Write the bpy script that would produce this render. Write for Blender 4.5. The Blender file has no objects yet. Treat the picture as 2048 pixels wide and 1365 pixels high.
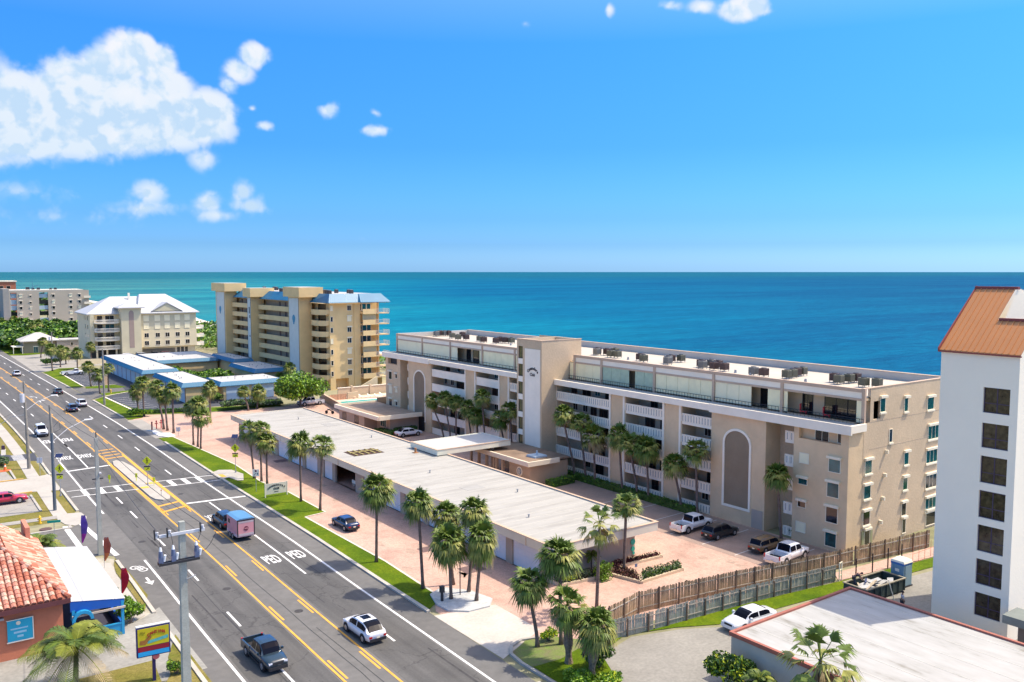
import bpy, math, random
from mathutils import Vector, Matrix
R = random.Random(11)
rad = math.radians
PI = math.pi
S = bpy.context.scene
COL = S.collection
# ---------------------------------------------------------------- camera
cd = bpy.data.cameras.new('camera')
cam = bpy.data.objects.new('camera', cd)
COL.objects.link(cam)
cam.location = (0, 0, 27.9)
cam.rotation_euler = (rad(90 - 4.604), 0, rad(-36.115))
cd.sensor_width = 36
cd.lens = 36 * 1720 / 2048
cd.clip_start = 0.5
cd.clip_end = 90000
S.camera = cam
# ---------------------------------------------------------------- exposure
S.view_settings.view_transform = 'Standard'
S.view_settings.look = 'None'
S.view_settings.exposure = 1.3
S.view_settings.gamma = 1
S.view_settings.use_curve_mapping = False
S.cycles.max_bounces = 6
S.cycles.transparent_max_bounces = 8
# ---------------------------------------------------------------- sun
SUN_EL, SUN_AZ = rad(57), rad(110)          # azimuth clockwise from +Y
sv = Vector((math.sin(SUN_AZ) * math.cos(SUN_EL), math.cos(SUN_AZ) * math.cos(SUN_EL), math.sin(SUN_EL)))
sl = bpy.data.lights.new('sun', 'SUN')
sl.energy = 2.2
sl.angle = rad(0.5)
sl.color = (1.0, 0.91, 0.77)
so = bpy.data.objects.new('sun', sl)
COL.objects.link(so)
so.rotation_euler = sv.to_track_quat('Z', 'Y').to_euler()
# ---------------------------------------------------------------- world
W = bpy.data.worlds.new('World')
S.world = W
W.use_nodes = True
nt = W.node_tree
nt.nodes.clear()
def nn(t, **kw):
    n = nt.nodes.new(t)
    for k, v in kw.items():
        if k.startswith('i_'):
            n.inputs[int(k[2:])].default_value = v
        else:
            setattr(n, k, v)
    return n
def lk(a, b): nt.links.new(a, b)
def mth(op, a, b=None, c=None, clamp=False):
    n = nt.nodes.new('ShaderNodeMath'); n.operation = op; n.use_clamp = clamp
    for i, v in enumerate((a, b, c)):
        if v is None: continue
        if isinstance(v, (int, float)): n.inputs[i].default_value = v
        else: lk(v, n.inputs[i])
    return n.outputs[0]
sky = nn('ShaderNodeTexSky', sky_type='NISHITA', sun_disc=False)
sky.sun_elevation = SUN_EL
sky.sun_rotation = SUN_AZ
sky.altitude = 0
sky.air_density = 1.0
sky.dust_density = 1.5
sky.ozone_density = 1.6
hsv = nn('ShaderNodeHueSaturation')
hsv.inputs['Hue'].default_value = 0.497
hsv.inputs['Saturation'].default_value = 1.1
hsv.inputs['Value'].default_value = 1.0
lk(sky.outputs[0], hsv.inputs['Color'])
bg1 = nn('ShaderNodeBackground'); bg1.inputs[1].default_value = 0.15
tc = nn('ShaderNodeTexCoord')
sp = nn('ShaderNodeSeparateXYZ'); lk(tc.outputs['Generated'], sp.inputs[0])
az = mth('ARCTAN2', sp.outputs[0], sp.outputs[1])
el = mth('ARCSINE', sp.outputs[2])
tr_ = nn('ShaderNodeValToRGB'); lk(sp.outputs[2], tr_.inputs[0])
SKYT = [(0, (.40, .78, 1.5)), (.03, (.19, .42, .88)), (.06, (.135, .335, .74)), (.14, (.095, .30, .70)), (.25, (.10, .34, .76)), (.42, (.55, .66, .86)), (.7, (1.25, 1.03, .86))]  # tint by elevation; overhead stops, out of view, brightened and warmed to fill shaded walls
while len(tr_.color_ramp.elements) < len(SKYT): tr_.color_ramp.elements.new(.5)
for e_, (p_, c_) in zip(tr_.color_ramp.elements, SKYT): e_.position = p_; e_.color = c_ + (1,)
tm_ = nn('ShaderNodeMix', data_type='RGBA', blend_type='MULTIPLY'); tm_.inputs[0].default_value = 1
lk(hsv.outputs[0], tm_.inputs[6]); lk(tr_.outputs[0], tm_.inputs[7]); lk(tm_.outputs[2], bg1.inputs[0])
cmb = nn('ShaderNodeCombineXYZ'); lk(az, cmb.inputs[0]); lk(el, cmb.inputs[1])
ANG = cmb.outputs[0]
K = 1720.0
# cumulus blobs: azimuth/elevation, radii (in 1/1720 rad), strength
BL = [((0.1143,0.1614),75,80,1.05),((0.1432,0.1759),45,50,.9),((0.1684,0.1879),70,60,1.05),((0.2218,0.2208),54,48,1.15),((0.2332,0.2316),30,26,1.0),((0.2471,0.2143),44,44,1.05),((0.1989,0.2003),60,60,1.1),
 ((0.2074,0.1740),95,70,1.2),((0.2536,0.1874),60,60,1.05),((0.1718,0.1565),110,65,1.15),((0.1263,0.1384),110,60,1.0),((0.2330,0.1533),110,60,1.1),((0.2956,0.1698),62,48,1.1),((0.2851,0.1538),85,38,.95),
 ((0.0766,0.1648),90,90,1.1),((0.0834,0.1327),90,70,.9),((0.1800,0.1298),150,38,.75),((0.2670,0.1373),80,25,.6),
 ((0.3452,0.2306),34,28,.95),((0.3292,0.2143),34,28,.8),((0.3184,0.1984),24,26,.6),
 ((0.4232,0.1785),30,20,.62),((0.4737,0.1575),46,15,.6),((0.3540,0.1582),26,13,.55),((0.3423,0.1765),15,11,.45),((0.4762,0.1770),22,12,.42),
 ((0.2892,0.1212),34,30,.55),((0.2357,0.0840),40,30,.62),((0.2302,0.0665),84,26,.52),((0.2946,0.0752),36,28,.64),((0.3297,0.0869),26,30,.72),((0.3372,0.0724),48,28,.62),((0.3004,0.0619),60,20,.52),
 ((0.1240,0.0796),130,30,.36),((0.1498,0.0555),260,34,.28),
 ((0.8870,0.2794),55,26,.95),((0.8426,0.2842),34,18,.6),((0.8072,0.2871),30,15,.52),((0.7396,0.2857),16,18,.5),((0.9039,0.2752),36,12,.6),((0.6451,0.2730),16,10,.22),((0.4576,0.0374),26,10,.18)]
prev = None
for (a, e), rx, ry, st in BL:
    s1 = nn('ShaderNodeVectorMath', operation='SUBTRACT'); lk(ANG, s1.inputs[0]); s1.inputs[1].default_value = (a, e, 0)
    s2 = nn('ShaderNodeVectorMath', operation='MULTIPLY'); lk(s1.outputs[0], s2.inputs[0]); s2.inputs[1].default_value = (K / rx / 1.25, K / ry / 1.25, 0)
    s3 = nn('ShaderNodeVectorMath', operation='LENGTH'); lk(s2.outputs[0], s3.inputs[0])
    f = mth('MULTIPLY_ADD', s3.outputs['Value'], -st, st)
    prev = f if prev is None else mth('SMOOTH_MAX', prev, f, 0.12)
def billow(off):
    v = nn('ShaderNodeVectorMath', operation='ADD'); lk(ANG, v.inputs[0]); v.inputs[1].default_value = off
    w = nn('ShaderNodeTexNoise', i_2=22.0, i_3=3.0, i_4=0.5); lk(v.outputs[0], w.inputs['Vector'])
    w2 = nn('ShaderNodeVectorMath', operation='MULTIPLY_ADD'); lk(w.outputs['Color'], w2.inputs[0]); w2.inputs[1].default_value = (.03, .03, 0); lk(v.outputs[0], w2.inputs[2])
    vo = nn('ShaderNodeTexVoronoi', feature='F1'); vo.inputs['Scale'].default_value = 38; vo.inputs['Detail'].default_value = 2; vo.inputs['Roughness'].default_value = .55
    lk(w2.outputs[0], vo.inputs['Vector'])
    no = nn('ShaderNodeTexNoise', i_2=30.0, i_3=9.0, i_4=0.62); lk(v.outputs[0], no.inputs['Vector'])
    a = mth('MULTIPLY', vo.outputs['Distance'], -0.6)
    b = mth('MULTIPLY', no.outputs[0], 0.9)
    return mth('ADD', a, b)
b0 = billow((0, 0, 0)); b1 = billow((0.007, 0.014, 0))
bv = nn('ShaderNodeTexVoronoi', feature='F1'); bv.inputs['Scale'].default_value = 19; bv.inputs['Detail'].default_value = 1.5
bw = nn('ShaderNodeTexNoise', i_2=14.0, i_3=3.0); lk(ANG, bw.inputs['Vector']); bz = nn('ShaderNodeVectorMath', operation='MULTIPLY_ADD'); lk(bw.outputs['Color'], bz.inputs[0]); bz.inputs[1].default_value = (.05, .05, 0); lk(ANG, bz.inputs[2]); lk(bz.outputs[0], bv.inputs['Vector'])
crease = nn('ShaderNodeMapRange', interpolation_type='SMOOTHSTEP'); lk(bv.outputs['Distance'], crease.inputs[0]); crease.inputs[1].default_value = .75; crease.inputs[2].default_value = .15
D = mth('ADD', mth('MULTIPLY_ADD', prev, 1.75, mth('MULTIPLY', b0, 0.85)), -0.14)
alpha = nn('ShaderNodeMapRange', interpolation_type='SMOOTHSTEP'); lk(D, alpha.inputs[0])
alpha.inputs[1].default_value = 0.0; alpha.inputs[2].default_value = 0.55
gate = nn('ShaderNodeMapRange', interpolation_type='SMOOTHSTEP'); lk(prev, gate.inputs[0]); gate.inputs[1].default_value = 0.0; gate.inputs[2].default_value = 0.55
al = mth('MULTIPLY', mth('MULTIPLY', alpha.outputs[0], gate.outputs[0]), 0.97)
lit = nn('ShaderNodeMapRange'); lk(mth('SUBTRACT', b0, b1), lit.inputs[0]); lit.inputs[1].default_value = -0.20; lit.inputs[2].default_value = 0.16
top_light = nn('ShaderNodeMapRange'); lk(el, top_light.inputs[0]); top_light.inputs[1].default_value = 0.10; top_light.inputs[2].default_value = 0.24
mixv = mth('ADD', mth('ADD', mth('MULTIPLY', lit.outputs[0], 0.42), mth('MULTIPLY', top_light.outputs[0], 0.28)), mth('MULTIPLY', crease.outputs[0], 0.24))  # sun-side light, brighter tops and crease shade painted into the cloud colour
cr = nn('ShaderNodeValToRGB'); lk(mixv, cr.inputs[0])
cr.color_ramp.elements[0].position = .2; cr.color_ramp.elements[0].color = (.58, .77, .97, 1)
cr.color_ramp.elements[1].position = .78; cr.color_ramp.elements[1].color = (.96, .97, 1, 1)
e = cr.color_ramp.elements.new(.5); e.color = (.80, .90, 1.0, 1)
bg2 = nn('ShaderNodeBackground'); bg2.inputs[1].default_value = 0.40
lk(cr.outputs[0], bg2.inputs[0])
mx = nn('ShaderNodeMixShader'); lk(al, mx.inputs[0]); lk(bg1.outputs[0], mx.inputs[1]); lk(bg2.outputs[0], mx.inputs[2])
wo = nn('ShaderNodeOutputWorld'); lk(mx.outputs[0], wo.inputs[0])
W.cycles.sampling_method = 'MANUAL'; W.cycles.sample_map_resolution = 512

# ---------------------------------------------------------------- materials
MATS = {}
def M(name, col, rough=.8, var=.12, scale=.6, bump=0, bscale=8, metal=0, col2=None, rnd=0, spec=.4, fine=0, coat=0):
    if name in MATS: return MATS[name]
    m = bpy.data.materials.new(name); m.use_nodes = True
    t = m.node_tree; b = t.nodes['Principled BSDF']
    b.inputs['Roughness'].default_value = rough
    b.inputs['Metallic'].default_value = metal
    b.inputs['Specular IOR Level'].default_value = spec
    if coat: b.inputs['Coat Weight'].default_value = coat; b.inputs['Coat Roughness'].default_value = .06
    c1 = tuple(min(1, c * (1 - var)) for c in col) + (1,)
    c2 = (tuple(col2) if col2 else tuple(min(1, c * (1 + var)) for c in col)) + (1,)
    if var or col2:
        g = t.nodes.new('ShaderNodeNewGeometry')
        n = t.nodes.new('ShaderNodeTexNoise'); n.inputs['Scale'].default_value = scale; n.inputs['Detail'].default_value = 6; n.inputs['Roughness'].default_value = .62
        t.links.new(g.outputs['Position'], n.inputs['Vector'])
        r = t.nodes.new('ShaderNodeMapRange'); r.inputs[1].default_value = .33; r.inputs[2].default_value = .67
        t.links.new(n.outputs[0], r.inputs[0])
        mix = t.nodes.new('ShaderNodeMix'); mix.data_type = 'RGBA'
        mix.inputs[6].default_value = c1; mix.inputs[7].default_value = c2
        t.links.new(r.outputs[0], mix.inputs[0])
        out = mix.outputs[2]
        if fine:
            n2 = t.nodes.new('ShaderNodeTexNoise'); n2.inputs['Scale'].default_value = scale * 14; n2.inputs['Detail'].default_value = 3
            t.links.new(g.outputs['Position'], n2.inputs['Vector'])
            mr = t.nodes.new('ShaderNodeMapRange'); mr.inputs[1].default_value = .3; mr.inputs[2].default_value = .7; mr.inputs[3].default_value = 1 - fine; mr.inputs[4].default_value = 1 + fine
            t.links.new(n2.outputs[0], mr.inputs[0])
            mm = t.nodes.new('ShaderNodeMix'); mm.data_type = 'RGBA'; mm.blend_type = 'MULTIPLY'; mm.inputs[0].default_value = 1
            t.links.new(out, mm.inputs[6]); t.links.new(mr.outputs[0], mm.inputs[7]); out = mm.outputs[2]
        if rnd:
            oi = t.nodes.new('ShaderNodeObjectInfo')
            mr = t.nodes.new('ShaderNodeMapRange'); mr.inputs[3].default_value = 1 - rnd; mr.inputs[4].default_value = 1 + rnd
            t.links.new(oi.outputs['Random'], mr.inputs[0])
            mm = t.nodes.new('ShaderNodeMix'); mm.data_type = 'RGBA'; mm.blend_type = 'MULTIPLY'; mm.inputs[0].default_value = 1
            t.links.new(out, mm.inputs[6]); t.links.new(mr.outputs[0], mm.inputs[7]); out = mm.outputs[2]
        t.links.new(out, b.inputs['Base Color'])
    else:
        b.inputs['Base Color'].default_value = tuple(col) + (1,)
    if bump:
        g = t.nodes.new('ShaderNodeNewGeometry')
        n = t.nodes.new('ShaderNodeTexNoise'); n.inputs['Scale'].default_value = bscale; n.inputs['Detail'].default_value = 4
        t.links.new(g.outputs['Position'], n.inputs['Vector'])
        bp = t.nodes.new('ShaderNodeBump'); bp.inputs['Strength'].default_value = bump; bp.inputs['Distance'].default_value = .1
        t.links.new(n.outputs[0], bp.inputs['Height']); t.links.new(bp.outputs[0], b.inputs['Normal'])
    MATS[name] = m
    return m
stucco = M('stucco_beige', (.60, .455, .29), .9, .07, .35, .25, 5, fine=.05)
stuccow = M('stucco_facade', (.69, .51, .305), .9, .08, .5, .2, 5)
white = M('white_paint', (.90, .81, .64), .7, .05, .5)
offw = M('cream_panel', (.82, .73, .54), .7, .05, .7)
shutm = M('pale_shutter', (.90, .80, .52), .5, .05, .5)
roofw = M('white_roof', (.43, .415, .37), .8, .07, .25, 0, fine=.03)
roofb = M('bright_white_roof', (.46, .455, .43), .8, .07, .25, fine=.04)
roofp = M('parapet_inner', (.50, .47, .41), .8, .08, .3)
glass = M('dark_glass', (.012, .014, .018), .08, 0, spec=.8)
glassg = M('green_tinted_glass', (.01, .07, .045), .1, .5, .8, spec=.8)
glassb = M('teal_glass', (.01, .09, .10), .1, .5, .8, spec=.8)
darkm = M('dark_metal', (.03, .03, .035), .5, .1)
greym = M('galvanized_metal', (.35, .36, .36), .5, .15, 3, metal=.3)
brownt = M('brown_trim', (.16, .10, .07), .7, .1)
beiget = M('beige_trim', (.54, .39, .27), .8, .06)
tanb = M('tan_stucco', (.78, .55, .25), .9, .07, .3, .2, 4)
tanp = M('tan_balcony', (.80, .57, .27), .9, .06, .4)
bluer = M('blue_metal_roof', (.018, .15, .27), .45, .07, .4, spec=.5)
blue_sunlit = M('sunlit_blue_metal_roof', (.04, .18, .29), .45, .06, .4)  # same blue metal, sunlight put into the colour for the south slopes
creamw = M('cream_condo_wall', (.74, .63, .40), .9, .05, .3)
olivw = M('sage_condo_wall', (.62, .55, .36), .9, .05, .3)
wmetal = M('white_metal_roof', (.50, .50, .49), .5, .04, .3)
asph = M('asphalt', (.140, .134, .122), .9, .14, .09, .15, 30, fine=.10)
asphd = M('dark_asphalt', (.06, .064, .075), .9, .2, .2, .1, 20, fine=.12)
conc = M('concrete', (.31, .29, .25), .9, .12, .3, fine=.08)
lconc = M('light_concrete', (.41, .38, .325), .9, .1, .3, fine=.06)
sandc = M('sand', (.60, .53, .42), .95, .1, .1, fine=.06)
wpaint = M('white_road_paint', (.72, .71, .67), .8, .12, 1.5, fine=.08)
ypaint = M('yellow_road_paint', (.72, .36, .055), .8, .12, 1.5, fine=.08)
redp = M('red_paint', (.5, .03, .04), .5, .1)
blk = M('black_plastic', (.02, .02, .02), .6, 0)
tyre = M('rubber', (.018, .018, .018), .9, 0)
rim = M('alloy', (.42, .42, .43), .35, 0, metal=.7)
wood = M('weathered_wood', (.34, .30, .24), .95, .25, 1.2, rnd=.28, fine=.15)
woodb = M('brown_weathered_wood', (.33, .235, .14), .95, .25, 1.2, rnd=.28, fine=.15)
trunkm = M('palm_trunk', (.17, .125, .10), .95, .3, 3, .5, 14)
bootm = M('palm_boots', (.24, .18, .12), .95, .35, 6, .6, 12)
palmA = M('palm_leaf', (.10, .15, .014), .55, .35, 2.5)
palmB = M('palm_leaf_light', (.25, .25, .045), .55, .3, 2.5)
palmC = M('palm_leaf_dry', (.30, .23, .11), .7, .3, 3)
leafA = M('leaf_dark', (.035, .085, .012), .55, .4, 1.2)
leafB = M('leaf_mid', (.085, .18, .015), .5, .35, 1.2)
leafC = M('leaf_bright', (.20, .34, .015), .5, .3, 1.2)
leafY = M('leaf_yellow', (.45, .50, .02), .5, .25, 1.2)
leafM = M('maroon_leaf', (.10, .018, .022), .6, .4, 3)
leafG = M('grey_green_leaf', (.12, .15, .09), .7, .35, 1.2)
mulch = M('mulch', (.055, .03, .022), .95, .4, 4, .3, 12)
teal_w = M('pool_water', (.01, .36, .31), .2, .1, .4, .15, 2, spec=.1)
copper = M('orange_metal_roof', (.52, .215, .07), .42, .05, .3, spec=.5)
twhite = M('tower_white_stucco', (.93, .84, .65), .85, .03, .15, .15, 6)

# two special grounds: lawn and pavers
def special(name, build):
    m = bpy.data.materials.new(name); m.use_nodes = True
    t = m.node_tree; b = t.nodes['Principled BSDF']
    def n(ty, **k):
        x = t.nodes.new(ty)
        for kk, vv in k.items(): setattr(x, kk, vv)
        return x
    build(t, b, n, t.links.new)
    MATS[name] = m
    return m
def ramp(n, els):
    r = n('ShaderNodeValToRGB'); cr = r.color_ramp
    while len(cr.elements) < len(els): cr.elements.new(.5)
    for e, (p, c) in zip(cr.elements, els): e.position = p; e.color = tuple(c) + (1,)
    return r
def noise(n, L, vec, sc, det=5, ro=.6):
    x = n('ShaderNodeTexNoise'); x.inputs['Scale'].default_value = sc; x.inputs['Detail'].default_value = det; x.inputs['Roughness'].default_value = ro
    L(vec, x.inputs['Vector']); return x
def mult(n, L, a, b, f=1):
    m = n('ShaderNodeMix', data_type='RGBA', blend_type='MULTIPLY'); m.inputs[0].default_value = f
    L(a, m.inputs[6]); L(b, m.inputs[7]); return m.outputs[2]
def lawn_(pal):
    def f(t, b, n, L):
        g = n('ShaderNodeNewGeometry')
        a = noise(n, L, g.outputs['Position'], .22, 6, .65)
        r = ramp(n, pal); L(a.outputs[0], r.inputs[0])
        c = noise(n, L, g.outputs['Position'], 5, 4, .7)
        r2 = ramp(n, [(.25, (.62, .62, .6)), (.75, (1.35, 1.35, 1.3))]); L(c.outputs[0], r2.inputs[0])
        L(mult(n, L, r.outputs[0], r2.outputs[0]), b.inputs['Base Color'])
        b.inputs['Roughness'].default_value = .95; b.inputs['Specular IOR Level'].default_value = .15
        d = noise(n, L, g.outputs['Position'], 18, 3)
        bp = n('ShaderNodeBump'); bp.inputs['Strength'].default_value = .5; bp.inputs['Distance'].default_value = .08
        L(d.outputs[0], bp.inputs['Height']); L(bp.outputs[0], b.inputs['Normal'])
    return f
lawn = special('lawn_grass', lawn_([(.3, (.05, .10, .001)), (.5, (.09, .145, .002)), (.66, (.14, .18, .004)), (.8, (.24, .21, .04))]))
drylawn = special('dry_lawn', lawn_([(.3, (.10, .12, .012)), (.5, (.19, .165, .04)), (.7, (.25, .20, .07))]))
def pav(t, b, n, L):
    g = n('ShaderNodeNewGeometry')
    mp = n('ShaderNodeMapping'); mp.inputs['Rotation'].default_value = (0, 0, rad(45)); L(g.outputs['Position'], mp.inputs['Vector'])
    br = n('ShaderNodeTexBrick'); br.inputs['Scale'].default_value = 4.5; br.inputs['Mortar Size'].default_value = .012; br.inputs['Bias'].default_value = 0
    br.inputs['Color1'].default_value = (.60, .39, .29, 1); br.inputs['Color2'].default_value = (.44, .275, .21, 1); br.inputs['Mortar'].default_value = (.38, .27, .22, 1)
    L(mp.outputs[0], br.inputs['Vector'])
    a = noise(n, L, g.outputs['Position'], .25, 7, .7)
    r = ramp(n, [(.3, (.74, .71, .70)), (.5, (1, 1, 1)), (.72, (1.14, 1.13, 1.10))]); L(a.outputs[0], r.inputs[0])
    c = noise(n, L, g.outputs['Position'], 2.2, 4, .7)
    r2 = ramp(n, [(.3, (.88, .88, .88)), (.7, (1.1, 1.1, 1.1))]); L(c.outputs[0], r2.inputs[0])
    L(mult(n, L, mult(n, L, br.outputs[0], r.outputs[0]), r2.outputs[0]), b.inputs['Base Color']); b.inputs['Roughness'].default_value = .9
paver = special('pink_paver', pav)
def seaf(t, b, n, L):
    g = n('ShaderNodeNewGeometry')
    s = n('ShaderNodeSeparateXYZ'); L(g.outputs['Position'], s.inputs[0])
    wn = n('ShaderNodeTexNoise'); wn.inputs['Scale'].default_value = .0016; wn.inputs['Detail'].default_value = 6; wn.inputs['Roughness'].default_value = .55
    mp = n('ShaderNodeMapping'); mp.inputs['Rotation'].default_value = (0, 0, rad(36)); mp.inputs['Scale'].default_value = (.35, 1.6, 1); L(g.outputs['Position'], mp.inputs['Vector']); L(mp.outputs[0], wn.inputs['Vector'])
    # distance from the shore, wobbling
    d0 = n('ShaderNodeMath', operation='MULTIPLY_ADD'); L(s.outputs[1], d0.inputs[0]); d0.inputs[1].default_value = -.45; L(s.outputs[0], d0.inputs[2])
    q0 = n('ShaderNodeMath', operation='MULTIPLY_ADD'); L(s.outputs[1], q0.inputs[0]); q0.inputs[1].default_value = 1 / 1200; q0.inputs[2].default_value = 1
    q1 = n('ShaderNodeMath', operation='MAXIMUM'); L(q0.outputs[0], q1.inputs[0]); q1.inputs[1].default_value = .8
    q2 = n('ShaderNodeMath', operation='DIVIDE'); L(d0.outputs[0], q2.inputs[0]); L(q1.outputs[0], q2.inputs[1])
    d = n('ShaderNodeMath', operation='MULTIPLY_ADD'); L(wn.outputs[0], d.inputs[0]); d.inputs[1].default_value = 420; L(q2.outputs[0], d.inputs[2])
    mr = n('ShaderNodeMapRange'); L(d.outputs[0], mr.inputs[0]); mr.inputs[1].default_value = 0; mr.inputs[2].default_value = 1000
    r = ramp(n, [(0, (.045, .185, .19)), (.12, (.02, .19, .22)), (.24, (.002, .15, .225)), (.36, (.0, .10, .195)), (1, (.0, .075, .16))]); L(mr.outputs[0], r.inputs[0])
    L(r.outputs[0], b.inputs['Base Color'])
    b.inputs['Roughness'].default_value = .6; b.inputs['Specular IOR Level'].default_value = .02
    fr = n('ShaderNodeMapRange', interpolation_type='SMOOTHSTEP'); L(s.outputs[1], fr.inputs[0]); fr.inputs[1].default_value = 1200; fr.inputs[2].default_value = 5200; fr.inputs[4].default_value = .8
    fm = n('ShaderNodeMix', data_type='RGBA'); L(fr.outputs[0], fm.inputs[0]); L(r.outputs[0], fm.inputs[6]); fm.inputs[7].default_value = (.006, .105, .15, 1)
    bn = noise(n, L, mp.outputs[0], .0042, 4, .5); rb_ = ramp(n, [(.38, (.72, .80, .88)), (.62, (1.22, 1.14, 1.06))]); L(bn.outputs[0], rb_.inputs[0])
    r = n('ShaderNodeMix', data_type='RGBA', blend_type='MULTIPLY'); r.inputs[0].default_value = 1; L(fm.outputs[2], r.inputs[6]); L(rb_.outputs[0], r.inputs[7])
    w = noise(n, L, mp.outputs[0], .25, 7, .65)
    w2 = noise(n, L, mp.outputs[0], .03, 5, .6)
    r3 = ramp(n, [(.33, (.68, .74, .80)), (.6, (1.12, 1.08, 1.06)), (.78, (6, 2.2, 1.7))]); L(w.outputs[0], r3.inputs[0])  # brightest stop paints highlight streaks into the water colour
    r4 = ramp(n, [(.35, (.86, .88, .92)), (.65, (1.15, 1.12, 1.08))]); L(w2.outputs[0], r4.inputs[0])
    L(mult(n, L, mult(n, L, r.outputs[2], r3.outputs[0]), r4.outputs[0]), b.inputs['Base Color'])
    bp = n('ShaderNodeBump'); bp.inputs['Strength'].default_value = .8; bp.inputs['Distance'].default_value = 1.0
    L(w.outputs[0], bp.inputs['Height']); L(bp.outputs[0], b.inputs['Normal'])
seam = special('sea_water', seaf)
def lane_(t, b, n, L):
    g = n('ShaderNodeNewGeometry')
    mp = n('ShaderNodeMapping'); mp.inputs['Scale'].default_value = (1.0, .035, 1); L(g.outputs['Position'], mp.inputs['Vector'])
    a = noise(n, L, mp.outputs[0], 1.1, 5, .6); r = ramp(n, [(.3, (.070, .067, .061)), (.52, (.095, .091, .083)), (.72, (.122, .117, .107))]); L(a.outputs[0], r.inputs[0])
    c = noise(n, L, g.outputs['Position'], .12, 8, .7); r2 = ramp(n, [(.32, (.80, .80, .80)), (.5, (1, 1, 1)), (.7, (1.14, 1.13, 1.12))]); L(c.outputs[0], r2.inputs[0])
    d = noise(n, L, g.outputs['Position'], 6, 4, .75); r3 = ramp(n, [(.3, (.86, .86, .86)), (.7, (1.12, 1.12, 1.12))]); L(d.outputs[0], r3.inputs[0])
    v = n('ShaderNodeTexVoronoi', feature='DISTANCE_TO_EDGE'); v.inputs['Scale'].default_value = .16; wv = noise(n, L, g.outputs['Position'], .8, 3)
    ad = n('ShaderNodeVectorMath', operation='MULTIPLY_ADD'); L(wv.outputs['Color'], ad.inputs[0]); ad.inputs[1].default_value = (2.5, 2.5, 0); L(g.outputs['Position'], ad.inputs[2]); L(ad.outputs[0], v.inputs['Vector'])
    r4 = ramp(n, [(.0, (.55, .55, .55)), (.012, (1, 1, 1))]); L(v.outputs['Distance'], r4.inputs[0])
    L(mult(n, L, mult(n, L, mult(n, L, r.outputs[0], r2.outputs[0]), r3.outputs[0]), r4.outputs[0], 1), b.inputs['Base Color']); b.inputs['Roughness'].default_value = .85
lanem = special('asphalt_lane', lane_)
def groof_(t, b, n, L):
    g = n('ShaderNodeNewGeometry')
    mp = n('ShaderNodeMapping'); mp.inputs['Scale'].default_value = (.25, 1.6, 1); L(g.outputs['Position'], mp.inputs['Vector'])
    a = noise(n, L, mp.outputs[0], .5, 7, .62); r = ramp(n, [(.28, (.29, .275, .24)), (.5, (.37, .355, .315)), (.72, (.41, .395, .35))]); L(a.outputs[0], r.inputs[0])
    c = noise(n, L, g.outputs['Position'], .16, 8, .68); r2 = ramp(n, [(.30, (.80, .79, .76)), (.44, (1, 1, 1)), (.75, (1.05, 1.05, 1.05))]); L(c.outputs[0], r2.inputs[0])
    L(mult(n, L, r.outputs[0], r2.outputs[0]), b.inputs['Base Color']); b.inputs['Roughness'].default_value = .8
groofm = special('garage_roof_membrane', groof_)

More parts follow.
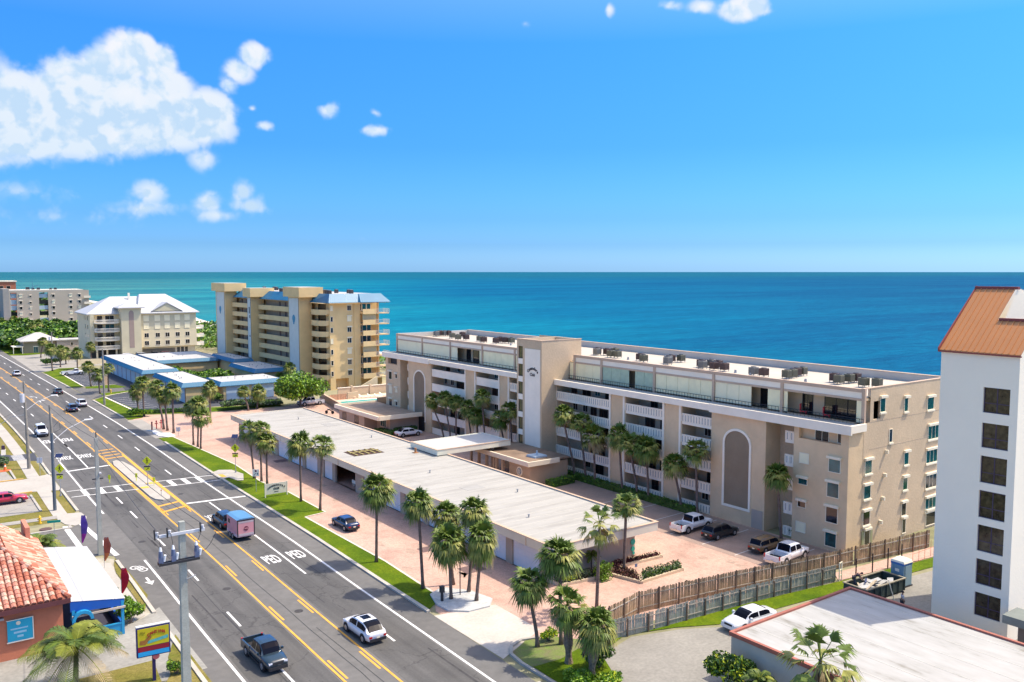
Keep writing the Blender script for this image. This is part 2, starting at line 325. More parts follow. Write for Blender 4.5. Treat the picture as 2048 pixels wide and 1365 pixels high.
# ---------------------------------------------------------------- mesh builder
class MB:
    def __init__(s): s.v = []; s.f = []; s.m = []
    def face(s, pts, m=0):
        i = len(s.v); s.v += [tuple(p) for p in pts]; s.f.append(tuple(range(i, i + len(pts)))); s.m.append(m); return s
    def box(s, x0, x1, y0, y1, z0, z1, m=0):
        i = len(s.v)
        s.v += [(x0, y0, z0), (x1, y0, z0), (x1, y1, z0), (x0, y1, z0), (x0, y0, z1), (x1, y0, z1), (x1, y1, z1), (x0, y1, z1)]
        for f in ((0, 3, 2, 1), (4, 5, 6, 7), (0, 1, 5, 4), (1, 2, 6, 5), (2, 3, 7, 6), (3, 0, 4, 7)):
            s.f.append(tuple(i + k for k in f)); s.m.append(m)
        return s
    def prism(s, pts, z0, z1, m=0, mtop=None):
        n = len(pts); i = len(s.v)
        a = sum(pts[k][0] * pts[(k + 1) % n][1] - pts[(k + 1) % n][0] * pts[k][1] for k in range(n))
        if a < 0: pts = pts[::-1]
        s.v += [(p[0], p[1], z0) for p in pts] + [(p[0], p[1], z1) for p in pts]
        for k in range(n):
            j = (k + 1) % n; s.f.append((i + k, i + j, i + n + j, i + n + k)); s.m.append(m)
        s.f.append(tuple(i + n + k for k in range(n))); s.m.append(m if mtop is None else mtop)
        s.f.append(tuple(i + k for k in range(n))[::-1]); s.m.append(m)
        return s
    def tube(s, p0, p1, r0, r1=None, n=8, m=0, caps=True):
        r1 = r0 if r1 is None else r1
        p0, p1 = Vector(p0), Vector(p1); d = (p1 - p0).normalized()
        u = d.orthogonal().normalized(); w = d.cross(u); i = len(s.v)
        for p, r in ((p0, r0), (p1, r1)):
            for k in range(n):
                a = 2 * PI * k / n; s.v.append(tuple(p + u * r * math.cos(a) + w * r * math.sin(a)))
        for k in range(n):
            j = (k + 1) % n; s.f.append((i + k, i + j, i + n + j, i + n + k)); s.m.append(m)
        if caps:
            s.f.append(tuple(i + k for k in range(n))[::-1]); s.m.append(m); s.f.append(tuple(i + n + k for k in range(n))); s.m.append(m)
        return s
    def path(s, pts, r, n=6, m=0):
        for k in range(len(pts) - 1):
            r0 = r[k] if isinstance(r, (list, tuple)) else r; r1 = r[k + 1] if isinstance(r, (list, tuple)) else r
            s.tube(pts[k], pts[k + 1], r0, r1, n, m, False)
        return s
    def loft(s, secs, m=0, caps=True, closed=True):
        n = len(secs[0]); i = len(s.v)
        for sec in secs: s.v += [tuple(p) for p in sec]
        for a in range(len(secs) - 1):
            for k in range(n if closed else n - 1):
                j = (k + 1) % n; s.f.append((i + a * n + k, i + a * n + j, i + (a + 1) * n + j, i + (a + 1) * n + k)); s.m.append(m)
        if caps:
            s.f.append(tuple(i + k for k in range(n))[::-1]); s.m.append(m)
            s.f.append(tuple(i + (len(secs) - 1) * n + k for k in range(n))); s.m.append(m)
        return s
    def mesh(s, name, mats, off=(0, 0, 0), smooth=False):
        me = bpy.data.meshes.new(name)
        ox, oy, oz = off
        me.from_pydata([(a - ox, b - oy, c - oz) for a, b, c in s.v], [], s.f)
        for mm in (mats if isinstance(mats, (list, tuple)) else [mats]): me.materials.append(mm)
        if any(s.m): me.polygons.foreach_set('material_index', s.m)
        if smooth: me.polygons.foreach_set('use_smooth', [True] * len(s.f))
        me.update()
        return me
ORG = {}
def put(name, me, parent=None, loc=(0, 0, 0), rz=0, kind=None, label=None, rot=None):
    o = bpy.data.objects.new(name, me); COL.objects.link(o)
    o.location = loc
    o.rotation_euler = rot if rot else (0, 0, rz)
    if parent is not None: o.parent = parent
    if kind: o['kind'] = kind
    if label: o['label'] = label
    return o
def part(name, mb, mats, parent, smooth=False, kind=None, label=None, local=False):
    """mesh given in world coordinates (or local=True) as a child of an unrotated thing"""
    off = (0, 0, 0) if local else ORG.get(parent.name, (0, 0, 0))
    o = put(name, mb.mesh(name, mats, off, smooth), parent, kind=kind, label=label)
    ORG[o.name] = ORG.get(parent.name, (0, 0, 0))
    return o
def thing(name, label, cat, loc=(0, 0, 0), rz=0, group=None):
    o = bpy.data.objects.new(name, None); COL.objects.link(o)
    o.empty_display_size = .5
    o.location = loc; o.rotation_euler = (0, 0, rz)
    o['label'] = label; o['category'] = cat
    if group: o['group'] = group
    ORG[o.name] = tuple(loc)
    return o
def single(name, mb, mats, label, cat, group=None, smooth=False, kind=None, loc=(0, 0, 0)):
    o = put(name, mb.mesh(name, mats, loc, smooth), loc=loc)
    o['label'] = label; o['category'] = cat
    if group: o['group'] = group
    if kind: o['kind'] = kind
    return o
def struct(name, mb, mats, smooth=False):
    o = put(name, mb.mesh(name, mats, (0, 0, 0), smooth), kind='structure'); return o
def piece(name, me, parent, wloc, rz=0, rot=None, label=None):
    """shared mesh placed at a world position under an unrotated parent"""
    og = ORG.get(parent.name, (0, 0, 0))
    o = put(name, me, parent, tuple(a - b for a, b in zip(wloc, og)), rz, rot=rot, label=label)
    ORG[o.name] = tuple(wloc)
    return o
def tmesh(body, size, mat, ex=.01, align='CENTER', bold=0, name='lettering'):
    """letters as a mesh"""
    c = bpy.data.curves.new(name, 'FONT'); c.space_character = 1.12 if ex == 0 else 1.0; c.body = body; c.size = size; c.extrude = ex; c.align_x = align; c.align_y = 'CENTER'; c.offset = bold; c.resolution_u = 2
    o = bpy.data.objects.new('tmp', c); COL.objects.link(o)
    dg = bpy.context.evaluated_depsgraph_get(); me = bpy.data.meshes.new_from_object(o.evaluated_get(dg)); me.name = name
    bpy.data.objects.remove(o); bpy.data.curves.remove(c)
    me.materials.clear(); me.materials.append(mat); return me
def text(s, size, mat, parent, wloc, rot, name='lettering', ex=.01, sx=1, sy=1, align='CENTER', bold=0):
    me = tmesh(s, size, mat, ex, align, bold, name)
    og = ORG.get(parent.name, (0, 0, 0)) if parent else (0, 0, 0)
    o = put(name, me, parent, tuple(a - b for a, b in zip(wloc, og)), rot=rot); o.scale = (sx, sy, 1)
    return o

# ================================================================ SETTING
SH = [(-600, 118), (0, 122), (120, 130), (330, 156), (480, 150), (540, 160), (620, 170), (1000, 178), (1500, 180), (3000, 180), (9000, 180)]
def shx(Y):
    for (a, xa), (b, xb) in zip(SH, SH[1:]):
        if Y <= b: return xa + (xb - xa) * (Y - a) / (b - a)
    return SH[-1][1]
g = MB(); bch = MB()
Ys = [-600, -300, 0, 60, 120, 180, 240, 330, 400, 480, 540, 620, 800, 1000, 1500, 2200, 3000, 5000, 9000]
for a, b in zip(Ys, Ys[1:]):
    g.face([(-4000, a, 0), (shx(a) - 22, a, 0), (shx(b) - 22, b, 0), (-4000, b, 0)])
    bch.face([(shx(a) - 22, a, 0), (shx(a) - 16, a, -1.2), (shx(b) - 16, b, -1.2), (shx(b) - 22, b, 0)])
    bch.face([(shx(a) - 16, a, -1.2), (shx(a) + 12, a, -4), (shx(b) + 12, b, -4), (shx(b) - 16, b, -1.2)])
gm = M('scrub_ground', (.23, .235, .11), .95, .25, .05, fine=.2, col2=(.35, .31, .19))
struct('ground', g, gm); struct('beach', bch, sandc)
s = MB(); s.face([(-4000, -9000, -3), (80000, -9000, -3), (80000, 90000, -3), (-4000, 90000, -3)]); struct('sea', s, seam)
sf = MB()   # surf line
rr = random.Random(3)
Y = 100
while Y < 2200:
    st = 12 if Y < 700 else 40; w = rr.uniform(1.2, 3.4)
    sf.face([(shx(Y) - 1 - w, Y, -2.93), (shx(Y) + 1.5, Y, -2.9), (shx(Y + st) + rr.uniform(0, 3), Y + st, -2.9), (shx(Y + st) - 1 - w, Y + st, -2.93)]); Y += st
o = struct('surf', sf, M('sea_foam', (.8, .82, .82), .8, .1)); 
# --- road offset (the highway bends gently)
DT = [(-400, -3.5), (20, -1.4), (50, -.8), (68, -.5), (85, -.1), (105, 0), (120, .1), (145, .5), (170, .5), (200, .1), (230, -.4), (262, -1.1), (290, -1.7), (330, -2.6), (500, -6.5), (3000, -60)]
def rd(Y):
    for (a, xa), (b, xb) in zip(DT, DT[1:]):
        if Y <= b: return xa + (xb - xa) * (Y - a) / (b - a)
    return DT[-1][1]
def strip(mb, x0, x1, Y0, Y1, z, m=0, st=8.0):
    n = max(1, int(math.ceil((Y1 - Y0) / st)))
    for k in range(n):
        a = Y0 + (Y1 - Y0) * k / n; b = Y0 + (Y1 - Y0) * (k + 1) / n
        mb.face([(x0 + rd(a), a, z), (x1 + rd(a), a, z), (x1 + rd(b), b, z), (x0 + rd(b), b, z)], m)
    return mb
def solid(mb, x0, x1, Y0, Y1, z0, z1, m=0, st=8.0):
    n = max(1, int(math.ceil((Y1 - Y0) / st)))
    secs = []
    for k in range(n + 1):
        a = Y0 + (Y1 - Y0) * k / n; d = rd(a)
        secs.append([(x0 + d, a, z0), (x1 + d, a, z0), (x1 + d, a, z1), (x0 + d, a, z1)])
    mb.loft(secs, m); return mb
def flat(name, pts, z, mat):
    m = MB(); n = len(pts); a = sum(pts[k][0] * pts[(k + 1) % n][1] - pts[(k + 1) % n][0] * pts[k][1] for k in range(n))
    if a < 0: pts = pts[::-1]
    m.face([(p[0], p[1], z) for p in pts]); return struct(name, m, mat)
def line(mb, p, q, w, z, m=0):
    p, q = Vector((p[0], p[1])), Vector((q[0], q[1])); d = (q - p).normalized() * (w / 2); nrm = Vector((-d.y, d.x))
    mb.face([(p.x - nrm.x, p.y - nrm.y, z), (q.x - nrm.x, q.y - nrm.y, z), (q.x + nrm.x, q.y + nrm.y, z), (p.x + nrm.x, p.y + nrm.y, z)], m); return mb
Z1, Z2, Z3, Z4 = .02, .03, .04, .052
r = MB(); strip(r, 17.2, 35.6, -200, 3000, Z1, st=20)
struct('road', r, asph)
mh = MB()
for x, y in ((23.2, 74.5), (20.4, 93.0), (29.0, 110.5), (24.0, 140.0), (26.4, 66.0)): mh.tube((x, y, Z1), (x, y, Z1 + .012), .36, .36, 18)
struct('manhole_cover', mh, M('iron_cover', (.05, .045, .04), .7, .3, 6))
sk = MB(); rr = random.Random(77)
for k in range(26):
    x = rr.choice((20.2, 21.3, 23.0, 24.2, 28.9, 30.0, 31.4, 32.6)) + rr.uniform(-.1, .1); y = rr.uniform(40, 150); L_ = rr.uniform(3, 11); w = rr.uniform(.05, .12)
    sk.face([(x - w, y, Z1 + .008), (x + w, y, Z1 + .008), (x + w * .4 + rr.uniform(-.1, .1), y + L_, Z1 + .008), (x - w * .4, y + L_, Z1 + .008)])
struct('skid_marks', sk, M('skid_rubber', (.055, .052, .05), .85, .25, 1.5))
# wheel-polished darker lanes, turn lane patching
tr = MB()
for x0, x1 in ((19.6, 24.7), (28.4, 33.0)):
    strip(tr, x0, x1, -200, 700, Z1 + .004)
struct('road_lane_surface', tr, lanem)
# cracks sealed with tar
ck = MB(); rr = random.Random(5)
for x0, a, b in ((25.9, 20, 112), (26.6, 20, 60), (21.9, 40, 110), (24.6, 30, 100)):
    Y = a; x = x0
    while Y < b:
        x2 = x + rr.uniform(-.12, .12); line(ck, (x + rd(Y), Y), (x2 + rd(Y + 3), Y + 3.05), .05, Z1 + .009); x = x2; Y += 3
struct('road_crack_seal', ck, M('tar_seal', (.035, .035, .035), .7, .1))
# --- road markings
wm = MB(); ym = MB()
strip(wm, 33.15, 33.35, 20, 760, Z2)
strip(wm, 19.2, 19.4, 106.5, 141, Z2); strip(wm, 19.2, 19.4, 148, 700, Z2); strip(wm, 19.2, 19.4, 20, 86.8, Z2)
Y = -20.0 + 8.6
for k in range(60):
    a = 56.2 + 12.19 * (k - 4)
    if a > 450: break
    if not (66 < a < 131): strip(wm, 30.62, 30.80, a, a + 3.4, Z2)
    if not (104 < a - 2 < 146): strip(wm, 21.95, 22.13, a - 2.6, a + 0.9, Z2)
strip(wm, 30.62, 30.80, 74, 104.4, Z2); strip(wm, 21.95, 22.13, 133.5, 163, Z2); strip(wm, 21.95, 22.13, 110, 113.5, Z2); strip(wm, 30.62, 30.80, 122, 125.5, Z2)
# yellow lines of the centre turn lane, with their inner dashes
for x0 in (24.85, 28.0):
    strip(ym, x0, x0 + .17, -30, 500, Z2)
    s_ = 1 if x0 < 26 else -1
    for k in range(46):
        a = 4 + 12.19 * k
        if 106 < a < 142: continue
        strip(ym, x0 + s_ * .32, x0 + s_ * .32 + .17, a, a + 3.4, Z2)
for k in range(4):   # hatching north of the island
    a = 136.3 + k * 2.3; line(ym, (25.2, a + 1.6), (28.1, a + 2.2), .45, Z3)
for a, b in ((106.0, 107.0), (103.2, 104.4)): line(ym, (25.1, a), (28.0, b), .5, Z3)
strip(ym, 27.75, 28.0, 102.5, 140, Z2); strip(ym, 25.05, 25.25, 102.5, 140, Z2)
# crosswalk
for yy in (116.2, 119.6):
    line(wm, (17.6, yy + .6), (25.3, yy), .22, Z3); line(wm, (28.1, yy - .6), (37.6, yy - 1.6), .22, Z3)
for x in (19.4, 21.3, 23.2): line(wm, (x, 116.5), (x, 119.9), .62, Z2 + .004)
for x in (29.6, 31.4, 33.2): line(wm, (x, 115.2), (x, 118.6), .62, Z2 + .004)
line(wm, (19.4, 132.4), (25.2, 133.2), .5, Z3); line(wm, (28.3, 105.4), (35.2, 104.6), .5, Z3)
# side street crosswalk and bike lane bits
line(wm, (14.86,103.61), (14.91,84.35), .55, Z3); line(wm, (16.49,103.82), (17.35,89.82), .5, Z3)
struct('white_road_markings', wm, wpaint); struct('yellow_road_markings', ym, ypaint)
def ground_text(sx, x, y, w, h, flip=False):
    o = text(sx, 1, wpaint, None, (x, y, Z3 + .004), (0, 0, PI if flip else 0), 'road_lettering', 0, w / (.62 * len(sx)), h / .72, bold=.022); o['kind'] = 'structure'
for x in (29.25, 31.75): ground_text('PED', x, 79.6, 1.5, 2.5); ground_text('XING', x, 97.3, 1.6, 2.6)
for x in (20.7, 23.5): ground_text('PED', x, 158, 1.6, 2.8, True); ground_text('XING', x, 142.4, 1.9, 2.9, True)
# turn arrows in the centre lane and bicycle symbol with arrow
am = MB()
for (x, y, s_) in ((26.3, 216, 1), (26.1, 208.5, -1)):
    line(am, (x, y - 1.6), (x, y + .6), .2, Z3); line(am, (x, y + .5), (x - s_ * .7, y + 1.1), .25, Z3)
    am.face([(x - s_ * .6, y + .5, Z3), (x - s_ * 1.3, y + 1.4, Z3), (x - s_ * .5, y + 1.7, Z3)])
x, y = 18.15, 80.6
line(am, (x, y + 1.0), (x, y - .3), .22, Z3); am.face([(x - .42, y - .2, Z3), (x + .42, y - .2, Z3), (x, y - 1.2, Z3)])
for cx_, cy_ in ((17.9, 85.0), (18.45, 84.0)):
    for k in range(12):
        a, b = 2 * PI * k / 12, 2 * PI * (k + 1) / 12
        am.face([(cx_ + .42 * math.cos(a), cy_ + .55 * math.sin(a), Z3), (cx_ + .42 * math.cos(b), cy_ + .55 * math.sin(b), Z3), (cx_ + .30 * math.cos(b), cy_ + .4 * math.sin(b), Z3), (cx_ + .30 * math.cos(a), cy_ + .4 * math.sin(a), Z3)])
for p, q in (((17.9, 85), (18.3, 84.9)), ((18.3, 84.9), (18.45, 84)), ((17.9, 85), (18.1, 84.2)), ((18.1, 84.2), (18.45, 84)), ((18.35, 85.3), (18.7, 84.6))): line(am, p, q, .12, Z3)
struct('arrow_and_bicycle_markings', am, wpaint)
# --- kerbs
kb = MB()
solid(kb, 35.4, 35.75, 59.5, 146, 0, .16); solid(kb, 35.4, 35.75, 176, 203, 0, .16); solid(kb, 35.4, 35.75, 229, 262, 0, .16)
solid(kb, 35.4, 35.7, 20, 44.5, 0, .16)
for a, b in ((-60, 68), (72.5, 88), (109.5, 121.8), (131.5, 143), (149, 300)): solid(kb, 16.9, 17.2, a, b, 0, .16)
struct('road_kerb', kb, M('kerb_concrete', (.46, .42, .35), .9, .15, .5, fine=.1))
# --- median island
pts = [(25.5, 111), (25.7, 109.4), (26.4, 108.4), (27.2, 108.6), (27.6, 110), (27.6, 130), (27.2, 134), (26.6, 135.6), (26.0, 135.2), (25.6, 132.5)]
m = MB(); m.prism(pts, 0, .15); struct('median_island', m, lconc)
m = MB(); m.box(25.55, 26.5, 115.6, 116.6, .15, .17); m.box(26.6, 27.5, 117.6, 118.5, .15, .17)
struct('tactile_paving', m, M('tactile_yellow', (.72, .42, .07), .8, .1))
# --- west side
wl = MB()
strip(wl, 8.0, 16.9, 143, 330, .012); struct('west_verge', wl, drylawn)
flat('west_lawn', [(-6, 106.8), (15.4, 106), (16.9, 109.5), (16.9, 122), (16.9, 131.6), (16.9, 143), (11, 145), (-6, 146)], .013, drylawn)
sw = MB(); strip(sw, 14.3, 15.9, 149, 330, .05); strip(sw, 14.2, 15.7, 131, 144.6, .05); strip(sw, 14.4, 15.9, 107.6, 122.6, .05)
struct('west_sidewalk', sw, lconc)
flat('concrete_driveway', [(-8, 122.8), (14, 122.6), (16.9, 121.5), (17.25, 121.2), (17.25, 132.4), (16.9, 132), (14, 130.6), (-8, 130.8)], .056, lconc)
flat('side_road_north', [(-10, 145.2), (14, 144.9), (17.4, 142.5), (17.6, 149.3), (15, 148.6), (13, 151.9), (-10, 152.5)], .03, asphd)
zb = MB()
for k in range(7): zb.box(14.4, 15.9, 144.9 + k * .62, 145.15 + k * .62, .034, .038)
zb.box(12.6, 13.6, 145.2, 147.8, .034, .038); struct('side_crossing_bars', zb, wpaint)
flat('parking_slab', [(-6, 111.9), (13.5, 111.9), (13.6, 120.6), (-6, 121.2)], .03, conc)
flat('parking_slab_small', [(-6, 131.2), (13.0, 131.2), (12.6, 137.4), (-6, 137.8)], .03, conc)
kk = MB(); kk.box(13.5, 13.75, 112, 120.7, 0, .15); kk.box(13.0, 13.25, 131.3, 137.5, 0, .15); struct('parking_kerb', kk, lconc)
yk = MB(); yk.box(-6, 14.0, 130.7, 131.0, 0, .15); yk.box(-6, 14.0, 122.3, 122.6, 0, .15); struct('yellow_kerb', yk, M('yellow_kerb_paint', (.6, .36, .10), .8, .15, 1))
flat('cross_walkway', [(-6, 108.4), (14.9, 107.4), (14.9, 108.8), (-6, 109.9)], .052, conc)
flat('corner_ramp', [(14.9, 109.3), (16.7, 108.8), (17.3, 108.6), (17.5, 106.2), (17.0, 104.1), (15.8, 103.2), (15.0, 104.4), (14.6, 107)], .058, lconc)
flat('side_street', [(-12, 90.6), (13, 90.6), (16.2, 90.8), (17.25, 89.6), (17.25, 106), (15.9, 103.2), (13.2, 102.6), (11.3, 101.6), (-12, 101.6)], .026, asph)
m = MB(); m.tube((13.0, 103.7, .05), (13.0, 103.7, .08), .62, n=20); struct('storm_drain_cover', m, M('rusty_iron', (.12, .07, .06), .8, .3, 5))
m = MB(); m.box(11.4, 15.1, 102.3, 102.6, 0, .17); m.box(15.1, 15.4, 102.3, 103.3, 0, .17); struct('storm_kerb', m, lconc)
# restaurant side
flat('restaurant_yard', [(-12, 90.3), (15.9, 90.3), (17.0, 88.6), (17.2, 72), (13.5, 70.4), (13, 64), (-12, 64)], .014, M('yard_sand', (.36, .33, .22), .95, .2, .6, fine=.15, col2=(.48, .44, .36)))
flat('south_verge', [(17.0, 89.0), (17.2, 84.5), (17.2, 77), (16.1, 73.3), (16.2, 79), (16.2, 84.5), (16.5, 87)], .06, drylawn)
flat('south_walkway', [(15.3, 88.6), (16.4, 87.8), (16.1, 84), (16.1, 79), (16.0, 74.6), (16.0, 72.6), (14.8, 71.5), (14.9, 79)], .055, lconc)
flat('restaurant_driveway', [(-12, 71.0), (14.8, 71.4), (16.0, 72.3), (17.3, 73.6), (17.2, 60), (14.6, 59.7), (10, 60.5), (-12, 60)], .045, M('worn_concrete', (.28, .27, .235), .9, .18, .25, fine=.1))
flat('corner_lawn', [(16.9, 67.2), (16.8, 57), (12.5, 56), (14.8, 60.5), (15.4, 63.4)], .062, drylawn)
flat('sign_bed', [(14.4, 63.5), (9, 63.5), (9, 55), (13.6, 55)], .066, drylawn)
# --- east side lawns and paving
flat('paver_court', [(36.0, 146.2), (37.2, 150.2), (36.6, 159.5), (36.2, 171), (39.5, 176.5), (48, 172.2), (66, 170.6), (75.5, 176), (75.5, 47.3), (70, 46.4), (50, 47.4), (44, 47.4), (40.4, 46.8), (38.0, 50.6), (35.7, 49.6), (35.5, 59.3), (37, 62)], .02, paver)
flat('north_entry_apron', [(35.7, 171.5), (38.4, 171.8), (38.2, 150.9), (35.7, 150.3)], .026, conc)
flat('south_entry_apron', [(34.9, 58.6), (40.3, 57.6), (40.2, 51.4), (34.9, 48.9)], .027, M('apron_concrete', (.50, .45, .38), .9, .12, .3, fine=.08))
ln = MB(); ln.face([(35.75 + rd(60), 59.8, .06), (37.4, 61.5, .06), (37.9, 72.6, .06), (37.7, 81, .06), (37.6, 91.5, .06), (35.75, 91.5, .06)])
ln.face([(35.75, 91.5, .06), (37.6, 91.5, .06), (40.3, 92, .06), (40.3, 103.5, .06), (39.4, 110.6, .06), (40.0, 122.9, .06), (38.4, 150.0, .06), (36.2, 150.4, .06), (36.2, 130, .06), (35.8, 115, .06)])
struct('east_lawn', ln, lawn)
le = MB()
for p, q in (((37.4, 61.5), (37.9, 72.6)), ((37.9, 72.6), (37.6, 91.5)), ((37.6, 91.5), (40.3, 92)), ((40.3, 92), (40.3, 103.5)), ((40.3, 103.5), (39.4, 110.6)), ((39.4, 110.6), (40.0, 122.9)), ((40.0, 122.9), (38.4, 150))): line(le, p, q, .22, .075)
struct('lawn_edging', le, M('pale_edging', (.62, .55, .44), .9, .1))
flat('crossing_landing', [(35.4, 119.4), (36.9, 120.6), (38.4, 119.6), (38.9, 116.2), (37.7, 112.6), (37.0, 112.9), (36.6, 115.3), (35.4, 114.8)], .12, lconc)
m = MB(); m.prism([(35.7, 115.9), (36.5, 115.9), (36.5, 117.6), (35.7, 117.9)], .12, .135); struct('tactile_paving_east', m, ypaint)
isl = [(36.9, 62.6), (38.6, 63.4), (40.2, 61.2), (40.7, 58.6), (39.6, 57.4), (37.6, 57.5), (36.3, 58.6), (36.2, 60.5)]
m = MB(); m.prism(isl, 0, .16); struct('gravel_island', m, M('pale_gravel', (.50, .50, .47), .95, .15, 2, .3, 14, fine=.2))
bul = [(36.2, 168.8 - 10), (36.9, 157.6), (36.5, 155.4), (36.6, 152.2), (37.6, 150), (38.9, 150.4), (38.9, 153.6), (37.6, 154.6), (37.4, 157.8)]
m = MB(); m.prism(bul, 0, .14); struct('white_stone_island', m, M('white_stones', (.75, .73, .68), .9, .12, 3, .3, 14))
flat('north_lawn', [(36.2, 204), (36.2, 172.5), (38.8, 173.2), (40.2, 177.3), (49, 173.2), (66, 171.6), (66, 175), (50, 179), (40.5, 182), (38.4, 207.5)], .061, lawn)
flat('north_lawn_strip', [(35.0, 262), (35.2, 230), (38.1, 228.2), (38.1, 264), (42, 272), (46, 276), (40, 277), (34.7, 268)], .06, lawn)
flat('north_bed_lawn', [(38.6, 229.6), (45, 229), (46.5, 222.5), (44.6, 221.5), (38, 225)], .055, lawn)
flat('far_lawn', [(32.4, 420), (33.0, 330), (37, 327), (44, 331), (38, 420)], .05, lawn)
flat('asphalt_lot', [(38.3, 266), (38.3, 230), (44.9, 229.4), (45.6, 222.6), (37.8, 226.5), (35.6, 228.8), (35.6, 204.8), (38.4, 208.2), (44.4, 214.6), (38.6, 207), (39.4, 183), (50, 180), (68, 178), (74, 200), (74, 262), (52, 268)], .03, asphd)
flat('lot_entry', [(35.5, 226.6), (38, 226.2), (45.6, 222.4), (44.8, 215.2), (38.2, 210.6), (35.6, 205)], .036, asph)
flat('lot_island', [(38.9, 213.8), (45.2, 215.4), (47, 213.8), (44.5, 212), (39, 209.2)], .07, lawn)
kk = MB()
line(kk, (38.2, 264), (38.2, 228.6), .3, .12); line(kk, (38.6, 208), (39.5, 183), .35, .12); line(kk, (38.8, 208.3), (44.8, 212.6), .3, .12); line(kk, (38.2, 228.5), (45.5, 229), .25, .12)
struct('lot_kerb', kk, white)
ps = MB()
for k in range(10): line(ps, (38.8, 233 + k * 3.1), (44.0, 233 + k * 3.1), .12, .04)
for k in range(7): line(ps, (39.8, 186 + k * 3.0), (44.6, 186 + k * 3.0), .12, .04)
for k in range(6): line(ps, (47.5, 186 + k * 0), (47.5, 186), .12, .04) if k == 99 else None
struct('parking_lines', ps, wpaint)
flat('condo_forecourt', [(42, 281), (86, 272), (90, 300), (60, 304), (44, 300)], .028, conc)
flat('far_driveway', [(33, 329), (33, 270), (42, 273), (46, 280), (44, 300), (46, 330), (37, 327)], .024, conc)
# parking bay lines in the court
ps = MB()
for y in (50.2, 54.2, 58.4, 62.8, 67.2, 71.6, 76): line(ps, (66.6, y - .2), (74.6, y + .3), .12, .034)
for y in (160, 163.5): line(ps, (41, y), (46, y), .12, .034)
for y in (128, 132): line(ps, (64, y), (70, y), .12, .034)
struct('court_bay_lines', ps, M('pale_line', (.62, .56, .50), .9, .1))
dk = MB(); dk.face([(66.2, 48, .027), (75.2, 48, .027), (75.2, 92, .027), (66.2, 92, .027)]); st_ = MB(); rr = random.Random(9)
for k in range(40):
    x, y = rr.uniform(38.5, 46), rr.uniform(60, 140)
    if k > 26: x, y = rr.uniform(50, 66), rr.uniform(49, 56)
    n_ = 9; pts_ = [(x + rr.uniform(.25, .7) * math.cos(2 * PI * j / n_), y + rr.uniform(.3, 1.1) * math.sin(2 * PI * j / n_), .0245) for j in range(n_)]
    st_.face(pts_)
struct('oil_stains', st_, M('oil_stain', (.40, .28, .21), .9, .2, 1.2, fine=.2))
struct('court_parking_strip', dk, M('brown_paver', (.34, .24, .19), .9, .12, .5, fine=.12))
for i, (x, y, a, b) in enumerate(((43.5, 66.0, 1.1, .9), (46.2, 121.4, .9, .8), (43.0, 73.5, .8, .7))):
    m = MB(); m.box(x - a, x + a, y - b, y + b, .02, .033); struct('drain_grate', m, M('drain', (.16, .10, .09), .8, .2, 4))
# south-east corner: service road, grass, sidewalk
flat('service_road', [(40.3, 46.0), (39.2, 41.0), (39.5, 36), (40, 10), (110, 10), (110, 40), (80, 40), (70, 41.2), (62, 42.2), (52, 43.4), (49, 45.0), (45, 46.2), (42, 45.4)], .024, M('shell_road', (.26, .245, .21), .92, .12, .3, fine=.12))
flat('service_verge', [(38.2, 46.6), (35.9, 46.6), (35.7, 40), (38.6, 40), (40.0, 43), (41.2, 45.4), (44.8, 46.7), (49, 45.4), (52.2, 43.8), (62, 42.7), (70, 41.7), (80, 40.6), (92, 39.8), (92, 41.6), (81.4, 42.1), (69, 43.6), (58, 45.2), (46, 46.4), (42, 47.2)], .05, lawn)
flat('pink_walkway', [(68.5, 43.8), (82, 42.2), (93, 41.6), (93, 43.0), (84, 43.9), (70, 45.2)], .056, paver)
flat('kerb_bed', [(35.8, 46.6), (35.6, 49.0), (38.0, 50.4), (40.2, 49.8), (42, 47.4), (38.2, 46.4)], .06, M('bed_soil', (.26, .22, .12), .95, .3, .8, fine=.2, col2=(.14, .22, .03)))
kc = MB()
bp = [(35.5, 42), (35.5, 47.5), (35.75, 49.1), (36.6, 50.2), (37.8, 50.6), (39.2, 50.2)]
for p, q in zip(bp, bp[1:]):
    v = (Vector(q) - Vector(p)).normalized() * .12; kc.prism([(p[0] - v.y, p[1] + v.x), (p[0] + v.y, p[1] - v.x), (q[0] + v.y, q[1] - v.x), (q[0] - v.y, q[1] + v.x)], 0, .17)
struct('bed_kerb', kc, lconc)

# ================================================================ BUILDING HELPERS
def wall_holes(mb, axis, c, u0, u1, z0, z1, holes, depth, m=0, mr=None):
    us = sorted({u0, u1, *[h[0] for h in holes], *[h[1] for h in holes]}); zs = sorted({z0, z1, *[h[2] for h in holes], *[h[3] for h in holes]})
    P = (lambda u, z, d=0: (c + d, u, z)) if axis == 'x' else (lambda u, z, d=0: (u, c + d, z))
    for a, b in zip(us, us[1:]):
        for e, f in zip(zs, zs[1:]):
            if any(h[0] <= (a + b) / 2 <= h[1] and h[2] <= (e + f) / 2 <= h[3] for h in holes): continue
            q = [P(a, e), P(b, e), P(b, f), P(a, f)]
            mb.face(q if axis == 'y' else q[::-1], m)
    mr = m if mr is None else mr
    for a, b, e, f in holes:
        mb.face([P(a, e), P(a, e, depth), P(b, e, depth), P(b, e)], mr); mb.face([P(a, f), P(b, f), P(b, f, depth), P(a, f, depth)], mr)
        mb.face([P(a, e), P(a, f), P(a, f, depth), P(a, e, depth)], mr); mb.face([P(b, e), P(b, e, depth), P(b, f, depth), P(b, f)], mr)
    return mb
WC = {}
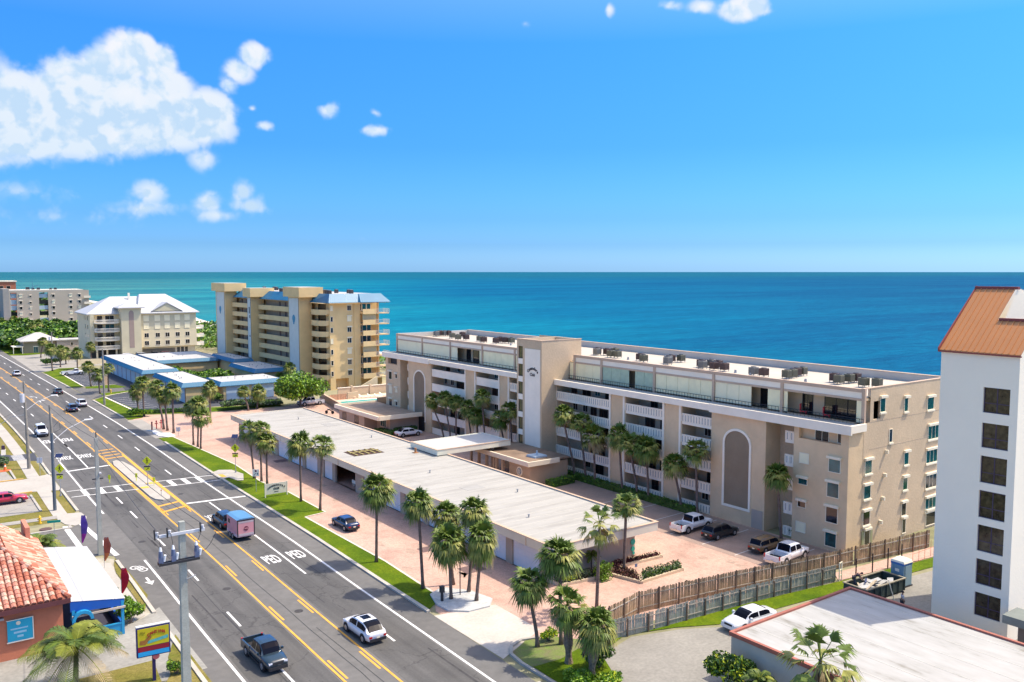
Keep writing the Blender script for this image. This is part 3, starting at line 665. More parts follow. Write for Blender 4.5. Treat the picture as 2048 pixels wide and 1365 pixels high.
def win_mesh(w, h, n, fr, gl, t=.07):
    k = ('f', round(w, 2), round(h, 2), n, fr.name)
    if k not in WC:
        m = MB(); y0, y1 = -.05, .01
        m.box(-w / 2 - t, w / 2 + t, y0, y1, h, h + t); m.box(-w / 2 - t, w / 2 + t, y0 - .04, y1, -t, 0)
        m.box(-w / 2 - t, -w / 2, y0, y1, 0, h); m.box(w / 2, w / 2 + t, y0, y1, 0, h)
        for i in range(1, n): x = -w / 2 + w * i / n; m.box(x - .025, x + .025, y0 + .01, y1, 0, h)
        WC[k] = m.mesh('window', fr)
    k2 = ('p', round(w, 2), round(h, 2), gl.name)
    if k2 not in WC: WC[k2] = MB().box(-w / 2, w / 2, -.02, .005, 0, h).mesh('pane', gl)
    return WC[k], WC[k2]
FAC = {'S': 0, 'W': -PI / 2, 'E': PI / 2, 'N': PI}
def window(par, x, y, z, w, h, fac='S', gl=None, n=2, fr=None, cap=None, shut=False, sill=False, lab=None):
    gl = gl or glass; fr = fr or offw
    f, p = win_mesh(w, h, n, fr, shutm if shut else gl)
    o = piece('window', f, par, (x, y, z), FAC[fac], label=lab)
    put('pane' if not shut else 'storm_shutter', p, o)
    if cap:
        k = ('c', round(w, 2), cap.name)
        if k not in WC: WC[k] = MB().box(-w / 2 - .18, w / 2 + .18, -.26, .01, 0, .24).mesh('shutter_housing', cap)
        put('shutter_housing', WC[k], o, (0, 0, h + .07))
    if sill:
        k = ('s', round(w, 2))
        if k not in WC: WC[k] = MB().box(-w / 2 - .14, w / 2 + .14, -.16, .01, 0, .16).mesh('sill', offw)
        put('sill', WC[k], o, (0, 0, -.23))
    return o
def awall(par, mb, mat, name='wall', label=None): return part(name, mb, mat, par, label=label)
def balus(Y0, Y1, x, z, h=1.0, axis='x', mats=None, name='balustrade', par=None, ribs=True):
    m = MB()
    if axis == 'x':
        m.box(x, x + .06, Y0, Y1, z - .25, z + h); m.box(x - .06, x + .12, Y0, Y1, z + h, z + h + .07)
        if ribs:
            n = max(2, int((Y1 - Y0) / .42))
            for k in range(n + 1): y = Y0 + (Y1 - Y0) * k / n; m.box(x - .05, x, max(Y0, y - .09), min(Y1, y + .09), z + .08, z + h - .06)
            for k in range(n): y = Y0 + (Y1 - Y0) * (k + .5) / n; m.box(x - .008, x, y - .05, y + .05, z + .12, z + h - .12, 1)
    else:
        m.box(Y0, Y1, x, x + .06, z - .25, z + h); m.box(Y0, Y1, x - .06, x + .12, z + h, z + h + .07)
        if ribs:
            n = max(2, int((Y1 - Y0) / .42))
            for k in range(n + 1): y = Y0 + (Y1 - Y0) * k / n; m.box(max(Y0, y - .09), min(Y1, y + .09), x - .05, x, z + .08, z + h - .06)
    return part(name, m, mats or [white, greym], par)

# ================================================================ THE LONG CONDOMINIUM
B = thing('condominium', 'long beige condominium with white balconies and an elevator tower behind the garage', 'apartment building', (77, 47.5, 0))
XF, XB = 75.5, 78.0
FL = [0, 2.6, 5.2, 7.7, 10.2]
YS, YN = 47.6, 143.9
m = MB()
wall_holes(m, 'y', YS, 79.0, 94.2, 0, 16.3, [(79.6, 80.9, 13.1, 14.95)], .3)
m.face([(94.2, YS, 0), (94.2, YN, 0), (94.2, YN, 16.3), (94.2, YS, 16.3)]); m.face([(79, YN, 0), (79, YN, 16.3), (94.2, YN, 16.3), (94.2, YN, 0)])
m.face([(XB, YS, 0), (XB, YS, 12.9), (XB, YN, 12.9), (XB, YN, 0)]); m.face([(XB, YS, 0), (79, YS, 0), (79, YS, 12.9), (XB, YS, 12.9)])
m.face([(XB, YN, 0), (XB, YN, 12.9), (79, YN, 12.9), (79, YN, 0)])
awall(B, m, stucco)
# roof and parapets
part('roof', MB().box(78.5, 93.9, YS + .25, YN - .25, 15.3, 15.45), M('condo_roof_membrane', (.48, .43, .35), .85, .06, .2, fine=.05), B)
m = MB(); m.box(93.85, 94.25, YS, YN, 12.0, 16.32); m.box(78.0, 93.85, YN - .3, YN + .02, 15, 16.3); m.box(79.0, 93.85, YS + .02, YS + .32, 15.4, 16.3)
part('parapet', m, roofp, B)
part('parapet_cap', MB().box(93.8, 94.32, YS - .05, YN, 16.32, 16.38).box(77.9, 93.8, YS - .04, YS + .36, 16.3, 16.37), beiget, B)
# front blocks ----------------------------------------------------------
def blockwall(y0, y1, x1=79.0, top=12.15, holes=()):
    m = MB(); wall_holes(m, 'x', XF, y0, y1, 0, top, list(holes), .6)
    m.face([(XF, y0, 0), (x1, y0, 0), (x1, y0, top), (XF, y0, top)]); m.face([(XF, y1, 0), (XF, y1, top), (x1, y1, top), (x1, y1, 0)])
    m.face([(XF, y0, top), (x1, y0, top), (x1, y1, top), (XF, y1, top)])
    return awall(B, m, stuccow)
blockwall(47.62, 53.9, holes=[(48.5, 53.3, 10.85, 12.1)])
part('terrace_back', MB().box(76.1, 76.15, 48.5, 53.3, 10.2, 12.1), stuccow, B)
window(B, 76.1, 51.0, 10.75, 1.5, 1.3, 'W', glass, 2); window(B, 76.1, 48.95, 10.95, .5, 1.0, 'W', glass, 1)
for y, z, w, h, gl, sh in ((49.1, 8.05, 1.25, 1.25, glassb, 0), (52.6, 8.35, 1.0, .95, glass, 1), (49.2, 5.5, 1.25, 1.4, glassb, 0), (52.7, 6.1, 1.0, .55, glassb, 0), (49.25, 2.9, 1.25, 1.5, glass, 0), (52.75, 3.7, .9, .55, glass, 0), (49.3, .45, 1.2, 1.35, glassb, 0), (52.8, 1.1, 1.05, .95, glass, 1)):
    window(B, XF, y, z, w, h, 'W', gl, 1, cap=None if sh else offw, shut=bool(sh))
# arch piers
def arch_pier(y0, y1, a0, a1, x1=79.0):
    blockwall(y0, y1, x1)
    ym_ = (a0 + a1) / 2; rr_ = (a1 - a0) / 2; zb, zt = 1.9, 8.9
    pts = [(a0, zb), (a1, zb), (a1, zt)] + [(ym_ + rr_ * math.cos(t), zt + rr_ * .85 * math.sin(t)) for t in [PI * k / 14 for k in range(1, 14)]] + [(a0, zt)]
    inner = MB(); inner.face([(XF - .012, p[0], p[1]) for p in pts[::-1]])
    part('arch_panel', inner, M('brown_arch_panel', (.27, .20, .125), .9, .08, .6, .2, 6), B)
    tr_ = MB(); c = (ym_, 5.4)
    sec = []
    for (a, b) in pts:
        v = Vector((a - c[0], b - (zt if b > zt else b)));
        if b > zt: u = Vector((a - ym_, (b - zt) / .85)).normalized()
        else: u = Vector((-1 if a < ym_ else 1, -1 if b == zb else 0))
        sec.append((a, b, a + u.x * .26, b + (u.y * .26 if b != zb else -.26)))
    n = len(sec)
    for k in range(n):
        p, q = sec[k], sec[(k + 1) % n]
        A_ = [(XF - .1, p[0], p[1]), (XF - .1, q[0], q[1]), (XF - .1, q[2], q[3]), (XF - .1, p[2], p[3])]
        tr_.face(A_[::-1]); tr_.face([(XF, p[2], p[3]), (XF - .1, p[2], p[3]), (XF - .1, q[2], q[3]), (XF, q[2], q[3])]); tr_.face([(XF, p[0], p[1]), (XF, q[0], q[1]), (XF - .1, q[0], q[1]), (XF - .1, p[0], p[1])])
    part('arch_surround', tr_, white, B)
arch_pier(57.4, 64.9, 59.5, 62.9); arch_pier(127.2, 135.1, 129.3, 132.9)
blockwall(138.1, 143.7, holes=[(139.3, 142.8, 10.85, 12.1)])
part('terrace_back', MB().box(76.1, 76.15, 139.3, 142.8, 10.2, 12.1), darkm, B)
for k, z in enumerate((8.0, 5.4, 2.9, .6)):
    window(B, XF, 141.9, z, 1.1, 1.35, 'W', glass, 1, cap=offw, shut=k == 1); window(B, XF, 139.6, z + .4, .7, .7, 'W', glass, 1, cap=offw, shut=k == 1)
# garden service doors at the foot of the south arch pier
for y in (58.3,): part('service_door', MB().box(XF - .04, XF, y - .7, y + .75, .05, 2.1), M('beige_door', (.45, .36, .28), .8, .05), B)
# recesses (south and north) with small balconies and windows
for (y0, y1) in ((53.9, 57.4), (135.1, 138.1)):
    part('recess_wall', MB().box(78.9, 79.0, y0, y1, 0, 12.15), stuccow, B)
    for z in FL[:5]:
        if z > 0: part('balcony_slab', MB().box(76.3, 79, y0, y0 + 1.6, z - .2, z), stuccow, B)
        balus(y0 + .02, y0 + 1.6, 76.25, z, .95, 'x', None, 'balustrade', B)
        window(B, 78.9, y1 - .75, z + .75, .45, 1.2, 'W', glass, 1)
        window(B, 78.9, y0 + .85, z + .05, 1.2, 2.0, 'W', glass, 1)
# bays --------------------------------------------------------------------
bays = [(64.9, 69.6), (72.6, 79.2), (82.1, 88.5), (88.5, 93.1), (98.8, 102.5) , (104.0, 104.5), (107.1, 113.4), (116.6, 127.2)]
piers = [(69.6, 72.6), (79.2, 82.1), (104.3, 107.1), (113.4, 116.6)]
for (a, b) in piers:
    m = MB(); m.box(XF + .12, XB + .3, a + .3, b - .3, 0, 12.15); awall(B, m, stuccow, 'pier')
    part('pier_trim', MB().box(XF, XF + .45, a, a + .3, 0, 12.15).box(XF, XF + .45, b - .3, b, 0, 12.15), white, B)
rb = random.Random(8)
for (a, b) in [(64.9, 69.6), (72.6, 79.2), (82.1, 93.1), (98.8, 104.3), (107.1, 113.4), (116.6, 127.2)]:
    part('bay_side_wall', MB().box(XF + .12, XB, a - .01, a + .1, 0, 12.15), stuccow, B); part('bay_side_wall', MB().box(XF + .12, XB, b - .1, b + .01, 0, 12.15), stuccow, B)
    for i, z in enumerate(FL):
        if z > 0: part('balcony_slab', MB().box(XF + .25, XB, a, b, z - .22, z), stuccow, B)
        balus(a, b, XF + .15, z, .98, 'x', None, 'balustrade', B, ribs=(a < 104))
        w = b - a; y = a + .4
        while y < b - 1.2:
            ww = rb.choice((1.1, 1.6, 2.2))
            if y + ww > b - .3: break
            if rb.random() < .62: window(B, XB, y + ww / 2, z + .05, ww, 2.1, 'W', glass, 2, fr=brownt)
            else: window(B, XB, y + .5, z + .85, .95, 1.15, 'W', rb.choice((glass, glassb, glass)), 2, fr=offw)
            y += ww + rb.uniform(.6, 1.4)
# the white beam that runs over the balconies, wide over the end blocks
m = MB(); m.box(75.2, 75.5, 47.3, 93.1, 12.15, 12.9); m.box(75.5, 78, 47.3, 47.62, 12.15, 12.9); m.box(75.2, 75.5, 98.8, 144.2, 12.15, 12.9); m.box(75.5, 78, 143.9, 144.2, 12.15, 12.9)
m.box(75.0, 75.2, 47.1, 64.9, 12.05, 12.98); m.box(75.0, 75.2, 127.2, 144.3, 12.05, 12.98)
part('fascia_beam', m, white, B)
part('terrace_floor', MB().box(75.5, 78.4, 98.8, 143.9, 12.5, 12.72), M('grey_deck', (.42, .42, .40), .9, .1, .5), B)
part('terrace_floor', MB().box(75.5, 78.4, 47.62, 93.1, 12.5, 12.72), M('grey_deck', (.42, .42, .40), .9, .1, .5), B)
# penthouse ---------------------------------------------------------------
posts = [47.7, 57.3, 66.8, 76.4, 86.3, 91.9] ; postn = [99.2, 106.1, 115.0, 124.8, 134.3, 143.7]
for P_ in (posts, postn):
    for y in P_: part('penthouse_post', MB().box(77.85, 78.15, y - .17, y + .17, 12.72, 16.3), beiget, B)
    for a, b in zip(P_, P_[1:]):
        part('penthouse_beam', MB().box(77.88, 78.2, a + .17, b - .17, 15.95, 16.3), beiget, B); part('penthouse_beam', MB().box(77.92, 78.15, a + .17, b - .17, 15.1, 15.33), beiget, B)
        part('penthouse_panel', MB().box(77.98, 78.2, a + .17, b - .17, 15.33, 15.95), white, B)
part('penthouse_soffit', MB().box(78.15, 79.0, 47.7, 93.1, 15.1, 15.3), stuccow, B); part('penthouse_soffit', MB().box(78.15, 79, 98.8, 143.8, 15.1, 15.3), stuccow, B)
part('penthouse_wall', MB().box(79.6, 79.7, 47.9, 93.1, 12.72, 15.1), stuccow, B); part('penthouse_wall', MB().box(79.6, 79.7, 98.8, 143.8, 12.72, 15.1), stuccow, B)
shg = M('pale_green_glass_shutter', (.40, .50, .36), .3, .1, 1.5)
def shutter_run(a, b, mat_):
    n = max(1, int((b - a) / 1.6)); mm = MB()
    for k in range(n): mm.box(78.0, 78.06, a + (b - a) * k / n + .02, a + (b - a) * (k + 1) / n - .02, 12.75, 15.1)
    for k in range(n): y = a + (b - a) * k / n; part('shutter_panel', MB().box(78.0, 78.06, y + .02, y + (b - a) / n - .02, 12.75, 15.1), mat_, B)
cream = M('cream_shutter', (.93, .82, .50), .6, .06, .8)
for a, b, t in ((57.5, 59.2, cream), (60.0 + 1.4, 66.6, shutm), (67, 76.2, cream), (76.6, 79.9, shg), (81.0, 86.1, shg), (86.5, 93, cream), (99.4, 105.9, cream), (106.3, 114.8, cream), (115.2, 115.9, cream), (125.0, 134.1, shutm), (134.5, 143.5, shutm), (122.6, 124.6, shutm), (47.9, 48.5, cream), (56.6, 57.1, cream)):
    shutter_run(a, b, t)
for y, w in ((60.3, 2.0), (51.8, 2.6), (55.0 + .2, 1.2), (49.5, 1.8), (80.4, .9), (118.5, 3.2), (121.5, 1.2)): window(B, 79.6, y, 12.85, w, 2.1, 'W', glass, 2, fr=darkm)
m = MB()
for a, b in ((47.5, 57.1), (57.5, 66.6), (67, 76.2), (76.6, 86.1), (86.5, 93), (99.4, 105.9), (106.3, 114.8), (115.2, 124.6), (125, 134.1), (134.5, 143.5)):
    m.box(77.7, 77.74, a, b, 13.30, 13.35); m.box(77.7, 77.74, a, b, 12.9, 12.94)
    k = a
    while k < b: m.box(77.705, 77.735, k, k + .03, 12.72, 13.3); k += .45 if a < 90 else .9
part('terrace_railing', m, darkm, B, kind='stuff')
# end wall windows
EW = [(81.21,13.77,.85,1.35,glassg),(85.63,13.40,.65,1.35,glassg),(90.53,13.14,1.25,1.25,glassg),
 (82.88,10.46,.5,1.3,glass),(91.38,9.85,2.2,1.4,glassg),
 (78.96,7.74,1.15,1.3,glassg),(86.04,7.70,.8,1.25,glassg),(91.19,7.26,2.2,1.35,glassg),
 (78.90,5.17,1.15,1.3,glassb),(85.98,5.02,.8,1.25,glassg),(91.23,4.48,2.2,1.4,glass),
 (78.90,2.48,1.15,1.35,glass),(85.89,2.27,.8,1.3,glass),(91.35,1.92,2.2,1.4,glassb),
 (79.10,.35,.9,1.5,glass),(86.03,.35,.6,1.5,glass),(91.50,.3,2.0,1.5,glass)]
for i, (x, z, w, h, gl) in enumerate(EW):
    window(B, x, YS, z, w, h, 'S', gl, 3 if w > 2 else 1, cap=offw if i != 3 else None, sill=i < 14)
for (px, z) in ((81.9, 9.4), (81.7, 7.0), (81.5, 4.6), (81.2, 2.2)): part('wall_lamp', MB().box(px, px + .22, YS - .35, YS, z, z + .35), offw, B)
part('shutter_leaf', MB().box(79.10-.95, 79.10-.55, YS - .07, YS, .2, 1.9).box(79.10+.55, 79.10+.95, YS - .07, YS, .2, 1.9), M('olive_shutter', (.34, .34, .18), .7, .08), B)
# band marks on the end wall
part('expansion_joint', MB().box(79, 94.1, YS - .012, YS, 10.1, 10.14).box(79, 94.1, YS - .012, YS, 12.86, 12.9), M('joint', (.40, .31, .22), .9, .05), B)
# elevator tower ------------------------------------------------------------
T0, T1, TX = 93.1, 98.85, 73.0
m = MB(); wall_holes(m, 'x', TX, T0, T1, 0, 18.35, [(97.45, 98.5, z, z + 1.75) for z in (15.6, 13.05, 10.5, 7.95, 5.4, 2.85)], .35)
m.face([(TX, T0, 0), (80.2, T0, 0), (80.2, T0, 18.35), (TX, T0, 18.35)]); m.face([(80.2, T0, 12), (80.2, T1 + 4, 12), (80.2, T1 + 4, 18.35), (80.2, T0, 18.35)]); m.face([(TX, T1, 0), (TX, T1, 18.35), (80.2, T1, 18.35), (80.2, T1, 0)])
awall(B, m, stucco, 'elevator_tower')
part('tower_roof', MB().box(TX + .3, 79.9, T0 + .3, T1 - .3, 17.7, 17.8), roofw, B)
part('tower_parapet', MB().box(TX + .01, TX + .3, T0 + .3, T1 - .01, 17.6, 18.352).box(TX + .01, 80.19, T0 + .01, T0 + .3, 17.6, 18.352).box(79.9, 80.19, T0 + .3, T1 - .01, 17.6, 18.352).box(TX + .3, 79.9, T1 - .3, T1 - .01, 17.6, 18.352), stucco, B)
part('tower_cap', MB().box(TX - .06, TX + .34, T0 - .05, T1 + .05, 18.355, 18.42).box(TX + .34, 80.25, T0 - .05, T0 + .34, 18.355, 18.42), beiget, B)
part('tower_white_panel', MB().box(TX - .05, TX, T0 + .3, T0 + 3.8, 2.6, 17.1), white, B)
part('tower_window_panel', MB().box(TX - .04, TX, 97.3, 98.6, 2.5, 17.55).box(TX - .03, TX, 98.6, 98.61, 0, .1), white, B) if False else None
for k, z in enumerate((15.6, 13.05, 10.5, 7.95, 5.4, 2.85)):
    o = piece('window', win_mesh(.95, 1.65, 2, darkm, M('olive_glass', (.14, .13, .05), .2, .3, 2))[0], B, (TX + .2, 97.97, z + .05), -PI / 2); put('pane', WC[('p', .95, 1.65, 'olive_glass')], o)
    part('spandrel', MB().box(TX - .03, TX, 97.45, 98.5, z - .78, z - .02), white, B)
def arc_text(s_, par, cx_, cz, rad_, span, size, mat, X_):
    for k, ch in enumerate(s_):
        t = -span / 2 + span * k / (len(s_) - 1)
        y = cx_ - rad_ * math.sin(t); z = cz + rad_ * math.cos(t)
        me = tmesh(ch, size, mat, .02, bold=.012, name='letter')
        og = ORG.get(par.name, (0, 0, 0))
        put('letter', me, par, (X_ - og[0], y - og[1], z - og[2]), rot=(Matrix.Rotation(-PI / 2, 3, 'Z') @ Matrix.Rotation(PI / 2, 3, 'X') @ Matrix.Rotation(-t, 3, 'Z')).to_euler())
arc_text('Commodore', B, 95.0, 12.9, 1.5, 1.6, .62, darkm, TX - .08)
text('Club', .62, darkm, B, (TX - .08, 95.1, 13.5), (PI / 2, 0, -PI / 2), bold=.012)
part('tower_roof_hatch', MB().box(76, 78.5, 99, 101, 16.3, 17.2), roofw, B)
# vents on the roof
for x, y in ((85, 88.5), (84.5, 69), (83.8, 58.5), (86, 100.5), (85.5, 117.5), (83.5, 65.9), (88, 78)):
    part('roof_vent', MB().tube((x, y, 15.45), (x, y, 15.85), .18, .12), greym, B)
# AC units
AC = [(86.6,148.1),(85.6,142.0),(87.0,142.7),(87.6,142.2),(88.2,141.8),(85.3,135.8),(84.2,132.1),(88.2,136.8),(85.4,131.2),(85.4,126.8),(84.7,124.5),(85.2,121.5),(87.1,122.8),(87.1,121.4),(87.6,120.2),(85.6,95.8),(86.7,96.9),(86.8,94.9),(88.1,94.5),(85.1,92.2),(85.3,91.0),(85.1,86.2),(84.2,84.6),(84.5,80.4),(85.9,81.6),(87.1,82.2),(88.4,81.6),(84.5,74.3),(85.6,75.5),(86.9,74.9),(86.6,73.5),(84.5,72.4),(84.7,70.9),(83.9,65.8),(83.9,64.3),(84.5,61.5),(85.8,61.7),(87.3,62.2),(88.6,62.3),(86.2,56.4),(85.2,55.2),(86.9,55.0),(88.0,54.9),(85.2,52.2),(85.8,51.0)]
def acmesh(col):
    b_ = MB(); b_.box(-.42, .42, -.42, .42, .22, 1.05)
    g_ = MB()
    for k in range(6):
        z = .28 + k * .12
        g_.box(-.44, .44, -.44, -.42, z, z + .05).box(-.44, .44, .42, .44, z, z + .05).box(-.44, -.42, -.42, .42, z, z + .05).box(.42, .44, -.42, .42, z, z + .05)
    f_ = MB(); f_.tube((0, 0, 1.05), (0, 0, 1.12), .34, .30, 14)
    l_ = MB()
    for x in (-.4, .34):
        for y in (-.4, .34): l_.box(x, x + .06, y, y + .06, 0, .22)
    return (('casing', b_.mesh('casing', M(*col))), ('grille', g_.mesh('grille', M(col[0] + '_grille', tuple(c * .45 for c in col[1]), .6, .1))), ('fan_guard', f_.mesh('fan_guard', blk)), ('stand', l_.mesh('stand', greym)))
acs = [acmesh(('ac_olive', (.17, .165, .11), .6, .1)), acmesh(('ac_brown', (.10, .06, .05), .6, .1)), acmesh(('ac_grey', (.22, .22, .20), .6, .1))]
kinds = ['olive', 'dark brown', 'grey']
ra = random.Random(4)
for i, (x, y) in enumerate(AC):
    y = min(y, 142.6); k = ra.choice((0, 1, 1, 2, 0))
    cl = next(n_ for y0, n_ in ((139, 'at the far north end of the roof'), (130, 'in the second cluster from the north end'), (123.5, 'beyond the open dark penthouse bay'), (119, 'next to the tower on its left side'), (93.5, 'nearest the elevator tower on its right side'), (89, 'second cluster right of the elevator tower'), (83, 'above the green glass shutters'), (78, 'past the green glass shutters'), (70, 'midway between tower and south corner'), (63.9, 'in the small pair by the roof vent'), (60.5, 'above the arched wall panel'), (53, 'just before the last cluster at the south corner'), (0, 'closest to the south corner')) if y > y0)
    t = thing('air_conditioner', '%s air conditioner %s' % (kinds[k], cl), 'air conditioner', (x, y, 15.45), ra.uniform(-.1, .1), 'condominium roof condensers: %s, %s' % (kinds[k], cl))
    for nme, me in acs[k]: put(nme, me, t)
# red lounge chairs on the penthouse terrace
for i, (y, lb) in enumerate(((55.1, 'red lounge chair on the penthouse terrace beside the dark sliding door'), (52.3, 'red lounge chair nearest the corner of the penthouse terrace'))):
    t = thing('lounge_chair', lb, 'chair', (78.0 + .7, y, 12.72), .4)
    put('seat', MB().box(-.3, .3, -.35, .3, .3, .4).mesh('seat', redp), t); put('backrest', MB().box(-.3, .3, .25, .35, .4, 1.15).mesh('backrest', redp), t)
    for a in (-.27, .22):
        for b in (-.32, .26): put('leg', MB().box(a, a + .05, b, b + .05, 0, .3).mesh('leg', redp), t)

# ================================================================ LONG GARAGE
G = thing('garage_building', 'long low garage with a flat white roof and a row of white doors', 'garage', (47.3, 59.5, 0))
doors = [(60.6 + k * 5.25, 64.8 + k * 5.25) for k in range(7)] + [(105.6, 108.3)] + [(110.5 + k * 5.3, 114.7 + k * 5.3) for k in range(6)]
patio = (98.6, 104.6)
m = MB(); wall_holes(m, 'x', 47.3, 59.5, 143, 0, 3.15, [(a, b, 0.02, 2.45) for a, b in doors] + [(patio[0], patio[1], .02, 2.9)], .25)
m.face([(47.3, 59.5, 0), (58.3, 59.5, 0), (58.3, 59.5, 3.15), (47.3, 59.5, 3.15)]); m.face([(58.3, 59.5, 0), (58.3, 143, 0), (58.3, 143, 3.15), (58.3, 59.5, 3.15)]); m.face([(47.3, 143, 0), (47.3, 143, 3.15), (58.3, 143, 3.15), (58.3, 143, 0)])
gw = M('garage_beige', (.47, .37, .27), .9, .07, .4, .15, 5)
part('wall', m, gw, G)
part('wall_patio', MB().box(51, 51.1, patio[0], patio[1], 0, 3), stuccow, G)
dm = MB()
for k in range(4): dm.box(0, .06, -2.09, 2.09, k * .605, k * .605 + .59)
for k in range(4):
    for j in range(8): dm.box(-.015, 0, -2.0 + j * .51, -2.0 + j * .51 + .38, k * .605 + .12, k * .605 + .47)
dmesh = dm.mesh('garage_door', M('garage_door_white', (.80, .80, .78), .6, .04, .5))
for a, b in doors:
    o = piece('garage_door', dmesh, G, (47.45, (a + b) / 2, .03)); o.scale = (1, (b - a) / 4.2, 1)
part('roof', MB().box(46.5, 59.0, 57.5, 143.2, 3.62, 3.82), groofm, G)
m = MB(); m.box(46.1, 46.32, 57.2, 143.4, 3.1, 3.92); m.box(46.32, 59.1, 57.2, 57.42, 3.1, 3.92); m.box(58.95, 59.15, 57.42, 143.4, 3.1, 3.92); m.box(46.32, 58.95, 143.2, 143.4, 3.1, 3.92)
part('fascia', m, M('fascia_cream', (.66, .60, .47), .8, .06, .4), G)
part('fascia_cap', MB().box(46.05, 46.36, 57.15, 143.45, 3.93, 3.97).box(46.36, 59.2, 57.15, 57.46, 3.93, 3.97).box(58.9, 59.2, 57.46, 143.45, 3.93, 3.97), beiget, G)
part('soffit', MB().box(46.32, 47.29, 57.4, 143.2, 3.1, 3.14).box(46.4, 58.9, 57.43, 59.48, 3.1, 3.14), beiget, G)
for k in range(9): y = 61 + k * 10; part('fascia_joint', MB().box(46.06, 46.1, y, y + .07, 3.1, 3.92), beiget, G)
sm_ = MB()
for k in range(60): y = 58.6 + k * 1.41; sm_.box(46.6, 58.8, y, y + .05, 3.82, 3.834)
part('roof_seam', sm_, M('roof_seam', (.55, .53, .45), .85, .1, .5), G, kind='stuff')
for k, (x, y) in enumerate(((50.2, 66), (55.1, 74.5), (52.0, 88), (56.4, 112), (49.5, 120), (53.8, 133))): part('roof_vent', MB().tube((x, y, 3.82), (x, y, 4.12), .07, .07, 8).tube((x, y, 4.1), (x, y, 4.16), .13, .13, 8), greym, G)
part('roof_patch', MB().box(51.0, 53.4, 78.2, 79.9, 3.8205, 3.836).box(55.0, 56.6, 124.2, 127.0, 3.8205, 3.836), M('patch_grey', (.34, .33, .30), .85, .1), G)
part('skylight_shade', MB().box(48.7, 53.1, 101.7, 105.0, 3.83, 3.85), M('dark_opening', (.07, .035, .025), .9, .2, 1), G)  # dark sheet painted as the shade down in the roof opening
for k in range(5): part('skylight_beam', MB().box(49.1 + k * .85, 49.3 + k * .85, 101.8, 104.9, 3.85, 3.95), M('timber', (.33, .27, .10), .8, .2, 3), G)
part('skylight_beam', MB().box(48.8, 53, 103.2, 103.45, 3.955, 4.02), MATS['timber'], G)
part('roof_pipe', MB().tube((56.3, 99.0, 3.8), (56.3, 99.0, 4.5), .16, .14).box(56.0, 56.6, 98.7, 99.3, 3.82, 3.9), M('rusty_pipe', (.42, .20, .08), .7, .2, 3), G)
for x in (49.8,): part('seahorse_emblem', MB().tube((58.0, 59.46, 1.6), (58.0, 59.40, 1.6), .3, .3, 16).tube((58.0, 59.45, .9), (58.0, 59.40, .9), .25, .25, 14).tube((58.1, 59.45, .45), (58.1, 59.40, .45), .16, .16, 12), M('sea_green_paint', (.05, .42, .28), .6, .1), G)
# entry canopy slab
Cn = thing('entry_canopy', 'raised white canopy slab bridging the garage roof and the condominium entrance', 'canopy', (57.5, 95.3, 0))
part('deck', MB().box(57.6, 69.1, 95.4, 102.1, 4.45, 4.6), roofb, Cn)
part('fascia', MB().box(57.4, 57.6, 95.2, 102.3, 3.95, 4.65).box(57.6, 69.2, 95.2, 95.4, 3.95, 4.65).box(69.1, 69.3, 95.4, 102.3, 3.95, 4.65).box(57.6, 69.1, 102.1, 102.3, 3.95, 4.65), M('canopy_panel', (.70, .69, .55), .7, .05), Cn)
part('edge_trim', MB().box(57.35, 57.65, 95.15, 102.35, 4.655, 4.7).box(57.65, 69.25, 95.15, 95.45, 4.655, 4.7), beiget, Cn)
for x, y in ((58.3, 96.3), (58.3, 101.3)): part('post', MB().box(x, x + .18, y, y + .18, 3.82, 4.45), greym, Cn)
for x, y in ((66.8, 96.2), (66.8, 101.5)): part('post', MB().box(x, x + .3, y, y + .3, 0, 4.45), gw, Cn)
# lobby
Lb = thing('lobby', 'low brown roofed lobby wing with a round wall emblem at the tower foot', 'building', (66, 86.4, 0))
m = MB(); m.box(66.5, 72.9, 87.3, 91.8, 0, 2.9); part('wall', m, M('lobby_tan', (.46, .33, .21), .9, .08, .5), Lb)
part('wall', MB().box(70.5, 72.9, 91.85, 98.5, 0, 2.9), stuccow, Lb)
part('roof', MB().box(66.0, 72.9, 86.8, 98.8, 3.2, 3.4), M('brown_roof', (.24, .165, .11), .9, .25, .4, fine=.15), Lb)
part('fascia', MB().box(65.7, 65.98, 86.5, 99, 2.9, 3.5).box(65.98, 70.9, 86.5, 86.78, 2.9, 3.5), M('fascia_cream2', (.68, .60, .45), .8, .06, .4), Lb)
for y in (92.6, 94.0, 94.6, 96.4, 98.3): part('column', MB().box(66.0, 66.32, y, y + .32, 0, 2.9), MATS['lobby_tan'], Lb)
part('emblem', MB().tube((66.5, 89.4, 1.75), (66.42, 89.4, 1.75), .62, .62, 24), offw, Lb)
part('emblem_center', MB().tube((66.42, 89.4, 1.75), (66.39, 89.4, 1.75), .44, .44, 20), M('slate_blue', (.20, .24, .27), .6, .1), Lb)
for k in range(5):
    a = PI / 2 + k * 2 * PI / 5; part('emblem_ray', MB().box(66.36, 66.39, 89.4 + .22 * math.cos(a) - .05, 89.4 + .22 * math.cos(a) + .05, 1.75 + .22 * math.sin(a) - .14, 1.75 + .22 * math.sin(a) + .14), offw, Lb)
window(Lb, 70.5, 95.3, 0.1, 1.6, 2.1, 'W', glass, 2); window(Lb, 70.5, 92.9, .1, 1.2, 2.1, 'W', glass, 1)
part('roof_hatch', MB().box(68.2, 70.2, 88.3, 90.2, 3.4, 3.62), M('pale_blue_vent', (.45, .55, .60), .6, .1), Lb)
part('roof_pipe', MB().tube((69.2, 89.2, 3.6), (69.2, 89.2, 4.2), .12), MATS['pale_blue_vent'], Lb)
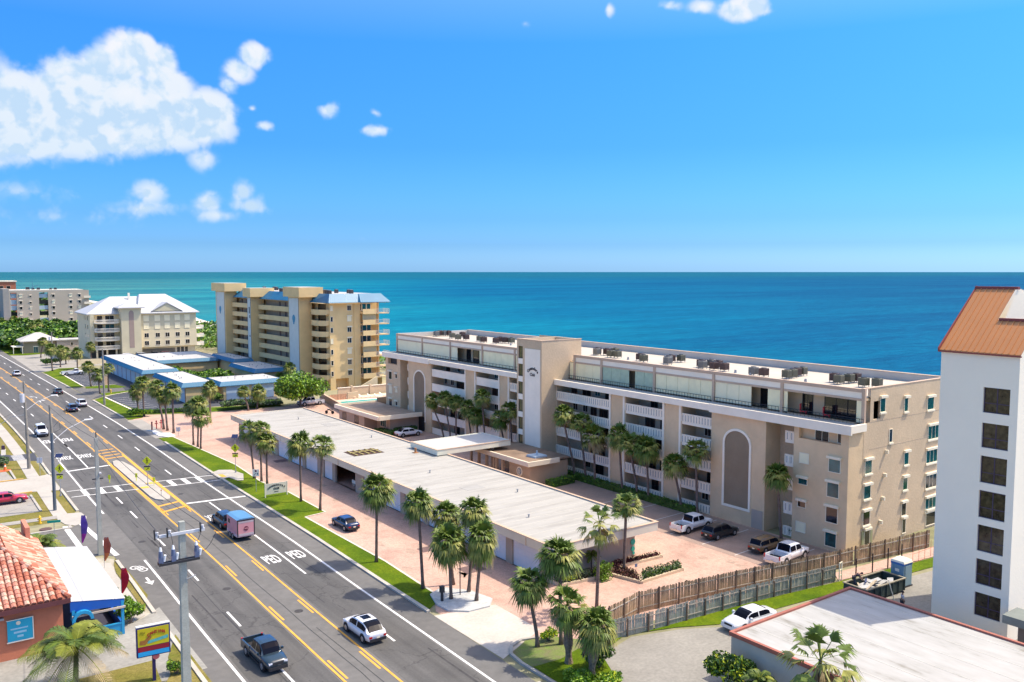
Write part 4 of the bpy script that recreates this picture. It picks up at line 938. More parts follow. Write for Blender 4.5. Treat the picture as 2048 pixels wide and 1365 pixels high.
# clubhouse at the north end
Cl = thing('clubhouse', 'single storey tan clubhouse with a white fascia between the pool and the parked white sedan', 'building', (66.6, 129.5, 0))
m = MB(); m.box(67.2, 75.2, 136.2, 146.5, 0, 2.7); m.box(69.6, 75.3, 131.2, 136.1, 0, 2.7); part('wall', m, M('club_tan', (.50, .36, .25), .9, .07, .5), Cl)
part('roof', MB().box(66.9, 75.3, 130.0, 147.1, 3.0, 3.12), M('brown_gravel_roof', (.36, .26, .18), .9, .2, .6, fine=.15), Cl)
part('fascia', MB().box(66.6, 66.88, 129.8, 147.3, 2.7, 3.4).box(66.88, 75.2, 129.7, 129.95, 2.7, 3.4).box(66.88, 76, 147.1, 147.35, 2.7, 3.4), offw, Cl)
part('end_parapet', MB().box(75.4, 82, 146.9, 147.3, 0, 3.9), M('umber', (.20, .15, .11), .9, .1), Cl)
window(Cl, 67.2, 144.2, .9, 1.5, 1.3, 'W', glass, 3, fr=brownt); window(Cl, 67.2, 139.2, .9, 1.5, 1.3, 'W', glass, 3, fr=brownt); window(Cl, 69.6, 133.6, .9, 2.0, 1.2, 'W', glassb, 3)
part('doorway', MB().box(75.25, 75.45, 129.4, 131.1, 0, 2.5), blk, Cl)
# ================================================================ POOL
flat('pool_deck', [(73, 152.6), (76.6, 176), (100, 176), (100, 152.6)], .06, M('pool_deck', (.62, .46, .34), .9, .08, .5))
m = MB(); m.prism([(77.60,169.68), (88.23,168.70), (91.91,168.36), (89.03,163.10), (85.32,163.16), (77.31,163.90)], .08, .11); struct('pool_water', m, teal_w)
m = MB(); m.prism([(77.25,169.93), (88.76,169.71), (92.56,168.84), (88.95,162.28), (84.83,162.23), (76.87,162.98)], .03, .095); struct('pool_coping', m, white)
Pw = thing('pool_wall', 'brown boundary wall along the pool beside the white pickup', 'wall', (72, 152.5, 0))
m = MB(); m.prism([(71.8, 152.4), (72.1, 152.35), (76.5, 176), (76.2, 176.1)], 0, 1.5); part('wall', m, M('wall_brown', (.34, .26, .19), .9, .08), Pw)
part('coping', MB().prism([(71.72, 152.35), (72.18, 152.3), (76.58, 176), (76.12, 176.1)], 1.5, 1.58), beiget, Pw)
Pb = thing('garden_wall', 'beige wall with a white coping behind the pool loungers', 'wall', (81, 177, 0))
part('wall', MB().box(81, 97, 177, 177.25, 0, 1.9), stucco, Pb); part('coping', MB().box(80.9, 97.1, 176.9, 177.35, 1.9, 2.0), white, Pb)
for x in (84.2, 88.8, 93.4): part('pier', MB().box(x, x + .4, 176.85, 177.4, 0, 2.25), stucco, Pb)
Pc = thing('timber_screen', 'low reddish timber screen beside the pool deck', 'fence', (77, 172, 0))
for k in range(12): part('board', MB().box(77.0 + k * .33, 77.3 + k * .33, 172.4, 172.45, .05, 1.3), M('reddish_timber', (.50, .28, .17), .9, .15, 2, rnd=.15), Pc)
part('end_block', MB().box(81.1, 83.6, 172.2, 172.6, 0, 1.5), stucco, Pc)
for i, (px, py) in enumerate(((703, 798), (726, 797), (743, 796), (757, 796), (767, 793))):
    x, y = [(82.18,172.65), (84.56,171.84), (86.43,171.41), (87.69,170.50), (89.67,171.91)][i]
    t = thing('sun_lounger', 'white sun lounger on the pool deck, number %s from the timber screen' % ('one', 'two', 'three', 'four', 'five')[i] if False else ['white lounger beside the timber screen on the pool deck', 'second white lounger from the timber screen', 'middle white lounger of the row behind the pool', 'fourth white lounger from the timber screen', 'white lounger of the pool deck closest to the condominium'][i], 'lounger', (x, y, .06), .9, 'loungers on the pool deck')
    put('seat', MB().box(-.3, .3, -.9, .4, .3, .38).mesh('seat', white), t)
    q = MB(); q.loft([[(-.3, .4, .3), (.3, .4, .3), (.3, .4, .38), (-.3, .4, .38)], [(-.3, .95, .8), (.3, .95, .8), (.3, .93, .88), (-.3, .93, .88)]]); put('backrest', q.mesh('backrest', white), t)
    for a in (-.27, .22):
        for b in (-.85, .3): put('leg', MB().box(a, a + .05, b, b + .05, 0, .3).mesh('leg', white), t)

# ================================================================ TALL BLUE-ROOFED CONDOMINIUM
T = thing('condominium_tower', 'tall tan nine storey condominium with a blue metal mansard roof and white seashell panels', 'apartment building', (84.2, 188, 0))
BX = 84.2; fl = [2.55 + 2.58 * i for i in range(8)]; ZE = 20.7
m = MB(); wall_holes(m, 'y', 188, BX, 92.0, 0, ZE, [(84.6, 88.9, .1, 2.6)], 1.5)
m.box(BX, 97.6, 189.6, 262, 0, ZE + .5); m.box(92.0, 92.1, 188, 189.6, 0, ZE); m.box(BX, BX + .1, 188.01, 189.6, 0, ZE)
part('wall', m, tanb, T)
part('pilaster', MB().box(BX - .05, BX + 1.3, 187.85, 188, 0, ZE).box(90.4, 92.05, 187.85, 188, 0, ZE), tanb, T)
part('roof', MB().box(BX + .5, 97.4, 189, 262, 22.4, 22.6), roofb, T)
def mansard(name, pts, mat, z0=ZE, z1=22.7, ribs=0):
    """pts: lower-left, lower-right, upper-right, upper-left in plan"""
    a, b, c, d = [Vector(p) for p in pts]; mm = MB()
    A_, B_, C_, D_ = (a.x, a.y, z0), (b.x, b.y, z0), (c.x, c.y, z1), (d.x, d.y, z1)
    mm.face([A_, B_, C_, D_]); mm.face([(a.x, a.y, z0 - .12), (b.x, b.y, z0 - .12), B_, A_])
    n = int((b - a).length / .5) if ribs else 0
    for k in range(1, n):
        t = k / n; p = Vector(A_).lerp(Vector(B_), t); q = Vector(D_).lerp(Vector(C_), t)
        mm.tube(p, q, .035, .035, 4, 0, False)
    return mm
part('mansard_panel', mansard('', [(83.4, 186.6), (88.2, 186.6), (88.2, 188.4), (84.4, 188.4)], 0, ribs=1), blue_sunlit, T)
part('mansard_panel', mansard('', [(88.3, 186.9), (92.2, 186.9), (92.2, 188.4), (88.3, 188.4)], 0, ribs=1), blue_sunlit, T)
part('mansard_panel', mansard('', [(91.3, 186.0), (99.2, 186.0), (97.7, 188.2), (91.9, 188.2)], 0, ribs=1), blue_sunlit, T)
part('mansard_panel', mansard('', [(90.6, 188), (91.3, 186.0), (91.9, 188.2), (91.9, 189)], 0), bluer, T)
part('mansard_panel', mansard('', [(82.6, 195.6), (83.4, 186.6), (84.4, 188.4), (84.4, 195.6)], 0, ribs=1), bluer, T)
part('mansard_panel', mansard('', [(82.2, 229), (82.2, 203), (84.6, 203), (84.6, 229)], 0, ribs=1), bluer, T)
part('mansard_panel', mansard('', [(82.2, 250.6), (82.2, 232.4), (84.6, 232.4), (84.6, 250.6)], 0, ribs=1), bluer, T)
part('mansard_soffit', MB().box(83.4, 99, 186.2, 189, ZE - .2, ZE - .14).box(82.3, 84.5, 188, 250.6, ZE - .2, ZE - .14), tanp, T)
def shaft(y0, y1, x1, zt, box, panel):
    part('stair_tower', MB().box(80, x1, y0, y1, 0, zt), tanb, T)
    part('tower_crown', MB().box(79.3, x1 + box[0], y0 - box[1], y1 + box[1], zt - .05, zt + 2.3), tanb, T)
    part('crown_roof', MB().box(79.6, x1 + box[0] - .3, y0 - box[1] + .3, y1 + box[1] - .3, zt + 2.26, zt + 2.32), roofb, T)
    part('white_panel', MB().box(79.94, 80, y0 + panel, y1 - panel, .2, zt - .3), M('pale_panel', (.62, .64, .56), .8, .05), T)
    part('panel_edge', MB().box(79.93, 80.0, y0 + panel - .12, y0 + panel - .01, .2, zt - .3).box(79.93, 80.0, y1 - panel + .01, y1 - panel + .12, .2, zt - .3), brownt, T)
shaft(195.8, 202.7, 83.2, 21.9, (2.2, 1.6), .5); shaft(229.4, 232.2, 83.6, 21.2, (2.4, 1.6), .2); shaft(250.9, 259.7, 83.4, 22.3, (2.2, 1.8), .8)
for (y, z) in ((199.2, 16.4), (255.4, 16.8)):
    mm = MB(); pts = [(0, 1.15), (.5, 1.0), (.8, .6), (.85, .1), (.6, -.5), (.35, -.8), (.35, -1.15), (-.35, -1.15), (-.35, -.8), (-.6, -.5), (-.85, .1), (-.8, .6), (-.5, 1.0)]
    mm.face([(79.9, y - a * 1.1, z + b) for a, b in pts]); part('seashell_emblem', mm, M('shell_blue', (.03, .24, .36), .5, .1), T)
for z, ch in ((19.6, 'R'), (18.9, 'I'), (18.1, 'A'), (17.2, 'V')) if False else (): pass
part('wall_lettering', MB().box(79.9, 79.94, 230.2, 230.9, 16.6, 18.4).box(79.9, 79.94, 230.0, 230.5, 15.4, 16.2).box(79.9, 79.94, 230.2, 230.7, 10.3, 10.7), darkm, T)
# access corridors and balconies
slat = M('white_louver', (.55, .58, .55), .7, .1)
for i, z in enumerate(fl[:-1]):
    for (y0, y1) in ((203.0, 229.2), (232.4, 250.7)):
        part('corridor_slab', MB().box(82.6, BX, y0, y1, z - .2, z), tanp, T)
        ym2 = y0 + (y1 - y0) * .62
        mm = MB(); mm.prism([(82.5, y0), (82.7, y0), (82.7, ym2), (82.5, ym2)], z - .25, z + 1.0); mm.prism([(82.5, ym2), (82.7, ym2), (82.1, y1), (81.9, y1)], z - .25, z + 1.0); part('corridor_parapet', mm, tanp, T)
        mm = MB()
        for k in range(6): mm.box(82.42, 82.5, y0 + 2.0 + k * .55, y0 + 2.35 + k * .55, z + .05, z + .9)
        part('louver_panel', mm, slat, T, kind='stuff')
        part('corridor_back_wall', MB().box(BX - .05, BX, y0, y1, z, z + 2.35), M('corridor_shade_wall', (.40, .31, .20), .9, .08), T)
        for y in (y0 + 3, y0 + 7.5, y0 + 12, y0 + 16): piece('door_panel', WC.setdefault('cd', MB().box(-.06, 0, -.5, .5, 0, 2.0).mesh('door_panel', brownt)), T, (BX - .05, min(y, y1 - 1), z))
    # rounded balconies on the west corner
    part('balcony', MB().prism([(83.0, 195.7), (82.2, 194), (82.0, 191.6), (82.4, 189.4), (83.4, 188.3), (BX, 188.3), (BX, 195.7)], z - .25, z + .05), tanp, T)
    mm = MB(); pp = [(83.0, 195.7), (82.2, 194), (82.0, 191.6), (82.4, 189.4), (83.4, 188.3), (BX, 188.1)]
    for p, q in zip(pp, pp[1:]):
        mm.face([(p[0], p[1], z), (q[0], q[1], z), (q[0], q[1], z + 1.0), (p[0], p[1], z + 1.0)]); mm.face([(q[0] + .12, q[1] + .08, z + 1), (q[0], q[1], z + 1), (p[0], p[1], z + 1), (p[0] + .12, p[1] + .08, z + 1)])
    part('balcony_parapet', mm, tanp, T)
    piece('window', WC.setdefault('tw', MB().box(-.05, 0, -2.2, 2.2, 0, 2.1).mesh('window', glass)), T, (BX, 192.2, z + .1))
    window(T, 85.0 - .35, 187.85, z + .75, .5, 1.1, 'S', glass, 1, cap=None, shut=i in (3, 6))
    window(T, 89.2, 188, z + .75, .95, 1.1, 'S', glass, 2, cap=offw, shut=i in (2, 5))
    # east corner balconies
    part('balcony_slab', MB().box(92.1, 98.9, 186.2, 189.6, z - .2, z), tanp, T)
    part('balcony_parapet', MB().box(91.9, 95.2, 186.1, 186.25, z - .2, z + 1.0), tanp, T)
    mm = MB(); mm.box(95.25, 98.95, 186.12, 186.17, z + .95, z + 1.0); mm.box(98.9, 98.95, 186.2, 189.5, z + .95, z + 1.0)
    for k in range(16): mm.box(95.3 + k * .24, 95.34 + k * .24, 186.12, 186.16, z, z + .95)
    for k in range(12): mm.box(98.9, 98.94, 186.3 + k * .27, 186.34 + k * .27, z, z + .95)
    part('balcony_railing', mm, slat, T, kind='stuff')
    part('balcony_column', MB().box(97.0, 97.4, 188.6, 189.0, z, z + 2.38), tanp, T)
    if i not in (2, 5): 
        for x in (92.7, 93.9, 95.1): window(T, x, 189.6, z + .6, 1.0, 1.5, 'S', glassb if (i + int(x)) % 2 else glass, 1, fr=white)
    else: part('storm_shutter', MB().box(92.2, 95.8, 187, 187.06, z + 1.0, z + 2.35), M('sand_shutter', (.52, .46, .27), .8, .05), T)
part('garage_ramp_wall', MB().prism([(86, 179), (92, 179), (92, 179.3), (86, 179.3)], 0, 1.2), stucco, T)
mm = MB(); mm.loft([[(87.4, 180, 0), (87.4, 180.3, 0), (87.4, 180.3, 1.2), (87.4, 180, 1.2)], [(92.4, 180, 0), (92.4, 180.3, 0), (92.4, 180.3, 3.6), (92.4, 180, 3.6)]]); part('ramp_parapet', mm, M('yellow_cream', (.68, .56, .34), .9, .06), T)
part('ground_wall', MB().box(92.1, 98, 188.5, 189.5, 0, 2.3), M('orange_tan', (.56, .34, .12), .9, .08), T)
for k in range(22):
    x, y = 85 + (k % 3) * .9 + (k // 11) * 6, 189.6 + (k * 3.3) % 60
    t = thing('air_conditioner', 'dark rooftop condenser on the tan tower, %s' % ('behind its south blue mansard', 'between the first two stair towers', 'between the two far stair towers')[0 if y < 205 else 1 if y < 230 else 2], 'air conditioner', (x, y, 22.6), 0, 'tan tower condensers %s' % ('south', 'middle', 'north')[0 if y < 205 else 1 if y < 230 else 2])
    put('casing', WC.setdefault('ac2', MB().box(-.4, .4, -.4, .4, 0, .9).mesh('casing', M('ac_dark', (.06, .05, .05), .7, .1))), t); put('fan_guard', WC.setdefault('ac3', MB().tube((0, 0, .9), (0, 0, 1.0), .3, .3, 10).mesh('fan_guard', greym)), t)

# ================================================================ BLUE-EDGED GARAGES
def blue_garage(x0, x1, y0, y1, zt, label, hideW=False, doorsW=0, doorsS=0):
    b = thing('flat_garage', label, 'garage', (x0 + 1.2, y0 + 1.2, 0))
    part('wall', MB().box(x0 + 1.2, x1 - 1.2, y0 + 1.2, y1 - 1.2, 0, zt - .6), tanb, b)
    part('roof', MB().box(x0 + .75, x1 - .75, y0 + .75, y1 - .75, zt - .3, zt), roofb, b)
    z0, z1 = zt - .8, zt + .06; d = .55
    part('mansard_panel', mansard('', [(x0, y0), (x1, y0), (x1 - d, y0 + d), (x0 + d, y0 + d)], 0, z0, z1, ribs=1), blue_sunlit, b)
    part('mansard_panel', mansard('', [(x0, y1), (x0, y0), (x0 + d, y0 + d), (x0 + d, y1 - d)], 0, z0, z1, ribs=1), bluer, b)
    part('mansard_panel', mansard('', [(x1, y0), (x1, y1), (x1 - d, y1 - d), (x1 - d, y0 + d)], 0, z0, z1), bluer, b)
    part('mansard_panel', mansard('', [(x1, y1), (x0, y1), (x0 + d, y1 - d), (x1 - d, y1 - d)], 0, z0, z1), bluer, b)
    dr = M('pale_blue_door', (.52, .60, .62), .7, .05)
    for k in range(doorsW):
        w = (y1 - y0 - 3) / doorsW; y = y0 + 1.5 + k * w; part('garage_door', MB().box(x0 + 1.15, x0 + 1.2, y + .25, y + w - .25, .05, zt - .95), dr, b)
        part('door_post', MB().box(x0 + 1.12, x0 + 1.2, y - .12, y + .12, 0, zt - .95), M('brick_red_trim', (.30, .10, .07), .8, .1), b)
    for k in range(doorsS):
        w = (x1 - x0 - 3) / doorsS; x = x0 + 1.5 + k * w; part('garage_door', MB().box(x + .3, x + w - .3, y0 + 1.15, y0 + 1.2, .05, zt - .95), dr, b)
    rq = random.Random(int(x0 * 7 + y0))
    for k in range(9): x, y = rq.uniform(x0 + 2, x1 - 2), rq.uniform(y0 + 2, y1 - 2); part('roof_vent', MB().tube((x, y, zt), (x, y, zt + .3), .09, .07, 6), greym, b)
    return b
blue_garage(48.6, 57.4, 216.3, 264, 4.4, 'blue edged garage with a row of doors facing the dark parking lot', doorsW=9)
blue_garage(57.6, 75.5, 240, 264, 4.2, 'blue edged garage wing with a bare south side, behind the garden palms')
blue_garage(49.6, 57.0, 186.0, 210.0, 4.4, 'blue edged garage at the corner of the lot with palms before it', doorsW=4)
blue_garage(57.2, 71.4, 184.8, 196, 4.2, 'blue edged garage with wide pale door facing the hedge', doorsS=2)
blue_garage(71.2, 79.6, 203, 222, 4.4, 'blue edged entrance pavilion before the tan condominium tower')
blue_garage(73.8, 79.4, 226, 246, 4.8, 'farther blue edged pavilion under the tan tower')

# ================================================================ CREAM CONDO WITH WHITE HIP ROOF
C = thing('hip_roofed_condominium', 'cream condominium with a white metal hip roof and curved balconies beside the tan tower', 'apartment building', (61.5, 300, 0))
part('wall', MB().box(67.6, 85.6, 300, 322, 3.0, 8.6), creamw, C); part('wall', MB().box(67.62, 85.58, 300.05, 322, 8.6, 14.4), olivw, C)
part('ground_wall', MB().box(68, 85.4, 301.5, 322, 0, 3.0), creamw, C)
part('stair_tower', MB().box(61.6, 67.6, 298.6, 304, 0, 16.4), olivw, C)
mm = MB(); yy = 298.56; mm.face([(63.9, yy, 3.2), (65.4, yy, 3.2), (65.4, yy, 14.6), (65.1, yy, 15.2), (64.65, yy, 15.4), (64.2, yy, 15.2), (63.9, yy, 14.6)]); part('arched_panel', mm, M('mauve_panel', (.36, .27, .22), .8, .06), C)
part('wing_wall', MB().box(52.8, 61.6, 303.2, 323, 0, 14.4), creamw, C); part('wing_wall_front', MB().box(52.8, 54.0, 301.4, 303.2, 3, 14.4), olivw, C)
def hip(par, x0, x1, y0, y1, z0, z1, mat, rx=None, ov=.9):
    x0 -= ov; x1 += ov; y0 -= ov; y1 += ov; ym = (y0 + y1) / 2
    rx = rx or ((x0 + (y1 - y0) / 2), (x1 - (y1 - y0) / 2))
    A_, B_, C_, D_ = (x0, y0, z0), (x1, y0, z0), (x1, y1, z0), (x0, y1, z0); E_, F_ = (rx[0], ym, z1), (rx[1], ym, z1)
    part('hip_slope', MB().face([A_, B_, F_, E_]).face([(x0, y0, z0 - .3), (x1, y0, z0 - .3), B_, A_]), mat, par)
    part('hip_slope', MB().face([B_, C_, F_]).face([(x1, y0, z0 - .3), (x1, y1, z0 - .3), C_, B_]), mat, par)
    part('hip_slope', MB().face([C_, D_, E_, F_]), mat, par)
    part('hip_slope', MB().face([D_, A_, E_]).face([(x0, y1, z0 - .3), (x0, y0, z0 - .3), A_, D_]), mat, par)
    part('eave_soffit', MB().face([(x0, y0, z0 - .3), (x0, y1, z0 - .3), (x1, y1, z0 - .3), (x1, y0, z0 - .3)]), white, par)
hip(C, 67.6, 85.6, 300, 322, 14.4, 20.3, wmetal, (70.0, 78.5)); hip(C, 52.8, 68.0, 302.5, 322, 14.4, 19.6, wmetal, (61, 72)); hip(C, 61.4, 67.8, 298.6, 304, 16.4, 18.0, wmetal, (64.2, 65))
part('gable', MB().face([(71.5, 299.5, 14.9), (80.5, 299.5, 14.9), (76, 299.5, 17.4)]), olivw, C)
part('gable_trim', MB().loft([[(70.8, 299.3, 14.7), (71.2, 299.3, 15.0), (71.2, 303, 15.0), (70.8, 303, 14.7)], [(76, 299.3, 17.5), (76, 299.3, 17.9), (76, 305, 17.9), (76, 305, 17.5)], [(81.2, 299.3, 14.7), (80.8, 299.3, 15.0), (80.8, 303, 15.0), (81.2, 303, 14.7)]], closed=True), wmetal, C)
for z, sh in ((11.7, 1), (9.1, 1), (6.3, 0), (3.7, 0)):
    for x in (69.5, 73, 76.1, 79.4, 82.6):
        window(C, x, 300, z, 1.6 if sh else 1.3, 1.8 if sh else 1.35, 'S', glass, 1 if sh else 2, fr=white, shut=bool(sh))
for i, z in enumerate((3.1, 5.9, 8.7, 11.5)):
    mm = MB(); pp = [(54.0, 301.6), (54.3, 300.4), (55.6, 299.6), (60.2, 299.6), (61.3, 300.2), (61.6, 301.6)]
    mm.prism(pp + [(61.6, 303.2), (54.0, 303.2)], z - .25, z); part('balcony', mm, white, C)
    mm = MB()
    for p, q in zip(pp, pp[1:]):
        mm.face([(p[0], p[1], z + .85), (q[0], q[1], z + .85), (q[0], q[1], z + 1.05), (p[0], p[1], z + 1.05)])
        n = max(1, int(math.dist(p, q) / .3))
        for k in range(n): x, y = p[0] + (q[0] - p[0]) * k / n, p[1] + (q[1] - p[1]) * k / n; mm.box(x - .05, x + .05, y - .05, y + .05, z, z + .9)
    part('balcony_railing', mm, white, C, kind='stuff')
    window(C, 56.0, 303.2, z + .05, 1.6, 2.1, 'S', glass, 1); window(C, 59.0, 303.2, z + .05, 2.6, 2.1, 'S', glassb if i == 2 else glass, 2, fr=white)
    window(C, 52.8, 305, z + .7, 1.4, 1.4, 'W', glass, 2); window(C, 52.8, 309, z + .7, 1.0, 1.4, 'W', glass, 1)
    part('east_balcony', MB().box(85.6, 88.2, 300.5, 305, z - .2, z).box(85.6, 88.2, 300.5, 300.6, z + .2, z + 1.0).box(88.1, 88.2, 300.6, 305, z + .2, z + 1), white, C) if i < 3 else None
mm = MB()
for x in (54.2, 57.2, 60.0): mm.box(x, x + .5, 300.4, 300.9, 0, 2.9)
part('ground_column', mm, creamw, C)
part('ground_opening_gloom', MB().box(53.2, 61.4, 303.15, 303.2, .1, 2.6), M('garage_gloom', (.06, .06, .05), .9, .1), C)  # dark sheet painted as the shade inside the open ground floor
for x in (79.9, 81.2, 82.5): window(C, x, 301.5, .2, 1.0, 2.3, 'S', glass, 1, fr=white)
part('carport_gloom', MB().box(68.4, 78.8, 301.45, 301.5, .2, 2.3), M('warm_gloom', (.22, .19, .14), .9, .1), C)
part('chimney', MB().box(66.3, 66.9, 310, 310.6, 18, 20.8), white, C)
Cw = thing('forecourt_wall', 'low cream wall around the forecourt of the hip roofed condominium', 'wall', (50, 284, 0))
part('wall', MB().box(46, 70, 283.8, 284, 0, 1.6), creamw, Cw)

# ================================================================ FAR BEIGE BLOCK
D_ = thing('far_condominium', 'plain beige block with small windows far up the coast', 'apartment building', (47, 470, 0))
fb = M('far_beige', (.47, .40, .30), .9, .05, .2)
m = MB(); wall_holes(m, 'y', 470, 47.9, 82.4, 0, 18.9, [(48.4, 51.0, 2, 18), (60.4, 64.3, 2.5, 18)], 1.2)
m.face([(47.9, 470, 0), (47.9, 470, 18.9), (47.9, 490, 18.9), (47.9, 490, 0)]); m.face([(82.4, 470, 0), (82.4, 490, 0), (82.4, 490, 18.9), (82.4, 470, 18.9)])
part('wall', m, fb, D_); part('west_fin', MB().box(45.4, 47.9, 470, 486, 2.6, 19.8), M('grey_beige', (.36, .33, .28), .9, .06), D_)
part('roof', MB().box(48.1, 80, 470.3, 489, 18.9, 19.2), M('cream_roof', (.68, .62, .50), .8, .05), D_)
part('low_base', MB().box(40, 56, 462, 470, 0, 3.4), M('pinkish_base', (.50, .40, .32), .9, .05), D_)
for x in (43, 46.5): part('garage_door', MB().box(x, x + 2.6, 461.95, 462, .1, 2.4), offw, D_)
for r_, z in enumerate((15.6, 12.6, 9.9, 7.1, 4.0)):
    for c_, (x, w) in enumerate(((52.7, 1.1), (56.8, .8), (66.6, 1.1), (74.2, 1.1), (78.1, 1.1))):
        window(D_, x, 470, z, w, 1.3 if c_ != 1 else .9, 'S', glass, 1, fr=white, cap=white, shut=(r_ + c_) % 3 == 0)
    piece('window', WC.setdefault('fw', MB().box(-1.9, 1.9, -.02, 0, 0, 1.9).mesh('window', M('pale_blue_screen', (.42, .50, .52), .5, .1))) if r_ % 2 == 0 else WC.setdefault('fw2', MB().box(-1.9, 1.9, -.02, 0, 0, 1.9).mesh('window', glass)), D_, (62.35, 470.6, z - .2))
    piece('window', WC.setdefault('fw3', MB().box(-1.3, 1.3, -.02, 0, 0, 2.2).mesh('window', MATS['pale_blue_screen'])) if r_ < 3 else WC['fw2'], D_, (49.7, 470.8, z - .3))
    part('balcony', MB().box(80, 82.9, 468.8, 470, z - .6, z - .4).box(80, 82.9, 468.8, 468.9, z - .4, z + .5), offw, D_)
for x, y, s_ in ((56, 478, 1), (58.5, 478, .7), (60.5, 476, .8), (66, 476, .6), (68, 476, .7)): part('roof_plant', MB().box(x, x + 1.6 * s_, y, y + 1.6, 19.2, 19.2 + 1.2 * s_), darkm, D_)
part('aerial_mast', MB().tube((58.8, 478, 19.2), (58.8, 478, 24.5), .12, .05, 5).tube((57.2, 478, 20), (61.5, 478, 21.4), .1, .1, 5), M('mast_blue', (.05, .12, .2), .6, .1), D_)
E_ = thing('brick_condominium', 'red brick block with pale roof edge at the left margin, behind the beige block', 'apartment building', (46, 560, 0))
part('wall', MB().box(40, 60.7, 560, 580, 0, 22.2), M('red_brick_far', (.42, .15, .08), .9, .1, .3), E_); part('roof', MB().box(39.6, 61.2, 559.6, 581, 22.2, 22.8), offw, E_)
for z in (18.5, 15.4, 12.3, 9.2):
    for x in (49.5, 53.5, 57): window(E_, x, 560, z, 1.9, 1.4, 'S', glass, 1, fr=offw)
# ================================================================ HOUSE
Hh = thing('house', 'tan bungalow with a grey hip roof between the road and the green thicket', 'house', (38, 335, 0))
hw = M('house_tan', (.36, .29, .20), .9, .08, .4)
part('wall', MB().box(37.8, 47.6, 335, 344, 0, 4.2), hw, Hh); hip(Hh, 37.8, 47.8, 335, 344, 4.3, 6.8, M('grey_roof', (.50, .47, .43), .9, .08), (42, 43.6), 1.2)
part('wing_wall', MB().box(47.8, 57, 334, 341, 0, 3.9), M('pinkish_wall', (.52, .43, .35), .9, .06), Hh)
part('wing_roof', MB().box(47.6, 57.4, 333.6, 342, 3.95, 4.3), roofw, Hh)
window(Hh, 41.4, 335, .1, 1.3, 2.0, 'S', glassb, 2, fr=white, cap=white); window(Hh, 52.5, 334, 2.2, .6, 1.0, 'S', glass, 1); window(Hh, 55.5, 334, 1.6, 1.0, 1.6, 'S', glass, 1)
part('porch', MB().box(34.4, 37.6, 334, 340, 2.3, 2.5), white, Hh)
for x in (34.5, 37.2): part('porch_post', MB().box(x, x + .2, 334, 334.2, 0, 2.3), white, Hh)

# ================================================================ WHITE TOWER AT THE RIGHT EDGE
Wt = thing('white_tower', 'tall white stucco tower with a sloping orange metal roof at the right edge', 'building', (66.8, 28.6, 0))
zw = [(17.29, 19.22), (14.61, 16.51), (11.92, 13.99), (9.21, 11.33), (6.59, 8.65), (4.01, 6.0), (1.52, 3.37)]
m = MB(); wall_holes(m, 'x', 66.8, 28.6, 34.4, 0, 21.75, [(29.17, 31.1, a, b) for a, b in zw], .22)
m.face([(66.8, 28.6, 0), (80, 28.6, 0), (80, 28.6, 24.0), (69.4, 28.6, 24.0), (66.8, 28.6, 21.75)]); m.face([(66.8, 34.4, 0), (66.8, 34.4, 21.75), (72.2, 34.4, 26.45), (80, 34.4, 26.4), (80, 34.4, 0)])
m.face([(69.4, 31.4, 23.0), (80, 31.4, 23.0), (80, 31.4, 26.45), (72.25, 31.4, 26.45)]); m.face([(80, 28.6, 0), (80, 34.4, 0), (80, 34.4, 26.4), (80, 28.6, 24.0)])
part('wall', m, twhite, Wt)
def roofpanel(y0, y1, t1):
    dx, dz = 5.5 * t1, 4.7 * t1
    mm = MB(); mm.loft([[(66.65, y0 + .015, 21.75), (66.65, y1 - .015, 21.75), (66.65, y1 - .015, 21.83), (66.65, y0 + .015, 21.83)], [(66.75 + dx, y0 + .015, 21.85 + dz), (66.75 + dx, y1 - .015, 21.85 + dz), (66.75 + dx, y1 - .015, 21.93 + dz), (66.75 + dx, y0 + .015, 21.93 + dz)]])
    mm.loft([[(66.62, y0 - .02, 21.8), (66.62, y0 + .03, 21.8), (66.62, y0 + .03, 21.9), (66.62, y0 - .02, 21.9)], [(66.75 + dx, y0 - .02, 21.9 + dz), (66.75 + dx, y0 + .03, 21.9 + dz), (66.75 + dx, y0 + .03, 22.0 + dz), (66.75 + dx, y0 - .02, 22.0 + dz)]])
    part('roof_panel', mm, copper, Wt)
n = 14
for k in range(n):
    a = 28.5 + (34.5 - 28.5) * k / n; b = a + 6.0 / n; roofpanel(a, b, 1.0 if (a + b) / 2 > 31.35 else .49)
rt = M('maroon_trim', (.26, .06, .05), .6, .08)
part('ridge_cap', MB().box(72.1, 72.5, 31.3, 34.6, 26.5, 26.72), rt, Wt); part('ridge_cap', MB().box(69.3, 69.6, 28.4, 31.35, 24.15, 24.35), rt, Wt)
part('eave_trim', MB().box(66.58, 66.7, 28.45, 34.55, 21.66, 21.76), rt, Wt)
mm = MB(); mm.loft([[(66.6, 34.5, 21.7), (66.6, 34.6, 21.7), (66.6, 34.6, 22.0), (66.6, 34.5, 22.0)], [(72.3, 34.5, 26.5), (72.3, 34.6, 26.5), (72.3, 34.6, 26.75), (72.3, 34.5, 26.75)]]); part('verge_trim', mm, rt, Wt)
tg = M('dusky_tower_glass', (.022, .015, .014), .12, .5, 2.6, spec=.5, col2=(.085, .065, .035))
